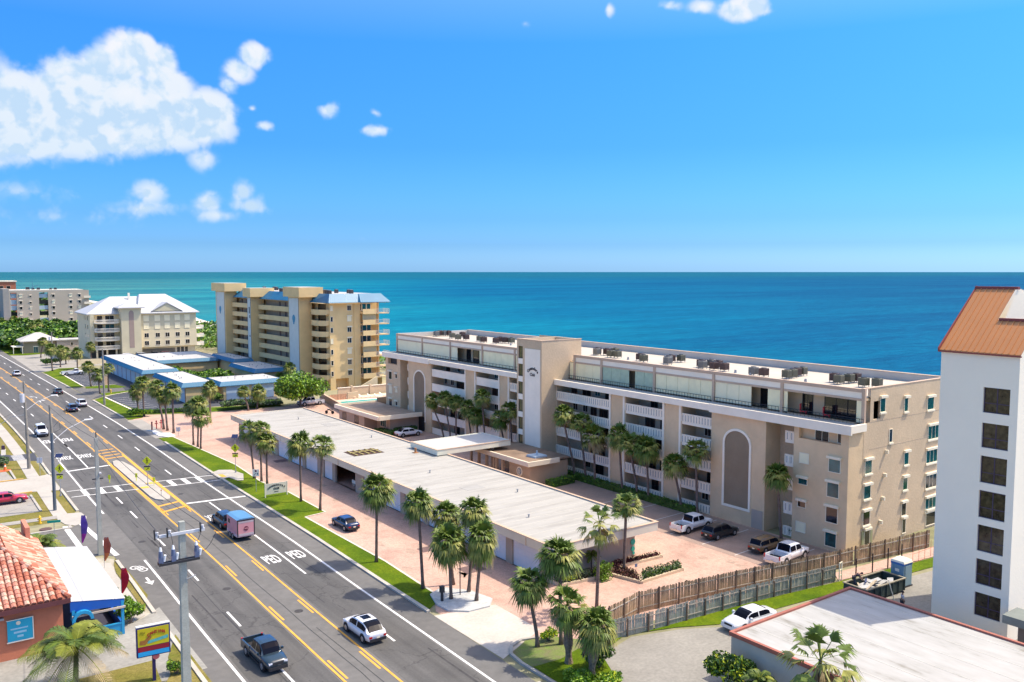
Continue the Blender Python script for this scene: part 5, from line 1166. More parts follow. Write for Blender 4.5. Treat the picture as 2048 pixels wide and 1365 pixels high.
for a, b in zw:
    o = piece('window', WC.setdefault('tfr%.1f' % (b - a), (lambda h: MB().box(-.97, .97, -.05, .02, 0, .05).box(-.97, .97, -.05, .02, h - .05, h).box(-.97, -.91, -.05, .02, .05, h - .05).box(.91, .97, -.05, .02, .05, h - .05).box(-.91, .91, -.03, .02, h * .36, h * .36 + .05).box(-.03, .03, -.03, .02, .05, h - .05).mesh('window', M('purple_bronze_frame', (.06, .04, .09), .5, .1)))(b - a)), Wt, (67.0, 30.135, a), -PI / 2)
    put('pane', WC.setdefault('tpn%.1f' % (b - a), MB().box(-.91, .91, -.01, .01, .05, b - a - .05).mesh('pane', tg)), o)
part('entry_slab', MB().box(64.5, 66.78, 24, 28.0, 2.5, 3.1), M('entry_grey', (.20, .22, .19), .9, .1), Wt)
part('entry_wall', MB().box(65.2, 66.5, 24, 27.2, 0, 2.5), M('entry_shade', (.16, .14, .12), .9, .1), Wt)
# ================================================================ LOW WHITE-ROOFED BUILDING
Lo = thing('low_building', 'low building with a stained white roof and red edge trim in the lower right corner', 'building', (46.3, 24, 0))
LX0, LX1, LY0, LY1 = 46.2, 60.4, 8, 37.6
part('wall', MB().box(LX0, LX1, LY0, LY1, 0, 2.85), M('low_cream', (.52, .46, .37), .9, .07, .5), Lo)
def stain(t, b, n, L):
    g = n('ShaderNodeNewGeometry'); mp = n('ShaderNodeMapping'); mp.inputs['Scale'].default_value = (1.2, .35, 1); L(g.outputs['Position'], mp.inputs['Vector'])
    a = noise(n, L, mp.outputs[0], .9, 8, .6); r = ramp(n, [(.28, (.22, .205, .165)), (.42, (.37, .36, .325)), (.65, (.43, .42, .385))]); L(a.outputs[0], r.inputs[0]); L(r.outputs[0], b.inputs['Base Color']); b.inputs['Roughness'].default_value = .85
part('roof', MB().box(LX0 + .1, LX1 - .1, LY0, LY1 - .1, 2.9, 3.0), special('stained_roof', stain), Lo)
mm = MB()
for k in range(6): mm.box(LX0 + 2 + k * 2.2, LX0 + 2.05 + k * 2.2, LY0, LY1 - .2, 3.0, 3.012)
part('roof_seam', mm, MATS['roof_seam'], Lo, kind='stuff')
part('roof_edge_trim', MB().box(LX0 - .12, LX0 + .12, LY0, LY1 + .12, 2.86, 3.14).box(LX0 + .12, LX1 + .12, LY1 - .12, LY1 + .12, 2.86, 3.14).box(LX1 - .12, LX1 + .12, LY0, LY1 - .12, 2.86, 3.14), M('red_edge', (.36, .12, .08), .7, .12, 1), Lo)
part('downpipe', MB().tube((LX0 - .1, 29.3, 0), (LX0 - .1, 29.3, 2.5), .08).box(LX0 - .3, LX0 + .0, 29.1, 30.1, 2.3, 2.5), greym, Lo)
part('wall_box', MB().box(LX0 - .1, LX0, 28.2, 28.6, 1.6, 2.2), greym, Lo)
# ================================================================ CANTINA
Ca = thing('restaurant', 'salmon restaurant with a barrel tile roof at the left edge beside the road sign', 'restaurant', (9.9, 69.5, 0))
sal = M('salmon_stucco', (.50, .17, .09), .9, .10, .6, .15, 5)
part('wall', MB().box(-6, 9.6, 69.6, 86.0, 0, 3.8), sal, Ca)
part('parapet_block', MB().box(9.0, 9.35, 84.4, 87.6, 3.8, 5.6), M('salmon_light', (.56, .22, .14), .9, .12, 1), Ca)
tile_mats = [M('tile_red', (.42, .14, .08), .85, .25, 2), M('tile_pale', (.56, .36, .26), .85, .2, 2), M('tile_pink', (.52, .22, .15), .85, .2, 2), M('tile_dark', (.24, .09, .06), .9, .2, 2)]
def tiles(fn, nu, nv, seed):
    """barrel tiles as stuff; fn(u,v)->point, columns u run up the slope"""
    mm = MB(); rt_ = random.Random(seed)
    for i in range(nu):
        for j in range(nv):
            if fn(i + .5, j + .5) is None: continue
            a, b = fn(i + .5, j), fn(i + .5, j + 1.12)
            if a is None or b is None: continue
            a, b = Vector(a), Vector(b); c_ = fn(i + 1, j + .5); c0 = fn(i, j + .5)
            if c_ is None or c0 is None: continue
            side = (Vector(c_) - Vector(c0)); w = side.length * .46; side.normalize(); up = side.cross((b - a).normalized()); 
            if up.z < 0: up = -up
            mi = rt_.choice((0, 0, 1, 2, 2, 1)); secs = []
            for p, lift in ((a, .05), (b, .0)):
                secs.append([tuple(p + side * w * math.cos(t) + up * (w * .9 * math.sin(t) + lift)) for t in (0, PI * .25, PI * .5, PI * .75, PI)])
            mm.loft(secs, mi, caps=False, closed=False); mm.face(secs[0][::-1], 3)
    return mm
# main hip: south slope and east slope
ez, rz_ = 3.95, 6.1; ex, sy = 10.0, 69.0; ry = 77.2; rxe = 6.6
def south(u, v):
    x = ex - u * .42; y = sy + v * .52; z = ez + (y - sy) * (rz_ - ez) / (ry - sy)
    if y > ry or x > ex - (y - sy) * (ex - rxe) / (ry - sy) + .1: return None
    return (x, y, z)
def east(u, v):
    y = sy + .2 + u * .42; x = ex - v * .45; z = ez + (ex - x) * (rz_ - ez) / (ex - rxe)
    if x < rxe or y < sy + (ex - x) * (ry - sy) / (ex - rxe) - .1 or y > 86.3: return None
    return (x, y, z)
base = MB(); base.face([(-7, sy, ez - .02), (ex, sy, ez - .02), (rxe, ry, rz_ - .02), (-7, ry, rz_ - .02)]); base.face([(ex, sy, ez - .02), (ex, 86.3, ez - .02), (rxe, 86.3, rz_ - .02), (rxe, ry, rz_ - .02)])
base.face([(-7, ry, rz_ - .02), (rxe, ry, rz_ - .02), (rxe, 86.3, rz_ - .02), (-7, 86.3, rz_ - .02)])
part('roof_deck', base, tile_mats[3], Ca)
part('roof_tiles', tiles(south, 40, 16, 2), tile_mats, Ca, kind='stuff'); part('roof_tiles', tiles(east, 41, 8, 3), tile_mats, Ca, kind='stuff')
mm = MB()
for k in range(17):
    t0, t1 = k / 17, (k + 1.1) / 17; a = Vector((ex, sy, ez)).lerp(Vector((rxe, ry, rz_)), t0); b = Vector((ex, sy, ez)).lerp(Vector((rxe, ry, rz_)), t1); mm.tube(a + Vector((0, 0, .1)), b + Vector((0, 0, .06)), .17, .13, 6, k % 3)
for k in range(18): a = Vector((rxe, ry + k * .5, rz_ + .08)); mm.tube(a, a + Vector((0, .55, 0)), .16, .13, 6, k % 3)
part('ridge_tiles', mm, tile_mats, Ca, kind='stuff')
part('eave_board', MB().box(-7, ex, sy - .06, sy, ez - .35, ez).box(ex, ex + .06, sy - .06, 86.3, ez - .35, ez), M('dark_maroon', (.13, .04, .04), .7, .1), Ca)
part('floodlight', MB().box(5.4, 5.8, 69.2, 69.5, 3.2, 3.35), greym, Ca)
wsn = part('wall_sign', MB().box(6.0, 7.6, 69.5, 69.6, 1.4, 2.95), M('turquoise_sign', (.02, .40, .56), .5, .08), Ca)
part('sign_frame', MB().box(5.94, 7.66, 69.46, 69.5, 1.32, 1.4).box(5.94, 7.66, 69.46, 69.5, 2.95, 3.0).box(7.6, 7.66, 69.46, 69.5, 1.4, 2.95), white, wsn)
part('sign_stripe', MB().box(6.2, 7.3, 69.48, 69.5, 2.25, 2.35), M('pale_cyan', (.35, .62, .72), .6, .1), wsn); part('sign_stripe', MB().box(6.4, 7.2, 69.48, 69.5, 1.95, 2.1), MATS['pale_cyan'], wsn); part('sign_stripe', MB().box(6.6, 7.0, 69.48, 69.5, 1.65, 1.8), MATS['pale_cyan'], wsn)
part('sign_logo', MB().tube((6.7, 69.5, 2.7), (6.7, 69.48, 2.7), .15, .15, 12), offw, wsn)
for i, t_ in enumerate(('OPEN', 'TACOS')): pass
# porch: white ribbed roof on blue framing
Po = thing('porch', 'white ribbed metal porch roof on blue framing against the salmon restaurant', 'porch', (10, 69.5, 0))
blu = M('cobalt_paint', (.01, .10, .42), .5, .08); blt = M('turquoise_paint', (.02, .28, .50), .5, .08)
mm = MB(); npz = 66
for k in range(npz):
    y0 = 69.6 + (85.0 - 69.6) * k / npz; y1 = y0 + (85.0 - 69.6) / npz
    mm.loft([[(10.06, y0, 3.45), (10.06, y0 + .16, 3.51), (10.06, y1, 3.45)], [(13.9, y0, 2.85), (13.9, y0 + .16, 2.91), (13.9, y1, 2.85)]], 0, caps=False, closed=False)
part('ribbed_roof', mm, M('white_ribbed_metal', (.44, .45, .45), .45, .03), Po, kind='stuff')
part('gable_panel', MB().face([(10.1, 69.62, 2.6), (13.8, 69.62, 2.3), (13.8, 69.62, 2.83), (10.1, 69.62, 3.43)]), blu, Po)
part('beam', MB().box(10.2, 13.9, 69.5, 69.6, 2.15, 2.3), M('driftwood', (.50, .42, .34), .9, .2), Po)
part('beam', MB().box(13.7, 13.85, 69.7, 84.9, 2.5, 2.8), blu, Po)
for x, y in ((13.6, 69.6), (10.2, 69.6), (13.6, 74.5), (13.6, 79.5), (13.6, 84.5)): part('post', MB().box(x, x + .2, y, y + .2, 0, 2.7), blt, Po)
part('low_wall', MB().box(10.4, 13.6, 69.65, 69.75, 0, .9), blt, Po); part('low_wall', MB().box(13.62, 13.78, 69.9, 84.4, 0, .9), blu, Po)
part('handrail', MB().box(10.4, 13.6, 69.6, 69.8, .92, 1.0), blt, Po)
part('deck', MB().box(10.1, 13.6, 69.8, 84.8, .05, .14), M('dim_deck', (.05, .05, .08), .8, .1), Po)
mm = MB(); 
for k in range(9): a, b = PI * k / 9, PI * (k + 1) / 9; mm.face([(10.9 + .75 * math.cos(a), 69.3, 1.9 + .75 * math.sin(a)), (10.9 + .75 * math.cos(b), 69.3, 1.9 + .75 * math.sin(b)), (10.9 + .75 * math.cos(b), 70.2, 1.9 + .75 * math.sin(b)), (10.9 + .75 * math.cos(a), 70.2, 1.9 + .75 * math.sin(a))]); mm.face([(10.9 + .75 * math.cos(a), 69.3, 1.9 + .75 * math.sin(a)), (10.9 + .52 * math.cos(a), 69.3, 1.9 + .52 * math.sin(a)), (10.9 + .52 * math.cos(b), 69.3, 1.9 + .52 * math.sin(b)), (10.9 + .75 * math.cos(b), 69.3, 1.9 + .75 * math.sin(b))])
part('arched_hood', mm, blt, Po)

# ================================================================ PALMS
def fan(mb, org, d, up, pl, bl, rv, mi, nseg=13, spread=2.0, droop=.35):
    """one costapalmate leaf: stem pl, blade bl"""
    d = Vector(d).normalized(); s_ = d.cross(Vector((0, 0, 1)))
    if s_.length < .1: s_ = Vector((1, 0, 0))
    s_.normalize(); n_ = s_.cross(d).normalized()
    p0 = Vector(org); p1 = p0 + d * pl + Vector((0, 0, -pl * .08))
    w = .03
    mb.face([p0 - s_ * w, p0 + s_ * w, p1 + s_ * w, p1 - s_ * w], mi)
    for k in range(nseg):
        t = -spread / 2 + spread * k / (nseg - 1); a = t + rv.uniform(-.05, .05)
        L_ = bl * (1 - .22 * abs(t)) * rv.uniform(.85, 1.08)
        q = (d * math.cos(a) + s_ * math.sin(a)).normalized(); fold = n_ * (-.18 * abs(math.sin(a)))
        m_ = p1 + (q + fold) * L_ * .58; e_ = p1 + (q + fold) * L_ + Vector((0, 0, -droop * L_ * rv.uniform(.6, 1.3)))
        sd = (n_.cross(q)).normalized() * (.055 * bl / .8)
        mb.face([p1, m_ + sd, m_ - sd], mi); mb.face([m_ - sd, m_ + sd, e_], mi)
def sabal_crown(seed, pl=.60, bl=1.0, n=54, dry=.25, low=-.9):
    rv = random.Random(seed); mb = MB()
    for k in range(n):
        u = (k + .5) / n; el_ = 1.45 - (1.45 - low) * (u ** .8); a = k * 2.39996 + rv.uniform(-.3, .3)
        d = (math.cos(el_) * math.cos(a), math.cos(el_) * math.sin(a), math.sin(el_))
        r_ = rv.random(); mi = 0 if u < .35 else (1 if r_ < .62 else 0)
        if u > .72 and r_ < dry: mi = 2
        fan(mb, (0, 0, rv.uniform(-.15, .1)), d, None, pl * rv.uniform(.75, 1.15), bl * rv.uniform(.85, 1.1), rv, mi, droop=.3 + .35 * u)
    # old flower stalks and dead fans hugging the trunk
    for k in range(5):
        a = rv.uniform(0, 6.28); fan(mb, (0, 0, -.3), (math.cos(a) * .45, math.sin(a) * .45, -1), None, .3, .75, rv, 2, 7, 1.3, .2)
    return mb.mesh('crown', [palmA, palmB, palmC])
CR = [sabal_crown(s_) for s_ in (1, 2, 3)] + [sabal_crown(4, .55, .95, 46, .5, -1.1), sabal_crown(5, .66, 1.05, 60, .15, -.8), sabal_crown(6, .72, 1.0, 40, .6, -1.0), sabal_crown(7, .52, 1.12, 48, .35, -1.25), sabal_crown(8, .8, .92, 42, .3, -.6)]
WCR = [sabal_crown(9, 1.15, .95, 24, .15, -1.0), sabal_crown(10, 1.2, 1.05, 26, .1, -1.1)]
def trunk_mesh(h, dx, dy, r0=.17, r1=.13, boots=False, seed=0):
    mb = MB(); n = 9; pts = []; rs = []
    for k in range(n + 1):
        t = k / n; s_ = t * t * (3 - 2 * t) if abs(dx) + abs(dy) > .8 else t
        pts.append((dx * s_, dy * s_, h * t)); rs.append((r0 * 1.35 if k == 0 else r0 + (r1 - r0) * t) * (1.55 if boots and t > .3 else 1))
    secs = [[(p[0] + r_ * math.cos(a), p[1] + r_ * math.sin(a), p[2]) for a in [2 * PI * j / 8 for j in range(8)]] for p, r_ in zip(pts, rs)]
    mb.loft(secs, 0)
    if boots:
        rv = random.Random(seed)
        for k in range(60):
            t = .3 + .68 * k / 60; a = k * 2.4; p = Vector((dx * t, dy * t, h * t)); o_ = Vector((math.cos(a), math.sin(a), 0)); sd = Vector((-o_.y, o_.x, 0)) * .07
            mb.face([p + o_ * .16 + sd, p + o_ * .16 - sd, p + o_ * .42 + Vector((0, 0, .22))], 0)
    return mb.mesh('trunk', bootm if boots else trunkm, smooth=not boots)
PT = [(37.3,270.4,6.4,-0.3,0.2),(40.3,315.4,5.4,0.7,-0.5),(40.8,280.5,5.1,0.2,-0.1),(43.5,288.6,3.6,0.0,-0.0),(43.9,271.8,4.8,0.0,-0.0),(51.8,295.3,4.7,-0.2,0.2),(39.7,228.2,5.0,-0.5,0.3),(39.0,213.8,4.5,-0.3,0.2),(41.3,216.2,5.5,-0.0,0.0),(39.4,178.3,4.5,-0.4,0.3),(39.6,175.2,6.5,-0.1,0.0),(39.0,158.3,7.6,-0.8,0.6),(39.2,156.6,6.1,-0.3,0.2),(39.5,153.8,7.4,0.0,-0.0),(39.2,140.9,6.2,-0.0,0.0),(39.3,138.9,7.0,0.3,-0.2),(39.2,137.0,5.0,0.2,-0.1),(47.8,160.3,6.4,-0.0,0.0),(58.2,169.8,4.0,-0.7,0.5),(60.5,171.3,3.4,0.3,-0.2),(75.0,190.6,5.6,0.1,-0.1),(76.5,200.2,2.2,0.0,-0.0),(39.3,113.0,6.5,-0.4,0.3),(39.5,110.8,6.9,0.0,-0.0),(39.5,108.7,5.7,0.0,-0.0),(39.8,98.1,7.2,0.0,-0.0),(40.1,93.1,7.7,0.3,-0.2),(37.1,73.0,7.2,0.1,-0.1),(37.2,64.3,7.7,-0.3,0.2),(37.8,60.6,5.0,-0.1,0.1),(39.9,61.1,7.2,0.5,-0.3),(39.3,59.0,5.5,0.4,-0.3),(39.9,63.6,6.4,-0.5,0.3),(38.1,49.0,4.9,-0.5,0.4),(39.8,48.3,6.8,-0.1,0.1),(38.3,45.6,4.2,-0.1,0.1),(38.3,43.2,3.5,0.3,-0.2),(46.1,51.4,7.4,0.2,-0.1),(54.5,57.0,6.3,0.1,-0.1),(74.1,120.8,6.8,-1.5,1.1),(74.1,118.7,7.3,-0.7,0.5),(74.1,117.0,6.9,-0.0,0.0),(74.1,112.3,6.6,-0.5,0.4),(74.1,110.5,5.7,-0.2,0.1),(74.1,108.5,8.7,-0.4,0.3),(74.1,103.0,6.0,-0.7,0.5),(74.1,101.4,7.5,-0.3,0.2),(74.1,87.2,8.9,-1.2,0.9),(74.7,85.7,7.9,-0.6,0.4),(74.1,83.1,6.6,-0.2,0.1),(74.1,77.9,7.5,-0.5,0.3),(74.1,75.3,6.8,-0.7,0.5),(74.1,73.3,6.6,-0.3,0.2),(74.1,68.0,5.6,-0.7,0.5),(74.1,65.5,7.6,-0.3,0.2),(74.1,54.1,7.0,-0.5,0.3),(72.3,139.8,1.4,-0.1,0.0),(75.3,139.0,1.9,-0.1,0.0),(47.3,395.9,6.1,0.2,-0.2),(51.8,412.4,5.9,0.2,-0.2),(49.1,468.1,5.2,0.2,-0.1),(61.6,434.4,3.6,0.1,-0.1),(68.4,445.6,2.1,0.1,-0.1),(65.9,487.8,10.8,0.4,-0.3),(69.8,428.5,2.7,0.1,-0.1),(44.8,462.7,4.7,-1.1,0.8)]
def palm_label(i, x, y, h):
    if y > 260: return None
    return None
rp = random.Random(21)
LBL = {
 22: 'leftmost palm of the trio on the lawn beside the crosswalk landing', 23: 'middle palm of the trio on the lawn north of the club sign', 24: 'right palm of the trio just behind the club sign',
 25: 'left palm of the pair between the club sign and the blue car', 26: 'right palm of the pair, at the lawn corner near the parked blue car',
 27: 'lone tall palm in front of the garage, at the lawn edge near the blue car', 28: 'slightly leaning palm at the lawn end beside the gravel island', 29: 'short front palm rooted in the gravel island', 30: 'tall rear palm on the gravel island with dry fans', 31: 'curved palm at the right side of the gravel island', 32: 'crowded palm of the gravel island hidden behind its short neighbour',
 33: 'leaning palm in the kerbed bed at the driveway mouth', 34: 'tall palm rising before the garage corner from the kerbed bed', 35: 'stout palm with old leaf boots in the corner bed', 36: 'low shaggy palm of the corner bed nearest the camera', 37: 'tall thin fan palm with long stems before the garage end', 38: 'tall sabal palm standing in the planter at the garage end',
 55: 'palm in the dark recess beside the corner block of the condominium', 56: 'small palm by the clubhouse window', 57: 'small palm beside the clubhouse doorway',
 18: 'left of two palms before the pale blue garage doors', 19: 'right of two palms before the pale blue garage doors', 20: 'shaggy palm above the round green tree, by the tan tower', 21: 'low palm tucked behind the round green tree', 17: 'single palm on the paved court behind the trio of thin palms'}
ORD = ['first', 'second', 'third', 'fourth', 'fifth', 'sixth', 'seventh', 'eighth', 'ninth', 'tenth']
palm_names = {}; buckets = {}
for i, (x, y, h, dx, dy) in enumerate(PT):
    if i in LBL: palm_names[i] = (LBL[i], None); continue
    k_ = ('palms before the far beige block', '%s palm from the left before the far beige block', 0) if y > 380 else ('palms near the bungalow drive', '%s palm along the bungalow drive counted from the road', 0) if y > 262 else ('palms round the dark parking lot', '%s palm from the left beside the dark parking lot', 0) if y > 205 else ('palms at the north entry', '%s tall palm counted from the dark lot towards the white stones', 1) if y > 150 else ('thin palm trio', '%s thin palm of the trio on the lawn north of the crosswalk', 1) if y > 130 else ('courtyard palms north of the tower', '%s courtyard palm counted leftwards from the elevator tower', 2) if y > 100 else ('courtyard palms south of the tower', '%s courtyard palm counted rightwards from the elevator tower', 1)
    buckets.setdefault(k_, []).append((x if k_[2] == 0 else (-y if k_[2] == 1 else y), i))
for k_, v in buckets.items():
    for n_, (_, i) in enumerate(sorted(v)): palm_names[i] = (k_[1] % ORD[n_], k_[0])
for i, (x, y, h, dx, dy) in enumerate(PT):
    boots = i in (35, 36); wash = i == 37
    lab, grp = palm_names[i]
    t = thing('palm_tree', lab, 'palm tree', (x, y, .02 if x > 41 else .05), 0, grp)
    sc = 1.14 if h > 3 else .6 + .12 * h
    if y > 380: sc = 1.7
    elif y > 262: sc = 1.35
    elif y > 150: sc = 1.2
    if x > 70 and y < 130: sc = 1.12
    if i in (56, 57): sc = .75
    r_ = .15 if not boots else .24
    put('trunk', trunk_mesh(h, dx, dy, r_ * (1.25 if y > 150 else 1), r_ * .8 * (1.2 if y > 150 else 1), boots, i), t)
    o = put('crown', WCR[0] if wash else rp.choice(CR), t, (dx, dy, h + .05), rp.uniform(0, 6.28)); s2 = sc * (.92 if wash else 1) * rp.uniform(.92, 1.1); o.scale = (s2 * rp.uniform(.92, 1.06), s2, s2 * rp.uniform(.86, 1.12)); o.rotation_euler = (rp.gauss(0, .09), rp.gauss(0, .09), rp.uniform(0, 6.28))
# fan palm before the low white roof
t = thing('fan_palm', 'spiky fan palm rising in front of the low white roof', 'palm tree', (44.1, 29.3, 0)); hF = 4.8
put('trunk', trunk_mesh(hF, 0.1, 0, .13, .1), t); o = put('crown', WCR[1], t, (.1, 0, hF), 1.0); o.scale = (1.25, 1.25, 1.2)
# feather palms
def feather_crown(seed, n, L_, leaf, mats=(0, 0, 0, 1), droop=1.0):
    rv = random.Random(seed); mb = MB()
    for k in range(n):
        a = k * 2.39996 + rv.uniform(-.2, .2); e0 = rv.uniform(.35, 1.25) if k < n * .75 else rv.uniform(-.3, .2); L2 = L_ * rv.uniform(.8, 1.1); mi = rv.choice(mats) if k < n * .85 else 2
        pts = []
        for j in range(9):
            t = j / 8; r_ = L2 * (t * math.cos(e0) + .12 * t * t); z = L2 * (t * math.sin(e0) - droop * .62 * t * t)
            pts.append(Vector((math.cos(a) * r_, math.sin(a) * r_, z)))
        mb.path(pts, [.035 * (1 - t / 9) + .006 for t in range(9)], 4, 1)
        for j in range(34):
            t = .12 + .87 * j / 34; f = t * 8; i0 = min(7, int(f)); p = pts[i0].lerp(pts[i0 + 1], f - i0); dr = (pts[i0 + 1] - pts[i0]).normalized(); s_ = dr.cross(Vector((0, 0, 1))).normalized()
            ll = leaf * math.sin(PI * (.12 + .8 * t)) * rv.uniform(.85, 1.1)
            for sg in (-1, 1):
                q = (s_ * sg * .85 + dr * .55).normalized(); m_ = p + q * ll * .55 + Vector((0, 0, .02)); e_ = p + q * ll + Vector((0, 0, -.42 * ll)); w = dr * .028
                mb.face([p - w, p + w, m_ + w, m_ - w], mi); mb.face([m_ - w, m_ + w, e_], mi)
    return mb.mesh('crown', [M('feather_leaf', (.075, .12, .012), .6, .35, 2), M('feather_leaf_light', (.20, .22, .02), .6, .3, 2), palmC])
t = thing('coconut_palm', 'big drooping coconut palm in front of the salmon restaurant', 'palm tree', (9.0, 61.4, 0)); put('trunk', trunk_mesh(3.1, .2, .2, .2, .14), t); put('crown', feather_crown(3, 36, 3.5, 1.1), t, (.2, .2, 3.1))
t = thing('feather_palm', 'small feathery palm behind the white porch roof', 'palm tree', (10.4, 88.2, 0)); put('trunk', trunk_mesh(2.9, 0, 0, .12, .1), t); put('crown', feather_crown(5, 26, 2.3, .75), t, (0, 0, 2.9))
t = thing('pygmy_palm', 'little feathery palm beside the round bush at the low building', 'palm tree', (44.4, 33.8, 0)); put('trunk', trunk_mesh(1.7, 0, 0, .09, .07), t); put('crown', feather_crown(7, 20, 1.35, .38), t, (0, 0, 1.7))
t = thing('pygmy_palm', 'little dark feathery palm against the garage end wall', 'palm tree', (52.47,59.25)+(0,)); put('trunk', trunk_mesh(1.5, 0, 0, .08, .06), t); put('crown', feather_crown(8, 16, 1.0, .3), t, (0, 0, 1.5))
# ================================================================ BUSHES, TREES, HEDGES
def clumps(seed, n, rx, ry, rz, size, mats=3, flat_=False, shape='ball', weights=(0, 0, 1, 1, 2), lumps=9):
    rv = random.Random(seed); mb = MB()
    L_ = [(rv.uniform(-.6, .6) * rx, rv.uniform(-.6, .6) * ry, rv.uniform(-.1, .55) * rz, rv.uniform(.35, .6)) for _ in range(lumps)]
    for _ in range(n):
        if shape == 'box': p = Vector((rv.uniform(-rx, rx), rv.uniform(-ry, ry), rv.uniform(0, 2 * rz))); f_ = rv.random(); 
        else:
            c_ = rv.choice(L_); v = Vector((rv.gauss(0, 1), rv.gauss(0, 1), rv.gauss(0, 1))).normalized() * (rv.random() ** .25)
            p = Vector((c_[0] + v.x * rx * c_[3], c_[1] + v.y * ry * c_[3], rz + c_[2] + v.z * rz * c_[3]))
            if p.z < .03: p.z = rv.uniform(.03, .3 * rz)
        nrm = Vector((rv.gauss(0, 1), rv.gauss(0, 1), rv.gauss(.5, .8))).normalized(); u = nrm.orthogonal().normalized(); w = nrm.cross(u); s1 = size * rv.uniform(.6, 1.3)
        a = rv.uniform(0, 6.28); u, w = u * math.cos(a) + w * math.sin(a), w * math.cos(a) - u * math.sin(a)
        mi = rv.choice(weights)
        mb.face([p - u * s1, p + w * s1 * .45, p + u * s1, p - w * s1 * .45], mi)
    return mb
def bush(name, label, cat, x, y, rx, ry, rz, size, n, mats, seed, z=0, group=None, weights=(0, 0, 1, 1, 2), stems=True, rz_=0, shape='ball', lumps=9):
    t = thing(name, label, cat, (x, y, z), rz_, group)
    put('foliage', clumps(seed, n, rx, ry, rz, size, shape=shape, weights=weights, lumps=lumps).mesh('foliage', mats), t)
    if stems:
        mb = MB()
        for k in range(4): a = k * 1.6; mb.tube((0, 0, 0), (rx * .4 * math.cos(a), ry * .4 * math.sin(a), rz), .05, .02, 5)
        put('stem', mb.mesh('stem', trunkm), t)
    return t
# big green sea grape tree
t = thing('sea_grape_tree', 'bright green broad tree beside the white pickup and the pool wall', 'tree', (68.6, 168.5, 0))
mb = MB(); mb.path([(0, 0, 0), (.1, 0, 1.4), (.4, .3, 3)], [.3, .24, .18], 7); 
for a in range(7): mb.path([(.2, .1, 1.6), (math.cos(a) * 1.8, math.sin(a) * 1.8, 3.2), (math.cos(a) * 3, math.sin(a) * 3, 4.6)], [.14, .09, .03], 5)
put('trunk', mb.mesh('trunk', trunkm), t)
put('crown', clumps(31, 11000, 5.0, 4.6, 3.5, .33, weights=(1, 1, 2, 2, 2, 0), lumps=22).mesh('crown', [leafA, leafB, leafC]), t)
LM = [leafA, leafB, leafC]
# thickets
def thicket(name, label, pts, n, h, size, mats, seed, weights, zf=None):
    rv = random.Random(seed); mb = MB(); xs = [p[0] for p in pts]; ys = [p[1] for p in pts]
    def ins(x, y):
        c_ = False; j = len(pts) - 1
        for i in range(len(pts)):
            if (pts[i][1] > y) != (pts[j][1] > y) and x < (pts[j][0] - pts[i][0]) * (y - pts[i][1]) / (pts[j][1] - pts[i][1]) + pts[i][0]: c_ = not c_
            j = i
        return c_
    import mathutils.noise as mn
    k = 0
    while k < n:
        x, y = rv.uniform(min(xs), max(xs)), rv.uniform(min(ys), max(ys))
        if not ins(x, y): continue
        hh = h * (.45 + .9 * max(0, mn.noise(Vector((x * .13, y * .13, seed))) + .45)); z = hh * rv.uniform(.55, 1) ** .5
        nrm = Vector((rv.gauss(0, .8), rv.gauss(0, .8), rv.gauss(.8, .6))).normalized(); u = nrm.orthogonal().normalized(); w = nrm.cross(u); s1 = size * rv.uniform(.6, 1.4); p = Vector((x, y, z))
        mb.face([p - u * s1, p + w * s1 * .6, p + u * s1, p - w * s1 * .6], rv.choice(weights)); k += 1
    o = single(name, mb, mats, label, 'vegetation', kind='stuff'); return o
thicket('thicket', 'dense green coastal thicket behind the tan bungalow', [(34, 345), (60, 345), (70, 330), (78, 345), (80, 440), (60, 462), (30, 455)], 26000, 5.0, .8, LM, 3, (0, 0, 1, 1, 2))
thicket('thicket', 'dark green scrub left of the bungalow beyond the road bend', [(28, 360), (38, 350), (40, 460), (60, 560), (30, 560), (18, 420)], 12000, 5, .9, LM, 4, (0, 0, 1))
thicket('dune_vegetation', 'green dune plants along the beach', [(92, 262), (112, 190), (118, 190), (134, 330), (128, 520), (112, 620), (92, 560), (90, 330)], 16000, 3.0, .7, LM, 5, (0, 1, 1, 2))
thicket('dune_vegetation', 'low dune plants behind the long condominium', [(96, 20), (101, 20), (110, 185), (98, 185)], 9000, 1.6, .5, LM, 6, (0, 1, 2))
thicket('garden_shrubbery', 'mixed grey green shrubs along the pale blue garage', [(54.38,175.75), (67.29,176.33), (66.26,171.97), (53.59,171.65)], 3600, 1.5, .28, [leafG, leafA, leafB], 7, (0, 0, 1, 2))
thicket('courtyard_garden', 'garden greenery between the blue edged garages', [(61, 202), (69, 200), (70.5, 224), (60, 236), (58.5, 216)], 5200, 2.9, .40, LM, 8, (0, 1, 1, 2))
thicket('far_vegetation', 'distant greenery north of the brick block', [(10, 560), (60, 600), (110, 640), (110, 1400), (-60, 1400), (-60, 600)], 7000, 7, 3.0, LM, 9, (0, 1))
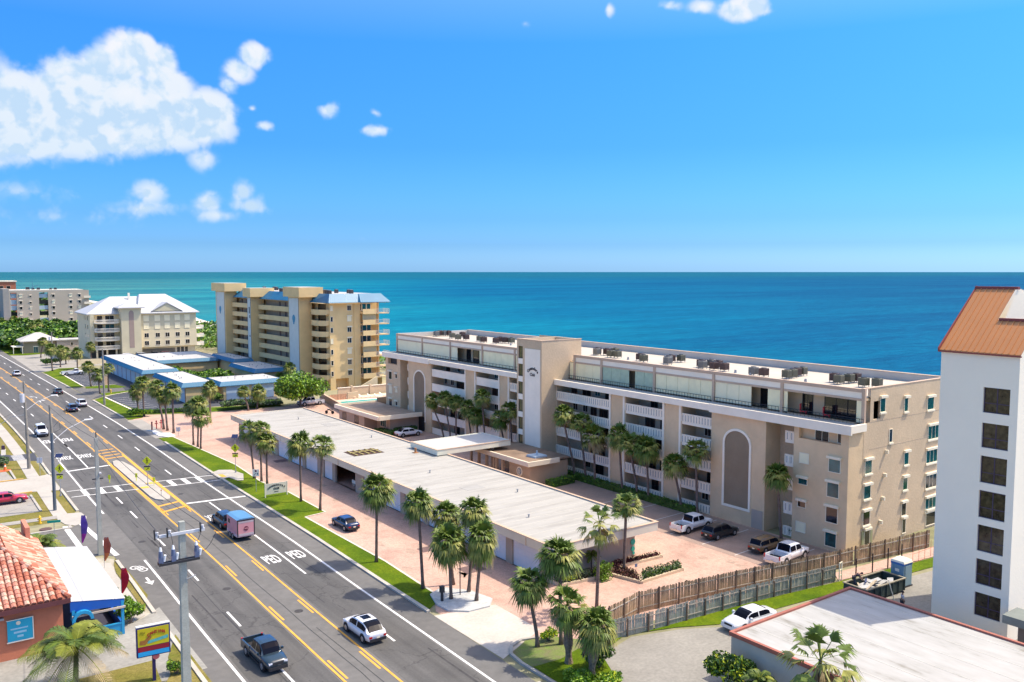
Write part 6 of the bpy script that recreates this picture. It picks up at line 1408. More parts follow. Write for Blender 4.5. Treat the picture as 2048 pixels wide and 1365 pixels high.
# hedge along the condominium
def hedge(label, x0, y0, x1, y1, w, h, seed, mats, weights=(0, 1, 1), cat='hedge', dens=160, size=.16, name='hedge'):
    L_ = math.dist((x0, y0), (x1, y1)); a = math.atan2(y1 - y0, x1 - x0)
    t = thing(name, label, cat, ((x0 + x1) / 2, (y0 + y1) / 2, 0), a)
    put('foliage', clumps(seed, int(L_ * dens * max(w, .6)), L_ / 2, w / 2, h / 2, size, shape='box', weights=weights).mesh('foliage', mats), t)
    put('foliage_core', MB().box(-L_ / 2 + .05, L_ / 2 - .05, -w / 2 + .08, w / 2 - .08, 0, h - .1).mesh('foliage_core', leafA), t)
    return t
hedge('clipped hedge under the balconies right of the elevator tower', 74.3, 66, 74.3, 91.5, 1.1, .9, 41, LM)
hedge('square clipped hedge at the foot of the elevator tower', 68.4, 90.4 - 4.6, 72.8, 90.4 - 4.2, 1.3, 1.0, 42, LM, (1, 1, 2))
hedge('low hedge between lawn and pavers at the north entry', 41.0, 178, 50, 174.5, 1.0, .9, 43, LM, (0, 1))
hedge('low green hedge by the clubhouse windows', 68.2, 133.2, 69.0, 128.6, 1.6, .9, 44, LM, (0, 0, 1)); hedge('dark shrub hedge beside the white sedan', 70.2, 131.0, 74.4, 130.4, 1.3, 1.0, 45, LM, (0, 0, 1))
bush('bush', 'rounded green bush between the porch and the walkway', 'bush', 14.6, 71.5, 1.15, 1.15, .85, .13, 1500, LM, 51, weights=(1, 1, 2))
bush('bush', 'small bush beside the porch post near the red flag', 'bush', 14.5, 74.2, .9, 1.0, .7, .12, 900, LM, 52, weights=(1, 2, 0))
bush('bush', 'yellow green bush behind the red feather flag', 'bush', 14.4, 77.5, .6, .9, .6, .12, 700, [leafB, leafC, leafY], 53)
bush('croton_bush', 'large dark bush with yellow spots at the low building', 'bush', 44.6, 36.2, 1.35, 1.5, 1.25, .15, 3200, [leafA, leafB, leafY], 54, weights=(0, 0, 0, 1, 2))
bush('shrub', 'square clipped light green shrub beside the garage end', 'bush', (51.57,56.65)[0], (51.57,56.65)[1], .65, .65, .8, .1, 1400, [leafB, leafC, leafC], 55, weights=(0, 1, 2), shape='box')
bush('yellow_shrub', 'golden yellow shrub in the bed before the garage door', 'bush', (48.48,57.97)[0], (48.48,57.97)[1], .8, .6, .42, .11, 700, [leafC, leafY, leafY], 56)
bush('shrub', 'silvery green shrub in the bed at the garage end', 'bush', (49.99,57.80)[0], (49.99,57.80)[1], .8, .6, .5, .12, 600, [leafG, leafG, leafA], 57)
bush('yellow_shrub', 'yellow green shrub beside the leaning palm in the corner bed', 'bush', (39.43,49.35)[0], (39.43,49.35)[1], .75, .6, .5, .11, 700, [leafC, leafY, leafB], 58)
bush('shrub', 'dark green shrub under the shaggy corner palms', 'bush', 39.6, 43.8, 1.3, 1.3, .8, .15, 1500, LM, 59, weights=(0, 0, 1))
bush('shrub', 'green shrub at the bottom edge before the corner palms', 'bush', 37.0, 42.8, 1.2, 1.2, .5, .14, 1200, LM, 60, weights=(1, 2))
bush('shrub', 'bright green groundcover patch by the corner kerb', 'bush', 38.3, 41.5, 1.6, 1.0, .35, .14, 1300, [leafB, leafC, leafY], 61)
bush('shrub', 'green shrub below the cantina sign', 'bush', 15.2, 60.4, .7, .7, .5, .12, 600, LM, 62)
bush('shrub', 'leafy shrub at the foot of the two north entry palms', 'bush', 38.6, 175.0, 2.2, 1.4, .8, .25, 900, LM, 63, weights=(1, 2, 1))
bush('shrub', 'dark green shrub by the drive near the bungalow', 'bush', 40.0, 289, 3.0, 1.6, 1.0, .35, 900, LM, 64, weights=(0, 0, 1))
bush('shrub', 'green shrub at the wall corner of the blue edged garage', 'bush', 56.5, 184.2, 1.3, 1.0, 1.1, .22, 700, LM, 65)
bush('shrub', 'grey green plants beside the small dark street at the left edge', 'bush', 12.6, 142.2, 1.1, 2.2, .6, .16, 900, [leafG, leafA, leafB], 66)
bush('shrub', 'small recess shrub by the corner block', 'bush', 77, 54.6, .8, .7, .5, .14, 500, LM, 67)
# planters with maroon and green plants
def planter(label, pts, seed, mats, n, h=.35, weights=(0, 1, 2)):
    t = thing('planter', label, 'planter', pts[0] + (0,))
    cx_, cy_ = pts[0]
    for p, q in zip(pts, pts[1:] + pts[:1]):
        v = (Vector(q) - Vector(p)).normalized() * .13
        part('kerb', MB().prism([(p[0] - v.y, p[1] + v.x), (p[0] + v.y, p[1] - v.x), (q[0] + v.y + v.x, q[1] - v.x + v.y), (q[0] - v.y + v.x, q[1] + v.x + v.y)], .02, .27), M('planter_kerb', (.58, .46, .31), .9, .1, 1), t)
    part('soil', MB().prism(pts, .02, .16), mulch, t)
    rv = random.Random(seed); mb = MB(); k = 0
    xs = [p[0] for p in pts]; ys = [p[1] for p in pts]
    while k < n:
        x, y = rv.uniform(min(xs), max(xs)), rv.uniform(min(ys), max(ys)); c_ = False; j = len(pts) - 1
        for i in range(len(pts)):
            if (pts[i][1] > y) != (pts[j][1] > y) and x < (pts[j][0] - pts[i][0]) * (y - pts[i][1]) / (pts[j][1] - pts[i][1]) + pts[i][0]: c_ = not c_
            j = i
        if not c_: continue
        k += 1; z = .16 + h * rv.random(); p = Vector((x, y, z)); nrm = Vector((rv.gauss(0, 1), rv.gauss(0, 1), rv.gauss(.6, .6))).normalized(); u = nrm.orthogonal().normalized() * .11; w = nrm.cross(u)
        mb.face([p - u, p + w * .5, p + u, p - w * .5], rv.choice(weights))
    part('foliage', mb, mats, t, kind='stuff')
planter('kerbed planter with maroon plants around the tall palm', [(52.86,56.99), (54.65,58.51), (55.02,56.06), (53.68,53.87)], 71, [leafM, mulch, M('brown_leaf', (.15, .08, .04), .8, .3, 3)], 900)
planter('kerbed planter strip of green plants beside the paved court', [(53.97,53.97), (55.13,55.33), (59.69,55.01), (59.14,54.05)], 72, [leafA, leafG, leafB], 1300, .6)
planter('narrow kerbed strip of maroon plants by the garage end wall', [(54.52,58.09), (54.90,59.19), (60.48,58.73), (60.23,57.80)], 73, [leafM, leafM, mulch], 700, .3)
planter('mulch bed with low plants along the garage end', [(47.29,59.00), (47.38,57.55), (49.39,57.31), (52.71,57.09), (54.14,58.37), (51.82,58.72)], 74, [leafA, mulch, leafG], 900, .35)

# ================================================================ VEHICLES
chrome = M('chrome', (.6, .6, .6), .2, 0, metal=.9); cglass = M('car_glass', (.005, .006, .012), .12, 0, spec=.12)
tail = M('tail_lamp', (.45, .01, .01), .3, 0); headl = M('head_lamp', (.75, .75, .78), .15, 0, spec=.8); trim = M('black_trim', (.025, .025, .028), .6, 0)
def paint(n, c): return M('paint_' + n, c, .28, .02, .4, coat=.8, spec=.5)
P_white, P_black, P_navy = paint('white', (.72, .73, .74)), paint('black', (.012, .012, .014)), paint('navy', (.012, .045, .12))
P_red, P_gold, P_slate, P_blue = paint('red', (.45, .01, .04)), paint('bronze', (.20, .12, .05)), paint('slate', (.012, .03, .045)), paint('dark_blue', (.01, .03, .09))
SPEC = {  # L, W, H, belt, hood z, deck z, cabin: rear base, rear top, front top, front base (y from centre, +front)
 'sedan': (4.7, 1.8, 1.42, .93, .90, 1.0, -1.75, -1.0, .35, 1.15), 'suv': (4.6, 1.86, 1.64, .98, .97, 1.02, -2.12, -1.7, .35, 1.25), 'coupe_suv': (4.7, 1.9, 1.56, .96, .94, 1.04, -2.1, -1.0, .3, 1.4),
 'wagon': (4.75, 1.82, 1.5, .95, .92, 1.0, -2.2, -1.85, .35, 1.15), 'jeep': (4.2, 1.85, 1.85, 1.15, 1.12, 1.15, -2.0, -1.95, .35, .6), 'pickup': (5.5, 1.95, 1.82, 1.12, 1.1, 1.08, -.75, -.55, .85, 1.45), 'regcab': (5.4, 1.9, 1.72, 1.08, 1.05, 1.05, .2, .3, .95, 1.5)}
def ring(y, w, z0, zt, r=.12):
    zm = z0 + (zt - z0) * .55
    h = [(w * .80, z0), (w * .97, z0 + .08), (w, zm), (w * .975, zt - r * .9), (w * .86, zt - .02), (w * .45, zt + .015)]
    return [(x, y, z) for x, z in h] + [(-x, y, z) for x, z in h[::-1]]
def car(name, kind, pm, loc, heading, label, group=None, roofm=None, sc=.95, sunroof=False, racks=False):
    L_, W_, H_, belt, hood, deck, rb_, rt_, ft_, fb_ = SPEC[kind]; w = W_ / 2; hl = L_ / 2
    t = thing(name, label, {'pickup': 'pickup truck', 'regcab': 'pickup truck', 'jeep': 'off-road car'}.get(kind, 'car'), loc + ((.036,) if len(loc) == 2 else ()), heading, group); t.scale = (sc * .94, sc, sc)
    truck = kind in ('pickup', 'regcab')
    rear_end = rb_ - .12 if truck else -hl
    st = []
    if truck: ys = [rear_end, rb_, (rb_ + fb_) / 2, fb_, fb_ + .35, hl - .35, hl - .06, hl]
    else: ys = [-hl, -hl + .07, -hl + .4, rb_ + .05 if rb_ > -hl + .5 else -hl + .7, 0, fb_, fb_ + .3, hl - .35, hl - .06, hl]
    for y in ys:
        f = abs(y) / hl; ww = w * (1 - .17 * (max(0, f - .62) / .38) ** 2.2) * (.95 if y in (ys[0], ys[-1]) and not (truck and y == ys[0]) else 1)
        zt = belt
        if y >= fb_: k = (y - fb_) / (hl - fb_); zt = belt + (hood - belt) * min(1, k * 2) - .16 * max(0, k - .45) / .55
        if not truck and y < rb_: zt = deck - .05 * ((rb_ - y) / max(.01, hl + rb_))
        if y in (ys[0], ys[-1]) and not (truck and y == ys[0]): zt -= .14
        z0 = .30 if kind not in ('pickup', 'regcab', 'jeep') else .42
        st.append(ring(y, ww, z0, zt))
    put('body', MB().loft(st).mesh('body', pm, smooth=True), t)
    # greenhouse: curved cabin split into roof, pillars and glass
    zb = belt - .03; wr = w * .72; wb = w * .93; cz = H_ - .02
    def hgt(y):
        if y < rt_: u = max(0, (y - rb_) / max(.01, rt_ - rb_)); return math.sin(u * PI / 2) ** .85
        if y > ft_: u = max(0, (fb_ - y) / max(.01, fb_ - ft_)); return math.sin(u * PI / 2) ** .9
        return 1 + .035 * (1 - ((y - (rt_ + ft_) / 2) / ((ft_ - rt_) / 2)) ** 2)
    mid = (rt_ + ft_) / 2 + .1
    sts = [rb_, rb_ + (rt_ - rb_) * .4, rb_ + (rt_ - rb_) * .75, rt_] + ([mid - .05, mid + .05] if kind != 'regcab' else []) + [ft_, ft_ + (fb_ - ft_) * .3, ft_ + (fb_ - ft_) * .65, fb_]
    def sec(y):
        h = (cz - zb) * hgt(y); return [(wb, zb), (wb * .985, zb + h * .12), (wr + (wb - wr) * .25, zb + h * .80), (wr, zb + h * .93), (wr * .62, zb + h * .995), (0, zb + h)]
    groups = {}
    for k in range(len(sts) - 1):
        y0, y1 = sts[k], sts[k + 1]; s0, s1 = sec(y0), sec(y1); slope_r, slope_f = y1 <= rt_ + .001, y0 >= ft_ - .001; bp_ = kind != 'regcab' and abs((y0 + y1) / 2 - mid) < .01
        for j in range(5):
            for sg in (1, -1):
                nm_ = 'cabin_pillars'
                if j == 1 and not bp_ and k not in (0, len(sts) - 2): nm_ = ('side_window', sg, (y0 + y1) / 2 > mid)
                elif j >= 3: nm_ = 'rear_window' if slope_r else 'windscreen' if slope_f else 'roof'
                q = [(sg * s0[j][0], y0, s0[j][1]), (sg * s1[j][0], y1, s1[j][1]), (sg * s1[j + 1][0], y1, s1[j + 1][1]), (sg * s0[j + 1][0], y0, s0[j + 1][1])]
                groups.setdefault(nm_, MB()).face(q if sg < 0 else q[::-1])
    for nm_, mb_ in groups.items():
        n_ = nm_ if isinstance(nm_, str) else nm_[0]
        put(n_, mb_.mesh(n_, cglass if 'wind' in n_ else (roofm or pm) if n_ == 'roof' else pm), t)
    for sgn in (1, -1):
        put('mirror', MB().box(sgn * w - .02 if sgn > 0 else -w - .16, sgn * w + .16 if sgn > 0 else -w + .02, fb_ - .45, fb_ - .28, belt - .02, belt + .16).mesh('mirror', pm if kind != 'jeep' else trim), t)
        put('headlight', MB().box(*( (w * .50, w * .80) if sgn > 0 else (-w * .80, -w * .50)), hl - .14, hl - .005, hood - .34, hood - .19).mesh('headlight', headl), t)
        put('tail_light', MB().box(*((w * .56, w * .84) if sgn > 0 else (-w * .84, -w * .56)) if not truck else ((w * .84, w * .97) if sgn > 0 else (-w * .97, -w * .84)), -hl - .02, -hl + .1, belt - .36, belt - (.2 if not truck else .02)).mesh('tail_light', tail), t)
        put('sill_trim', MB().box(*((w * .93, w * .985) if sgn > 0 else (-w * .985, -w * .93)), -hl * .45, hl * .45, .30, .40).mesh('sill_trim', trim), t)
    put('grille', MB().box(-w * .45, w * .45, hl - .06, hl + .008, hood - .40, hood - .2).mesh('grille', trim), t)
    put('front_bumper', MB().box(-w * .8, w * .8, hl - .25, hl + .05, .32, .56).mesh('front_bumper', trim if truck or kind == 'jeep' else pm), t)
    put('rear_bumper', MB().box(-w * .8, w * .8, -hl - .05, -hl + .2, .32, .55).mesh('rear_bumper', trim if not truck else chrome), t)
    put('number_plate', MB().box(-.16, .16, -hl - .065, -hl - .05, .56, .68).mesh('number_plate', offw), t)
    if truck:
        z0, z1 = .5, 1.06; bf = rb_ - .14; bm = MB()
        put('cargo_bed', MB().box(-w, -w + .12, -hl, bf, z0 - .08, z1).box(w - .12, w, -hl, bf, z0 - .08, z1).box(-w + .12, w - .12, bf - .08, bf, z0, z1).mesh('cargo_bed', pm), t)
        put('bed_floor', MB().box(-w + .12, w - .12, -hl + .07, bf - .08, z0 - .06, z0 + .08).mesh('bed_floor', trim), t)
        put('tailgate', MB().box(-w + .12, w - .12, -hl, -hl + .07, z0 - .02, z1 - .01).mesh('tailgate', pm), t)
    R_ = (.36 if 'suv' in kind else .34) if not truck and kind != 'jeep' else .40
    fy, ry_ = hl * .62, -hl * .60
    wk = 'wheel%.2f' % R_
    if wk not in WC:
        WC[wk + 't'] = MB().tube((-.11, 0, 0), (.11, 0, 0), R_, R_, 20).mesh('tyre', tyre); WC[wk + 'r'] = MB().tube((.10, 0, 0), (.125, 0, 0), R_ * .62, R_ * .55, 14).mesh('rim', rim); WC[wk] = MB().tube((-.06, 0, 0), (.06, 0, 0), R_ * .4, R_ * .4, 10).mesh('wheel', trim)
        WC[wk + 'a'] = MB().tube((-.02, 0, 0), (.02, 0, 0), R_ + .07, R_ + .05, 20).mesh('wheel_arch', trim)
    for y in (fy, ry_):
        for sgn in (1, -1):
            o = put('wheel', WC[wk], t, (sgn * (w - .09), y, R_), 0 if sgn > 0 else PI); put('tyre', WC[wk + 't'], o); put('rim', WC[wk + 'r'], o)
            put('wheel_arch', WC[wk + 'a'], t, (sgn * (w - .012), y, R_ + .03))
    if sunroof: put('sunroof', MB().box(-.36, .36, -.65, .1, H_ - .02, H_ + .025).mesh('sunroof', cglass), t)
    if racks:
        for sgn in (1, -1): put('roof_rail', MB().box(sgn * wr * .8 - .02, sgn * wr * .8 + .02, rt_ + .2, ft_ - .2, H_ - .04, H_ + .06).mesh('roof_rail', chrome), t)
    return t
UP, DN, EA, WE = 0, PI, -PI / 2, PI / 2
car('car', 'coupe_suv', P_white, (28.65, 58.6), UP + .02, 'white sloping-back crossover with dark sunroof driving away at the bottom of the road', sunroof=True)
car('pickup_truck', 'pickup', P_slate, (20.9, 58.8), DN + .02, 'dark slate crew cab pickup coming towards the camera', sc=.92)
car('car', 'suv', P_slate, (29.2, 93.9), UP, 'dark blue sport utility car towing the pink trailer', sc=.98)
car('car', 'sedan', P_blue, (39.6, 85.2), UP + .02, 'dark blue sedan alone on the pavers beside the roadside lawn', sc=.92)
car('off_road_car', 'jeep', P_white, (20.6, 164.6), DN, 'white boxy off-road car coming south near the poles', sc=1.0)
car('car', 'suv', P_white, (32.1, 196.0), UP, 'white sport utility car beside the grass on the far lane')
car('car', 'suv', P_navy, (29.4, 190.2), UP, 'navy blue sport utility car beside the yellow line')
car('car', 'sedan', P_slate, (31.2, 219.4), UP, 'dark teal sedan farther up the right lane')
car('car', 'suv', P_white, (27.8, 264), UP, 'white car farthest up the road')
car('pickup_truck', 'regcab', P_white, (40.4, 257.2), EA, 'white single cab pickup parked in the dark lot', sc=1.05)
car('pickup_truck', 'pickup', P_white, (69.6, 62.3), EA + .03, 'white pickup with small rear badge, parked beside the black wagon at the condominium', sc=.95)
car('car', 'wagon', P_black, (70.2, 58.9), EA + .03, 'black wagon parked between the white pickup and the bronze wagon')
car('car', 'wagon', P_gold, (70.6, 53.2), EA + .04, 'bronze wagon parked beside the last white pickup', racks=True)
car('pickup_truck', 'pickup', P_white, (69.5, 50.0), EA + .08, 'white pickup with open dark bed nearest the wooden fence', sc=.98)
car('car', 'sedan', P_white, (54.0, 42.2), WE - .06, 'white sedan behind the low white roof, by the grey fence', sc=1.02)
car('car', 'sedan', P_white, (71.0, 127.3), EA, 'white sedan in the court near the clubhouse', sc=1.0)
car('pickup_truck', 'pickup', P_white, (71.2, 169.2), WE, 'white pickup beyond the garage roof beside the round tree', sc=1.0)
car('car', 'coupe_suv', P_blue, (54.0, 88), UP, 'x') if False else None
car('car', 'sedan', P_red, (10.6, 118.2), EA, 'red sedan on the concrete parking slab at the left edge', sc=1.0)
for i, (x, pm, k, lb) in enumerate(((63.0, P_white, 'suv', 'white car left of the row under the hip roofed condominium'), (67.4, paint('silver', (.35, .36, .38)), 'suv', 'silver car second in the row under the hip roofed condominium'), (71.0, P_black, 'pickup', 'black pickup in the row under the hip roofed condominium'), (75.0, paint('wine', (.10, .02, .03)), 'suv', 'dark wine car at the right of the row under the hip roofed condominium'))):
    car('car', k, pm, (x, 297.5), EA, lb, sc=1.0)
car('car', 'suv', P_black, (48.5, 306), EA, 'black car by the palms near the bungalow drive', sc=1.05); car('car', 'sedan', paint('dull_red', (.3, .03, .03)), (47.5, 318), EA, 'dull red car half hidden behind the palms near the bungalow', sc=1.05)
# trailer
t = thing('trailer', 'pink box trailer with a blue roof and round rear emblem', 'trailer', (29.2, 88.6, .036), 0)
pk = M('pink_panel', (.62, .28, .30), .5, .08, 1.2); 
put('body', MB().loft([[(-.92, -1.75, .5), (.92, -1.75, .5), (.92, -1.75, 2.3), (-.92, -1.75, 2.3)], [(-.92, 1.5, .5), (.92, 1.5, .5), (.92, 1.5, 2.3), (-.92, 1.5, 2.3)], [(-.5, 2.1, .5), (.5, 2.1, .5), (.5, 2.1, 2.2), (-.5, 2.1, 2.2)]]).mesh('body', pk), t)
put('roof', MB().loft([[(-.95, -1.78, 2.3), (.95, -1.78, 2.3), (.6, -1.78, 2.42), (-.6, -1.78, 2.42)], [(-.95, 1.5, 2.3), (.95, 1.5, 2.3), (.6, 1.5, 2.42), (-.6, 1.5, 2.42)], [(-.5, 2.15, 2.2), (.5, 2.15, 2.2), (.4, 2.15, 2.3), (-.4, 2.15, 2.3)]]).mesh('roof', M('trailer_roof_blue', (.10, .25, .42), .35, .06)), t)
put('lower_band', MB().box(-.94, .94, -1.77, 1.5, .5, .78).mesh('lower_band', M('pale_pink', (.62, .45, .47), .5, .1)), t)
put('rear_door', MB().box(-.82, .82, -1.80, -1.76, .6, 2.15).mesh('rear_door', M('rose_panel', (.64, .30, .32), .5, .08)), t)
put('door_band', MB().box(-.8, .8, -1.81, -1.80, 1.95, 2.15).box(-.8, .8, -1.81, -1.80, .62, .85).mesh('door_band', M('grey_pink', (.5, .42, .43), .5, .1)), t)
put('rear_frame', MB().box(-.92, -.84, -1.82, -1.75, .5, 2.3).box(.84, .92, -1.82, -1.75, .5, 2.3).box(-.84, .84, -1.82, -1.75, 2.18, 2.26).mesh('rear_frame', trim), t)
put('emblem', MB().tube((0, -1.805, 1.35), (0, -1.83, 1.35), .24, .24, 20).mesh('emblem', M('plum', (.16, .03, .06), .5, .1)), t)
o_ = put('emblem_letters', tmesh('WA', .22, pk, .004, bold=.01), t, (0, -1.835, 1.35), rot=(PI / 2, 0, 0))
put('side_window', MB().box(-.935, -.92, .5, 1.1, 1.5, 1.95).mesh('side_window', cglass), t)
for sgn in (-1, 1):
    for y in (-.35, .45): o = put('wheel', WC['wheel0.34'], t, (sgn * .86, y, .34), 0 if sgn > 0 else PI); put('tyre', WC['wheel0.34t'], o); put('rim', WC['wheel0.34r'], o)
    put('fender', MB().box(sgn * .93 - .06, sgn * .93 + .06, -.85, .95, .68, .76).mesh('fender', pk), t)
put('hitch', MB().loft([[(-.3, 2.1, .48), (.3, 2.1, .48), (.3, 2.1, .55), (-.3, 2.1, .55)], [(-.04, 3.0, .48), (.04, 3.0, .48), (.04, 3.0, .55), (-.04, 3.0, .55)]]).mesh('hitch', darkm), t)
# motorcycle beside the clubhouse
t = thing('motorcycle', 'small dark motorcycle on the pavers behind the white pickup', 'motorcycle', (69.8, 156.6, .03), .6)
for y in (-.7, .7): put('wheel', MB().tube((-.06, y, .32), (.06, y, .32), .32, .32, 14).mesh('wheel', tyre), t)
put('frame', MB().path([(0, -.7, .32), (0, -.2, .7), (0, .4, .8), (0, .7, .32)], .07, 6).mesh('frame', darkm), t); put('tank', MB().box(-.13, .13, -.05, .4, .7, .92).mesh('tank', P_black), t); put('seat', MB().box(-.12, .12, -.65, -.05, .72, .82).mesh('seat', blk), t); put('handlebar', MB().tube((-.35, .5, 1.0), (.35, .5, 1.0), .025).tube((0, .45, .8), (0, .5, 1.0), .03).mesh('handlebar', chrome), t)

# ================================================================ POLES, SIGNS, FENCES
polew = M('pole_concrete', (.36, .37, .32), .9, .12, .8, fine=.1); polet = M('pole_timber', (.26, .24, .20), .95, .2, 1.5, fine=.15); insul = M('insulator', (.55, .56, .58), .4, .1); slatm = M('dark_slate_pole', (.10, .125, .15), .7, .1)
def wire(mb, a, b, sag, r=.018, n=10):
    pts = []
    for k in range(n + 1): t = k / n; pts.append(Vector(a).lerp(Vector(b), t) - Vector((0, 0, 4 * sag * t * (1 - t))))
    mb.path(pts, r, 4)
def sqpole(mb, x, y, h, w0, w1, m=0): mb.loft([[(x - w, y - w, z), (x + w, y - w, z), (x + w, y + w, z), (x - w, y + w, z)] for z, w in ((0, w0), (h, w1))], m)
def cobra(par, x, y, z, dx, dy, mat, dz=1.2):
    part('lamp_arm', MB().path([(x, y, z), (x + dx * .45, y + dy * .45, z + dz * .62), (x + dx, y + dy, z + dz)], .03, 6), mat, par)
    part('lamp_head', MB().loft([[(x + dx * .97 - .0, y + dy - .12, z + dz - .06), (x + dx * .97, y + dy + .12, z + dz - .06), (x + dx * .97, y + dy, z + dz + .09)], [(x + dx + .75, y + dy - .1, z + dz - .03), (x + dx + .75, y + dy + .1, z + dz - .03), (x + dx + .75, y + dy, z + dz + .06)]]), M('lamp_aluminium', (.55, .57, .58), .5, .05), par)
# main pole
t = thing('utility_pole', 'big square concrete utility pole with a crossarm and three silver switches at the bottom left', 'utility pole', (14.4, 54.9, 0))
mb = MB(); sqpole(mb, 14.4, 54.9, 12.3, .27, .17); part('pole', mb, polew, t)
part('crossarm', MB().box(12.75, 15.75, 54.6, 54.74, 11.55, 11.72), insul, t)
for x in (12.85, 13.6, 15.6): part('insulator', MB().tube((x, 54.67, 11.72), (x, 54.67, 11.95), .06, .06).tube((x, 54.67, 11.78), (x, 54.67, 11.82), .11, .11).tube((x, 54.67, 11.88), (x, 54.67, 11.92), .11, .11), insul, t); part('fuse_cutout', MB().tube((x - .14, 54.55, 11.5), (x - .18, 54.5, 12.15), .05, .05), darkm, t)
part('equipment_rack', MB().box(12.85, 15.3, 54.3, 54.42, 9.85, 10.0).box(12.85, 15.3, 54.62, 54.74, 9.85, 10.0).box(12.85, 13.0, 54.3, 54.74, 10.0, 10.04), darkm, t)
for x in (13.0, 13.75, 15.15):
    o = part('switch', MB().box(x - .13, x + .13, 54.36, 54.62, 10.0, 10.35).tube((x, 54.5, 10.35), (x, 54.5, 10.75), .15, .11, 10), M('blue_grey_metal', (.10, .13, .22), .4, .1), t)
    part('bushing', MB().tube((x, 54.5, 10.75), (x, 54.5, 11.0), .1, .05, 10).tube((x + .18, 54.45, 10.1), (x + .24, 54.4, 10.5), .08, .08, 8), M('white_ceramic', (.8, .82, .84), .3, .03), o)
mb = MB()
wire(mb, (12.85, 54.67, 11.95), (13.0, 54.5, 11.0), -.25); wire(mb, (13.6, 54.67, 11.95), (13.75, 54.5, 11.0), -.15); wire(mb, (15.6, 54.67, 11.95), (15.15, 54.5, 11.0), .25); wire(mb, (15.15, 54.5, 10.4), (16.4, 54.4, 11.5), .5); part('cable', mb, darkm, t)
part('step_bracket', MB().tube((14.5, 54.7, 8.6), (15.1, 54.6, 8.8), .035), greym, t)
# second pole near the restaurant
t2 = thing('utility_pole', 'tall grey concrete pole rising between the street corner and the red feather flag', 'utility pole', (16.1, 91.1, 0)); mb = MB(); sqpole(mb, 16.1, 91.1, 11.7, .22, .13); part('pole', mb, polew, t2)
part('crossarm', MB().box(15.6, 16.6, 91.0, 91.1, 7.6, 7.7), darkm, t2); part('pole_cap', MB().tube((16.1, 91.1, 11.7), (16.1, 91.1, 12.3), .05), darkm, t2)
part('insulator', MB().tube((16.25, 90.95, 8.2), (16.4, 90.9, 8.2), .12), insul, t2)
# dark pole with cobra lamp
t3 = thing('lamp_pole', 'dark pole carrying a long lamp arm beside the pedestrian sign', 'lamp post', (15.0, 111.4, 0)); mb = MB(); mb.tube((15, 111.4, 0), (15, 111.4, 9.2), .2, .16, 10, 0); part('pole', mb, slatm, t3); mb = MB(); mb.tube((15, 111.4, 9.2), (14.9, 111.4, 12.5), .16, .11, 10); part('pole_top', mb, polet, t3)
cobra(t3, 15.05, 111.4, 8.2, 3.9, 2.0, insul, 1.9); part('loop_guard', MB().path([(15.2, 111.3, 9.9), (15.8, 111.3, 10.6), (15.9, 111.3, 9.6), (15.2, 111.3, 9.2)], .02, 4), darkm, t3)
t4 = thing('utility_pole', 'timber pole with a grey transformer, beside the small crossing at the left', 'utility pole', (15.5, 137.6, 0)); part('pole', MB().tube((15.5, 137.6, 0), (15.3, 137.6, 12.5), .25, .14, 10), polet, t4); part('transformer', MB().tube((15.0, 137.3, 9.6), (15.0, 137.3, 10.8), .3, .3, 12), insul, t4)
part('lamp_arm', MB().path([(15.4, 137.6, 7.8), (13.5, 137.6, 7.6), (11.5, 137.6, 6.2)], .04, 5), greym, t4)
cobra(t4, 15.45, 137.6, 8.4, 3.6, 2.0, insul, 1.6)
t5 = thing('utility_pole', 'slim timber pole on the lawn beside the dark parking lot', 'utility pole', (36.3, 194.7, 0)); part('pole', MB().tube((36.3, 194.7, 0), (36.3, 194.7, 11.8), .22, .14, 9), polet, t5)
t6 = thing('utility_pole', 'slim pole before the bungalow near the road bend', 'utility pole', (41, 296, 0)); part('pole', MB().tube((41, 296, 0), (41, 296, 9.5), .22, .14, 9), polet, t6); part('transformer', MB().tube((40.4, 296, 7), (40.4, 296, 8), .3, .3, 10), insul, t6)
mb = MB(); wire(mb, (12.85, 54.67, 12.0), (15.9, 91.1, 11.6), .5, .02); wire(mb, (15.6, 54.67, 12.0), (16.3, 91.1, 11.6), .5, .02); wire(mb, (16.1, 91.1, 11.6), (15, 111.4, 12.2), .25, .02); wire(mb, (15, 111.4, 12.2), (15.3, 137.6, 12.3), .3, .02); wire(mb, (36.3, 194.7, 11.0), (41, 296, 9.0), 1.2, .03); wire(mb, (15.3, 137.6, 8.8), (5, 128, 7), .3, .02)
single('overhead_wires', mb, darkm, 'thin overhead wires strung between the roadside poles', 'power line')
# pedestrian signs
yg = M('fluorescent_yellow', (.75, .78, .02), .6, .03); solar = M('solar_panel', (.02, .03, .09), .2, .05)
def figure(o, y, z, s_, mat):
    mb = MB(); mb.tube((0, y, z + .34 * s_), (0, y - .004, z + .34 * s_), .08 * s_, .08 * s_, 10)
    def ln(p, q, w):
        p, q = Vector((p[0], p[1])), Vector((q[0], q[1])); d = (q - p).normalized() * w / 2; mb.face([(p.x * s_ + d.y, y, z + p.y * s_ - d.x), (p.x * s_ - d.y, y, z + p.y * s_ + d.x), (q.x * s_ - d.y, y, z + q.y * s_ + d.x), (q.x * s_ + d.y, y, z + q.y * s_ - d.x)])
    ln((0, .24), (.02, -.05), .12 * s_); ln((.02, -.05), (.16, -.36), .07 * s_); ln((.0, -.05), (-.14, -.36), .07 * s_); ln((0, .2), (-.16, .02), .05 * s_); ln((0, .2), (.16, .04), .05 * s_)
    put('pedestrian_symbol', mb.mesh('pedestrian_symbol', mat), o)
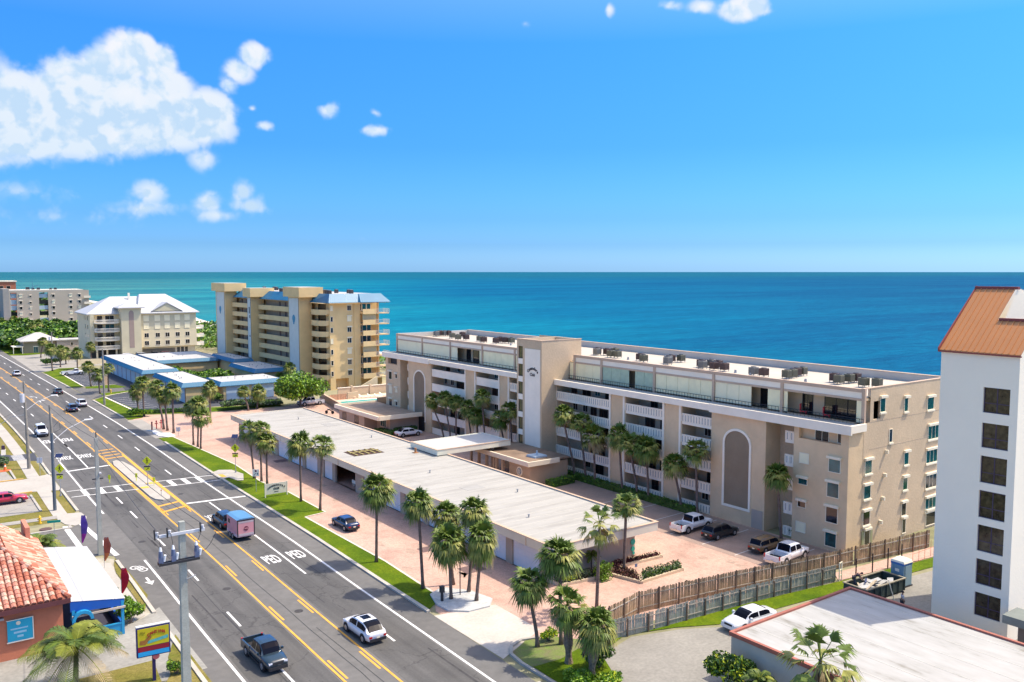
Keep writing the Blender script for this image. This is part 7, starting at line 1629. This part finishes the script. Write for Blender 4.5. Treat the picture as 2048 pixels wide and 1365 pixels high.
def pedsign(x, y, z0, hp, label, panel, ori=.35, twist=0):
    t = thing('crossing_sign', label, 'road sign', (x, y, z0), ori)
    put('post', MB().tube((0, .05, 0), (0, .05, hp), .045).mesh('post', greym), t)
    zc = hp - (1.45 if panel else .75); s_ = .62
    o = put('diamond', MB().loft([[(-s_, 0, zc), (0, 0, zc - s_), (s_, 0, zc), (0, 0, zc + s_)], [(-s_, .02, zc), (0, .02, zc - s_), (s_, .02, zc), (0, .02, zc + s_)]]).mesh('diamond', yg), t)
    figure(t, -.012, zc, .95, blk)
    put('beacon_bar', MB().box(-.4, .4, -.03, .03, zc - .82, zc - .68).mesh('beacon_bar', blk), t)
    put('arrow_plate', MB().box(-.38, .38, -.01, .01, zc - 1.28, zc - .86).mesh('arrow_plate', yg), t); put('arrow', MB().face([(-.2, -.02, zc - 1.2), (-.14, -.02, zc - 1.22), (.16, -.02, zc - .98), (.12, -.02, zc - .94)]).face([(.02, -.02, zc - .92), (.2, -.02, zc - .90), (.19, -.02, zc - 1.08)][::-1]).mesh('arrow', blk), t)
    if panel: put('solar_panel', MB().loft([[(-.42, -.25, hp), (.42, -.25, hp), (.42, .25, hp + .38), (-.42, .25, hp + .38)], [(-.42, -.27, hp + .04), (.42, -.27, hp + .04), (.42, .23, hp + .42), (-.42, .23, hp + .42)]]).mesh('solar_panel', solar), t); put('panel_frame', MB().box(-.45, .45, .23, .27, hp + .36, hp + .46).box(-.46, -.42, -.2, .25, hp + .1, hp + .2).mesh('panel_frame', white), t)
    put('footing', MB().tube((0, .05, 0), (0, .05, .25), .14, .1, 10).mesh('footing', greym), t)
pedsign(16.6, 118.2, .05, 4.9, 'yellow diamond pedestrian sign with solar panel at the left end of the crossing', True, -.6)
pedsign(26.7, 117.4, .15, 3.9, 'yellow diamond pedestrian sign standing on the median island', False, -.6)
pedsign(38.3, 117.6, .1, 4.9, 'yellow diamond pedestrian sign with solar panel on the paved side of the road', True, -.6)
for i, (x, y, lb) in enumerate(((26.0, 120.4, 'short yellow marker post at the left of the island crossing gap'), (27.3, 116.6, 'short yellow marker post at the right of the island crossing gap'), (23.0, 122.0, 'faint yellow marker in the southbound lane before the crossing'))):
    t = thing('marker_post', lb, 'marker post', (x, y, .15 if i < 2 else .03), -.6); put('post', MB().tube((0, 0, 0), (0, 0, .9), .045).mesh('post', yg), t); put('plate', MB().box(-.16, .16, -.06, -.04, .5, 1.05).mesh('plate', yg), t)
t = thing('lamp_stub', 'small round topped post on the island tip', 'post', (26.7, 110.6, .15)); put('post', MB().tube((0, 0, 0), (0, 0, .6), .03).mesh('post', greym), t); put('cap', MB().tube((0, 0, .6), (0, 0, .75), .07).mesh('cap', M('dull_orange', (.4, .15, .04), .7)), t)
# club sign
t = thing('club_sign', 'cream signboard reading COMMODORE CLUB on the roadside lawn', 'sign', (38.3, 102.25, .06), -.02)
put('post', MB().box(-1.45, -1.33, -.05, .07, 0, 1.75).mesh('post', offw), t); put('post', MB().box(1.33, 1.45, -.05, .07, 0, 1.75).mesh('post', offw), t)
put('board', MB().box(-1.33, 1.33, -.03, .05, .35, 1.7).mesh('board', M('cream_board', (.66, .64, .50), .7, .06, 1)), t)
for k, ch in enumerate('COMMODORE'):
    a = -.62 + 1.24 * k / 8; put('letter', tmesh(ch, .29, darkm, .012, bold=.012, name='letter'), t, (1.75 * math.sin(a), -.05, -.42 + 1.8 * math.cos(a) + .05), rot=(PI / 2, a * .75, 0))
put('lettering', tmesh('CLUB', .30, darkm, .012, bold=.012), t, (0, -.05, 1.0), rot=(PI / 2, 0, 0)); put('lettering', tmesh('1195', .15, darkm, .012, bold=.006), t, (.05, -.05, .62), rot=(PI / 2, 0, 0)) if False else put('small_print', MB().box(-.27, .27, -.045, -.03, .57, .64).mesh('small_print', darkm), t)
# white notice sign
t = thing('notice_sign', 'small white square sign with a dark dot on a thin post before the thin palms', 'road sign', (37.0, 105.8, .06), -.5); put('post', MB().tube((0, .04, 0), (0, .04, 2.9), .035).mesh('post', greym), t); put('plate', MB().box(-.42, .42, -.01, .02, 2.0, 2.9).mesh('plate', white), t)
put('symbol', MB().tube((0, -.012, 2.68), (0, -.018, 2.68), .13, .13, 12).mesh('symbol', M('purple_brown', (.18, .05, .08), .6, .1)), t); put('stroke', MB().face([(-.28, -.014, 2.12), (-.22, -.014, 2.08), (.05, -.014, 2.38), (0, -.014, 2.42)]).face([(.14, -.014, 2.2), (.3, -.014, 2.2), (.3, -.014, 2.42), (.14, -.014, 2.42)]).mesh('stroke', M('blue_grey_ink', (.08, .16, .2), .6, .1)), t)
# green street-name sign
t = thing('street_sign', 'green street name sign by the hydrant at the side street', 'road sign', (13.0, 97.6, .02), -.3); put('post', MB().tube((0, 0, 0), (0, 0, 2.2), .03).mesh('post', greym), t); put('plate', MB().box(-.62, .62, -.02, .02, 2.2, 2.45).mesh('plate', M('sign_green', (.01, .36, .25), .5, .05)), t)
# roadside backs of signs
for x, y, lb, h in ((16.1, 131.5, 'grey sign back on a thin post in the dry grass beside the driveway', 2.6), (40.0, 289.5, 'small white sign by the far drive palms', 2.4), (39.4, 150.4, 'small white plate sign at the north entry by the white stones', 1.5)):
    t = thing('small_sign', lb, 'road sign', (x, y, .03), -.5); put('post', MB().tube((0, 0, 0), (0, 0, h), .035).mesh('post', greym), t); put('plate', MB().box(-.35, .35, -.01, .02, h - .75, h).mesh('plate', insul), t)
# hydrant, cone, bins
yel = M('hydrant_yellow', (.72, .45, .03), .6, .08)
for x, y, lb in ((12.8, 106.5, 'yellow fire hydrant in the dry grass at the side street'), (41.2, 213.3, 'small yellow fire hydrant on the lawn island by the dark lot')):
    t = thing('fire_hydrant', lb, 'fire hydrant', (x, y, .03)); put('barrel', MB().tube((0, 0, 0), (0, 0, .7), .14, .12, 10).mesh('barrel', yel), t); put('bonnet', MB().tube((0, 0, .7), (0, 0, .9), .17, .05, 10).mesh('bonnet', yel), t); put('nozzle', MB().tube((-.24, 0, .5), (.24, 0, .5), .06, .06, 8).mesh('nozzle', yel), t); put('base_flange', MB().tube((0, 0, 0), (0, 0, .08), .2, .2, 10).mesh('base_flange', yel), t)
org = M('orange_plastic', (.80, .16, .04), .6, .05)
t = thing('traffic_cone', 'orange traffic cone with flat orange base in the dry grass', 'traffic cone', (12.6, 138.0, .03)); put('base', MB().box(-.7, .7, -.5, .5, 0, .07).mesh('base', org), t); put('cone', MB().tube((0, 0, .07), (0, 0, 1.0), .24, .05, 12).mesh('cone', org), t); put('band', MB().tube((0, 0, .6), (0, 0, .8), .14, .1, 12).mesh('band', white), t)
t = thing('post_and_bin', 'slim post with a white box beside the small dark street', 'post', (13.4, 148.2, .03)); put('post', MB().tube((0, 0, 0), (0, 0, 2.0), .05).mesh('post', greym), t); put('box', MB().box(-.3, .3, -.2, .2, .4, 1.2).mesh('box', white), t); put('cap', MB().box(-.22, .22, -.15, .15, 1.2, 1.8).mesh('cap', M('plum_dark', (.06, .03, .06), .6)), t)
t = thing('sign_pillar', 'small peach pillar sign by the lot entry palms', 'sign', (43.3, 229.6, .02)); put('pillar', MB().box(-.5, .5, -.2, .2, 0, 2.4).mesh('pillar', M('peach', (.62, .42, .28), .9, .06)), t); put('cap', MB().box(-.56, .56, -.26, .26, 2.4, 2.5).mesh('cap', offw), t)
for x, y, lb in ((37.9, 158.8, 'left red standpipe on the white stone island'), (38.8, 159.2, 'right red standpipe with twin valves on the white stone island')):
    t = thing('standpipe', lb, 'standpipe', (x, y, .14)); put('pipe', MB().tube((0, 0, 0), (0, 0, 1.3), .09).mesh('pipe', redp), t); put('valve', MB().tube((-.28, 0, 1.0), (.28, 0, 1.0), .07).tube((0, 0, 1.3), (0, 0, 1.5), .14).mesh('valve', redp), t)
    if x > 38.5: put('pipe', MB().tube((.45, 0, 0), (.45, 0, 1.3), .09).tube((.45, 0, 1.3), (.45, 0, 1.5), .14).mesh('pipe', redp), t)
t = thing('gate_post', 'dark red post left of the standpipes', 'post', (37.0, 158.2, .14)); put('post', MB().box(-.1, .1, -.1, .1, 0, 1.4).mesh('post', M('dark_red', (.18, .02, .03), .6, .1)), t); put('cap', MB().box(-.13, .13, -.13, .13, 1.4, 1.46).mesh('cap', darkm), t)
# gravel island post and box
t = thing('mail_post', 'short dark post box at the edge of the gravel island', 'post', (36.9, 60.6, .16)); put('post', MB().box(-.09, .09, -.09, .09, 0, 1.1).mesh('post', darkm), t); put('box', MB().box(-.17, .17, -.17, .17, .75, 1.3).mesh('box', darkm), t)
t = thing('slender_post', 'thin tall post between the gravel island palms', 'post', (38.9, 60.9, .16)); put('post', MB().tube((0, 0, 0), (0, 0, 3.7), .05).mesh('post', M('dull_brown_metal', (.12, .09, .08), .6, .1)), t); put('cap', MB().tube((0, 0, 3.7), (0, 0, 3.9), .09).mesh('cap', darkm), t)
t = thing('planter_sign', 'tiny blue sign in the maroon planter', 'sign', (55.09,56.01)+(.1,)); put('post', MB().tube((0, 0, 0), (0, 0, .7), .02).mesh('post', greym), t); put('plate', MB().box(-.16, .16, -.01, .01, .55, .85).mesh('plate', M('slate_plate', (.15, .18, .28), .5, .1)), t)
t = thing('bench', 'white bench in the recessed patio of the garage', 'bench', (48.4, 100.6, .02), PI / 2); put('seat', MB().box(-.8, .8, -.2, .2, .4, .47).mesh('seat', white), t); put('backrest', MB().box(-.8, .8, .2, .25, .47, .9).mesh('backrest', white), t)
for x in (-.7, .65): put('leg', MB().box(x, x + .06, -.18, .18, 0, .4).mesh('leg', white), t)
# feather flags
def flag(x, y, h, label, cols, rz_, curve=1):
    t = thing('feather_flag', label, 'flag', (x, y, .05), rz_); put('pole', MB().path([(0, 0, 0), (0, 0, h * .7), (.12, 0, h * .92), (.42, 0, h)], .022, 5).mesh('pole', greym), t)
    mb = MB(); n = 12
    for k in range(n):
        a, b = k / n, (k + 1) / n
        def wd(s_): return .10 + .62 * math.sin(min(1, s_ * 1.15) * PI * .62) * (1 - .55 * max(0, s_ - .7) / .3)
        z0, z1 = h * (.22 + .76 * a), h * (.22 + .76 * b); o0, o1 = .25 * max(0, a - .7), .25 * max(0, b - .7)
        mb.face([(o0, .05 * math.sin(a * 6), z0), (o0 + wd(a), .08 * math.sin(a * 6 + 1), z0), (o1 + wd(b), .08 * math.sin(b * 6 + 1), z1), (o1, .05 * math.sin(b * 6), z1)], 0 if k > 3 or len(cols) < 2 else 1)
    put('banner', mb.mesh('banner', cols), t)
flag(14.8, 93.3, 3.7, 'purple feather flag behind the white porch roof', [M('flag_purple', (.12, .06, .34), .8, .2, 2), M('flag_magenta', (.35, .03, .28), .8, .2, 2)], -.6)
flag(15.6, 86.6, 3.0, 'brown red feather flag beside the concrete pole', [M('flag_rust', (.34, .08, .05), .8, .2, 2), M('flag_orange', (.5, .15, .05), .8, .2, 2)], -.6)
flag(15.1, 76.9, 2.9, 'bright red feather flag by the porch corner', [M('flag_red', (.55, .01, .03), .8, .15, 2)], -.6)
# cantina road sign
t = thing('road_signboard', 'yellow and blue cantina signboard on a dark post at the bottom left', 'sign', (13.7, 60.2, 0), -.1); t.scale = (.93, .93, .97)
put('post', MB().box(-.11, .11, -.05, .17, 0, 2.5).mesh('post', M('navy_post', (.02, .015, .09), .5, .1)), t)
put('cabinet', MB().box(-1.15, 1.15, -.12, .22, 1.95, 4.1).mesh('cabinet', M('navy_cabinet', (.02, .02, .14), .5, .1)), t)
put('cabinet_top', MB().box(-1.15, 1.15, -.12, .22, 4.102, 4.15).mesh('cabinet_top', M('faded_top', (.6, .6, .55), .7, .1)), t)
put('face_panel', MB().box(-1.06, 1.06, -.15, -.12, 2.72, 3.98).mesh('face_panel', M('sign_yellow', (.55, .46, .015), .5, .06, 2)), t)
put('lower_panel', MB().box(-1.06, 1.06, -.15, -.12, 2.36, 2.68).mesh('lower_panel', M('crimson', (.28, .01, .03), .5, .1)), t)
put('message_panel', MB().box(-1.06, 1.06, -.15, -.12, 2.02, 2.33).mesh('message_panel', M('sky_panel', (.02, .35, .70), .5, .1)), t)
sr = M('sign_red', (.40, .03, .02), .5, .1)
for k, ch in enumerate('CANTINA'):
    a = -.55 + .95 * k / 6; put('letter', tmesh(ch, .30, sr, .01, bold=.01, name='letter'), t, (.28 + 1.15 * math.sin(a), -.17, 2.5 + 1.15 * math.cos(a)), rot=(PI / 2, a * .8, 0))
put('lettering', tmesh('The', .22, M('olive_ink', (.25, .22, .02), .5), .01), t, (-.72, -.17, 3.72), rot=(PI / 2, 0, 0))
put('lettering', tmesh('TACOS  TEQUILA', .15, M('ink_teal', (.03, .30, .34), .5), .01, bold=.004), t, (.3, -.17, 3.42), rot=(PI / 2, 0, 0)) if False else put('banner_stripe', MB().face([(-.4, -.16, 2.87), (1.0, -.16, 3.07), (1.0, -.16, 3.29), (-.4, -.16, 3.07)]).mesh('banner_stripe', M('ink_teal', (.10, .42, .40), .5, .2, 6)), t)
put('painted_figure', MB().face([(-.95, -.16, 2.87), (-.55, -.16, 2.82), (-.1, -.16, 3.32), (-.25, -.16, 3.47), (-.6, -.16, 3.17), (-.9, -.16, 3.17)]).mesh('painted_figure', M('ochre_brown', (.34, .14, .03), .6, .2, 6)), t)
put('round_badge', MB().tube((.15, -.08, 1.85), (.15, -.02, 1.85), .24, .24, 16).mesh('round_badge', M('coral', (.62, .14, .14), .5, .1)), t)
# ---------------------------------------------------------------- fences
def picket_fence(label, pts, h, step, mat, post_every, posth, seed, jag=.025, base=.05, rails=True, name='picket_fence'):
    t = thing(name, label, 'fence', (pts[0][0], pts[0][1], 0)); rv = random.Random(seed); me = []
    for v in range(4):
        hh = 1 + rv.uniform(-jag, jag) * .5; w = .066; me.append(MB().loft([[(-w, -.01, base), (w, -.01, base), (w, .012, base), (-w, .012, base)], [(-w, -.01, h * hh), (w, -.01, h * hh), (w, .012, h * hh), (-w, .012, h * hh)], [(-w * .3, -.01, h * hh + .06), (w * .3, -.01, h * hh + .06), (w * .3, .012, h * hh + .06), (-w * .3, .012, h * hh + .06)]]).mesh('picket', mat))
    pm_ = MB().box(-.06, .06, -.11, -.02, 0, posth).mesh('post', M('old_post', (.14, .10, .07), .95, .2, 1, rnd=.2))
    total = 0; k = 0; carry = 0
    for p, q in zip(pts, pts[1:]):
        p, q = Vector(p), Vector(q); L_ = (q - p).length; a = math.atan2(q.y - p.y, q.x - p.x); s_ = carry
        while s_ < L_:
            w = p.lerp(q, s_ / L_)
            if rv.random() > .006: o = piece('picket', me[k % 4 if rv.random() < .7 else rv.randrange(4)], t, (w.x, w.y, 0), 0, rot=(rv.gauss(0, .012), rv.gauss(0, .012), a)); o.scale = (1, 1, rv.uniform(1 - jag, 1 + jag))
            if k % post_every == 0: piece('post', pm_, t, (w.x, w.y, 0), a)
            s_ += step; k += 1
        carry = s_ - L_
        if rails:
            for z in (.4, h * .8): part('rail', MB().prism([(p.x + .02, p.y - .05), (q.x, q.y - .05), (q.x, q.y - .015), (p.x + .02, p.y - .015)], z, z + .08), wood, t)
    return t
picket_fence('long brown picket fence between the paved court and the pink walkway', [(44.6, 48.3), (48.6, 49.2), (51.3, 48.9), (60, 47.6), (70, 45.9), (84.5, 44.0)], 1.75, .150, woodb, 14, 1.9, 1)
picket_fence('weathered grey picket fence in front of the brown fence, beside the grass verge', [(42.9, 46.8), (46.8, 46.2), (58, 45.2), (68.2, 43.9)], 1.5, .152, M('grey_weathered_wood', (.40, .39, .33), .95, .25, 1.2, rnd=.25, fine=.2, col2=(.27, .29, .25)), 13, 1.45, 2)
t = thing('pallet_gate', 'pale wooden gate frame at the end of the grey fence', 'gate', (68.4, 43.7, 0), .2)
for x in (0, .55): put('upright', MB().box(x, x + .09, -.04, .04, 0, 1.75).mesh('upright', offw), t)
for z in (.5, 1.0, 1.65): put('bar', MB().box(.09, .55, -.03, .03, z, z + .09).mesh('bar', offw), t)
for i, (px, py) in enumerate(((0, 0),) * 4):
    x, y = [(70.1, 43.1), (72.6, 43.0), (75.2, 43.0), (77.4, 42.9)][i]
    t = thing('steel_post', ['dark steel post nearest the dumpster on the pink walkway', 'second dark steel post from the dumpster', 'third dark steel post, left of the portable toilet', 'fourth dark steel post behind the portable toilet'][i], 'post', (x, y, .05), 0, 'row of dark steel posts'); put('post', MB().tube((0, 0, 0), (0, 0, 1.9), .06).mesh('post', M('rust_black', (.05, .03, .03), .8, .2)), t); put('cap', MB().tube((0, 0, 1.9), (0, 0, 1.94), .07).mesh('cap', darkm), t)
mb = MB()
for k in range(8): x = 78.5 + k * 1.1; mb.tube((x, 42.4, 0), (x, 42.4, 1.7), .02, .02, 4)
single('thin_fence', mb.box(78.5, 86.5, 42.39, 42.41, .02, .06).box(78.5, 86.5, 42.39, 42.41, .9, .93), M('orange_wire', (.6, .22, .12), .7, .1), 'thin orange mesh edging along the pink walkway beside the toilet', 'fence', kind='stuff')
# dumpster
t = thing('dumpster', 'open dark dumpster loaded with scrap beside the portable toilet', 'dumpster', (68.3, 40.2, .03), -.06)
dg = M('dumpster_green', (.035, .055, .05), .7, .25, 1); dr_ = M('dumpster_rim', (.30, .26, .18), .8, .3, 2)
put('floor', MB().box(-2.7, 2.7, -1.1, 1.1, .15, .25).mesh('floor', dg), t)
for a in ((-2.7, 2.7, -1.15, -1.08), (-2.7, 2.7, 1.08, 1.15)): put('side_wall', MB().box(a[0], a[1], a[2], a[3], .15, 1.15).mesh('side_wall', dg), t)
for x in (-2.72, 2.65): put('end_wall', MB().box(x, x + .07, -1.08, 1.08, .15, 1.15).mesh('end_wall', dg), t)
put('rim', MB().box(-2.78, 2.78, -1.2, -1.04, 1.15, 1.23).box(-2.78, 2.78, 1.04, 1.2, 1.15, 1.23).box(-2.78, -2.62, -1.04, 1.04, 1.15, 1.23).box(2.62, 2.78, -1.04, 1.04, 1.15, 1.23).mesh('rim', dr_), t)
for k in range(7): put('rib', MB().box(-2.6 + k * .85, -2.5 + k * .85, -1.22, -1.15, .15, 1.15).mesh('rib', dg), t)
for x in (-2.2, 2.2):
    for y in (-1, 1): put('roller', MB().tube((x, y - .1, .1), (x, y + .1, .1), .12, .12, 10).mesh('roller', darkm), t)
rv = random.Random(17); scrapm = [M('scrap_white', (.48, .47, .44), .7, .2, 2), M('scrap_blue', (.06, .08, .16), .6, .2, 2), M('scrap_tan', (.45, .36, .24), .8, .2, 2)]
for k in range(22):
    x, y = rv.uniform(-2.0, 1.8), rv.uniform(-.7, .7); L_ = rv.uniform(.4, 1.1); a = rv.uniform(-.8, .8) + (PI / 2 if rv.random() < .3 else 0); z = rv.uniform(.55, 1.05)
    s_ = thing('scrap_board', 'loose %s scrap board in the %s part of the dumpster' % (('white', 'dark blue', 'tan')[k % 3], 'left' if x < -.7 else 'right' if x > .6 else 'middle'), 'debris', (68.3 + x, 40.2 + y, z), a, 'scrap boards: %s %s' % (('white', 'dark blue', 'tan')[k % 3], 'left' if x < -.7 else 'right' if x > .6 else 'middle')); s_.rotation_euler = (rv.uniform(-.2, .2), rv.uniform(-.25, .25), a)
    put('board', MB().box(-L_, L_, -.07 if k % 3 else -.25, .07 if k % 3 else .25, 0, .05).mesh('board', scrapm[k % 3]), s_)
single('rubble_load', MB().box(66.0, 70.6, 39.3, 41.1, .3, .6), M('rubble_dark', (.07, .07, .08), .95, .4, 3, .6, 6), 'dark rubble filling the bottom of the open dumpster', 'debris', kind='stuff')
t = thing('leaning_pole', 'pale pole leaning against the dumpster side', 'pole', (68.2, 38.3, .03)); t.rotation_euler = (-.35, 0, 0); put('pole', MB().tube((0, 0, 0), (0, 0, 1.7), .04).mesh('pole', offw), t); put('cap', MB().tube((0, 0, 1.7), (0, 0, 1.72), .045).mesh('cap', white), t)
# portable toilet
t = thing('portable_toilet', 'blue grey portable toilet with a white domed roof beside the dumpster', 'portable toilet', (72.2, 40.0, .03), -.05)
pt = M('toilet_blue', (.20, .33, .40), .6, .08); put('cabin', MB().box(-.62, .62, -.62, .62, .1, 2.1).mesh('cabin', pt), t)
for k in range(5): put('wall_rib', MB().box(-.64, -.62, -.5 + k * .22, -.4 + k * .22, .3, 1.9).mesh('wall_rib', pt), t)
put('upper_band', MB().box(-.64, .64, -.64, .64, 1.95, 2.15).mesh('upper_band', M('band_blue', (.05, .17, .42), .6, .08)), t)
put('roof', MB().loft([[(-.66, -.68, 2.15), (.66, -.68, 2.15), (.66, .68, 2.15), (-.66, .68, 2.15)], [(-.6, -.6, 2.32), (.6, -.6, 2.32), (.6, .6, 2.32), (-.6, .6, 2.32)], [(-.35, -.4, 2.48), (.35, -.4, 2.48), (.35, .4, 2.48), (-.35, .4, 2.48)]]).mesh('roof', white), t)
put('door', MB().box(-.42, .42, -.66, -.62, .15, 1.9).mesh('door', M('door_blue', (.24, .36, .42), .6, .08)), t); put('skid', MB().box(-.7, .7, -.7, .7, 0, .1).mesh('skid', darkm), t); put('label_plate', MB().box(-.655, -.64, -.2, .2, 1.35, 1.6).mesh('label_plate', white), t)
# ---------------------------------------------------------------- people
def person(label, loc, rz_, joints, shirt, pants, hairc, sc=1.0):
    """joints: dict of positions; one continuous skinned body, clothes as children"""
    t = thing('person', label, 'person', loc, rz_); J = joints
    chain = ['pelvis', 'waist', 'chest', 'neck', 'head', 'crown']; edges = []; vs = []; idx = {}
    rad_ = {'pelvis': .135, 'waist': .12, 'chest': .155, 'neck': .055, 'head': .095, 'crown': .075, 'shL': .07, 'shR': .07, 'elL': .045, 'elR': .045, 'haL': .035, 'haR': .035, 'fiL': .03, 'fiR': .03, 'hiL': .095, 'hiR': .095, 'knL': .065, 'knR': .065, 'anL': .045, 'anR': .045, 'toL': .04, 'toR': .04}
    for k_, v in J.items(): idx[k_] = len(vs); vs.append(v)
    E = [('pelvis', 'waist'), ('waist', 'chest'), ('chest', 'neck'), ('neck', 'head'), ('head', 'crown')]
    for s_ in 'LR': E += [('chest', 'sh' + s_), ('sh' + s_, 'el' + s_), ('el' + s_, 'ha' + s_), ('ha' + s_, 'fi' + s_), ('pelvis', 'hi' + s_), ('hi' + s_, 'kn' + s_), ('kn' + s_, 'an' + s_), ('an' + s_, 'to' + s_)]
    def skin(names, mat_, nm, grow=0, root=None):
        sub = [n_ for n_ in J if n_ in names]; ii = {n_: i for i, n_ in enumerate(sub)}
        me = bpy.data.meshes.new(nm); me.from_pydata([J[n_] for n_ in sub], [(ii[a], ii[b]) for a, b in E if a in ii and b in ii], []); me.update()
        o = bpy.data.objects.new(nm, me); COL.objects.link(o); md = o.modifiers.new('skin', 'SKIN'); 
        if not me.skin_vertices: me.skin_vertices.new() if hasattr(me.skin_vertices, 'new') else None
        for i, n_ in enumerate(sub): 
            sv_ = me.skin_vertices[0].data[i]; r_ = rad_[n_] + grow; sv_.radius = (r_, r_); sv_.use_root = (n_ == (root or sub[0]))
        ms = o.modifiers.new('sub', 'SUBSURF'); ms.levels = 1; ms.render_levels = 1; o.data.materials.append(mat_)
        dg_ = bpy.context.evaluated_depsgraph_get(); m2 = bpy.data.meshes.new_from_object(o.evaluated_get(dg_)); m2.name = nm; bpy.data.objects.remove(o)
        m2.materials.clear(); m2.materials.append(mat_); m2.polygons.foreach_set('use_smooth', [True] * len(m2.polygons)); return put(nm, m2, t)
    try:
        b = skin(set(J), M('skin', (.36, .20, .13), .6, .05), 'body', 0, 'pelvis')
        skin({'waist', 'chest', 'shL', 'shR', 'elL', 'elR'}, shirt, 'shirt', .018, 'chest'); skin({'pelvis', 'hiL', 'hiR', 'knL', 'knR', 'anL', 'anR'}, pants, 'trousers', .018, 'pelvis')
    except Exception as ex_: print('person failed', ex_)
    hd = Vector(J['crown']); put('hair', MB().loft([[(hd.x + r_ * math.cos(a), hd.y + r_ * math.sin(a), hd.z + z) for a in [k * PI / 4 for k in range(8)]] for r_, z in ((.098, -.06), (.1, .0), (.085, .06), (.03, .095))]).mesh('hair', hairc, smooth=True), t)
    h0 = Vector(J['head']); put('face_features', MB().box(h0.x - .045, h0.x - .02, h0.y - .105, h0.y - .085, h0.z + .02, h0.z + .035).box(h0.x + .02, h0.x + .045, h0.y - .105, h0.y - .085, h0.z + .02, h0.z + .035).box(h0.x - .012, h0.x + .012, h0.y - .125, h0.y - .09, h0.z - .02, h0.z + .02).box(h0.x - .03, h0.x + .03, h0.y - .102, h0.y - .085, h0.z - .055, h0.z - .045).mesh('face_features', M('face_dark', (.10, .05, .04), .6, 0)), t)
    return t
stand = dict(pelvis=(0, 0, .95), waist=(0, 0, 1.1), chest=(0, 0, 1.35), neck=(0, 0, 1.52), head=(0, -.01, 1.63), crown=(0, 0, 1.70), shL=(-.19, 0, 1.42), elL=(-.25, .02, 1.14), haL=(-.24, -.08, .9), fiL=(-.24, -.1, .78), shR=(.19, 0, 1.42), elR=(.25, .0, 1.14), haR=(.2, -.16, .95), fiR=(.17, -.24, .9), hiL=(-.1, 0, .9), knL=(-.11, -.02, .5), anL=(-.12, .03, .09), toL=(-.13, -.14, .04), hiR=(.1, 0, .9), knR=(.11, 0, .5), anR=(.13, .05, .09), toR=(.14, -.12, .04))
person('person in a pale shirt standing behind the low white roofed building', (66.4, 36.6, .03), .8, stand, M('pale_shirt', (.55, .50, .48), .8, .05), M('dark_trousers', (.04, .045, .06), .8, .1), M('dark_hair', (.015, .012, .02), .7, 0))
lean = dict(pelvis=(0, .15, .92), waist=(0, .05, 1.04), chest=(0, -.18, 1.2), neck=(0, -.33, 1.27), head=(0, -.43, 1.31), crown=(0, -.5, 1.34), shL=(-.19, -.2, 1.22), elL=(-.24, -.36, 1.0), haL=(-.2, -.5, .82), fiL=(-.18, -.56, .74), shR=(.19, -.2, 1.22), elR=(.24, -.38, 1.0), haR=(.18, -.54, .84), fiR=(.15, -.62, .77), hiL=(-.1, .14, .88), knL=(-.11, .02, .48), anL=(-.12, .1, .08), toL=(-.13, -.06, .04), hiR=(.1, .14, .88), knR=(.12, .06, .48), anR=(.14, .2, .08), toR=(.15, .04, .04))
person('person in dark clothes bending over scrap in the dumpster', (66.5, 40.9, .74), .6, lean, M('black_shirt', (.03, .025, .04), .8, .1), M('dark_trousers', (.04, .045, .06), .8, .1), MATS['dark_hair'])
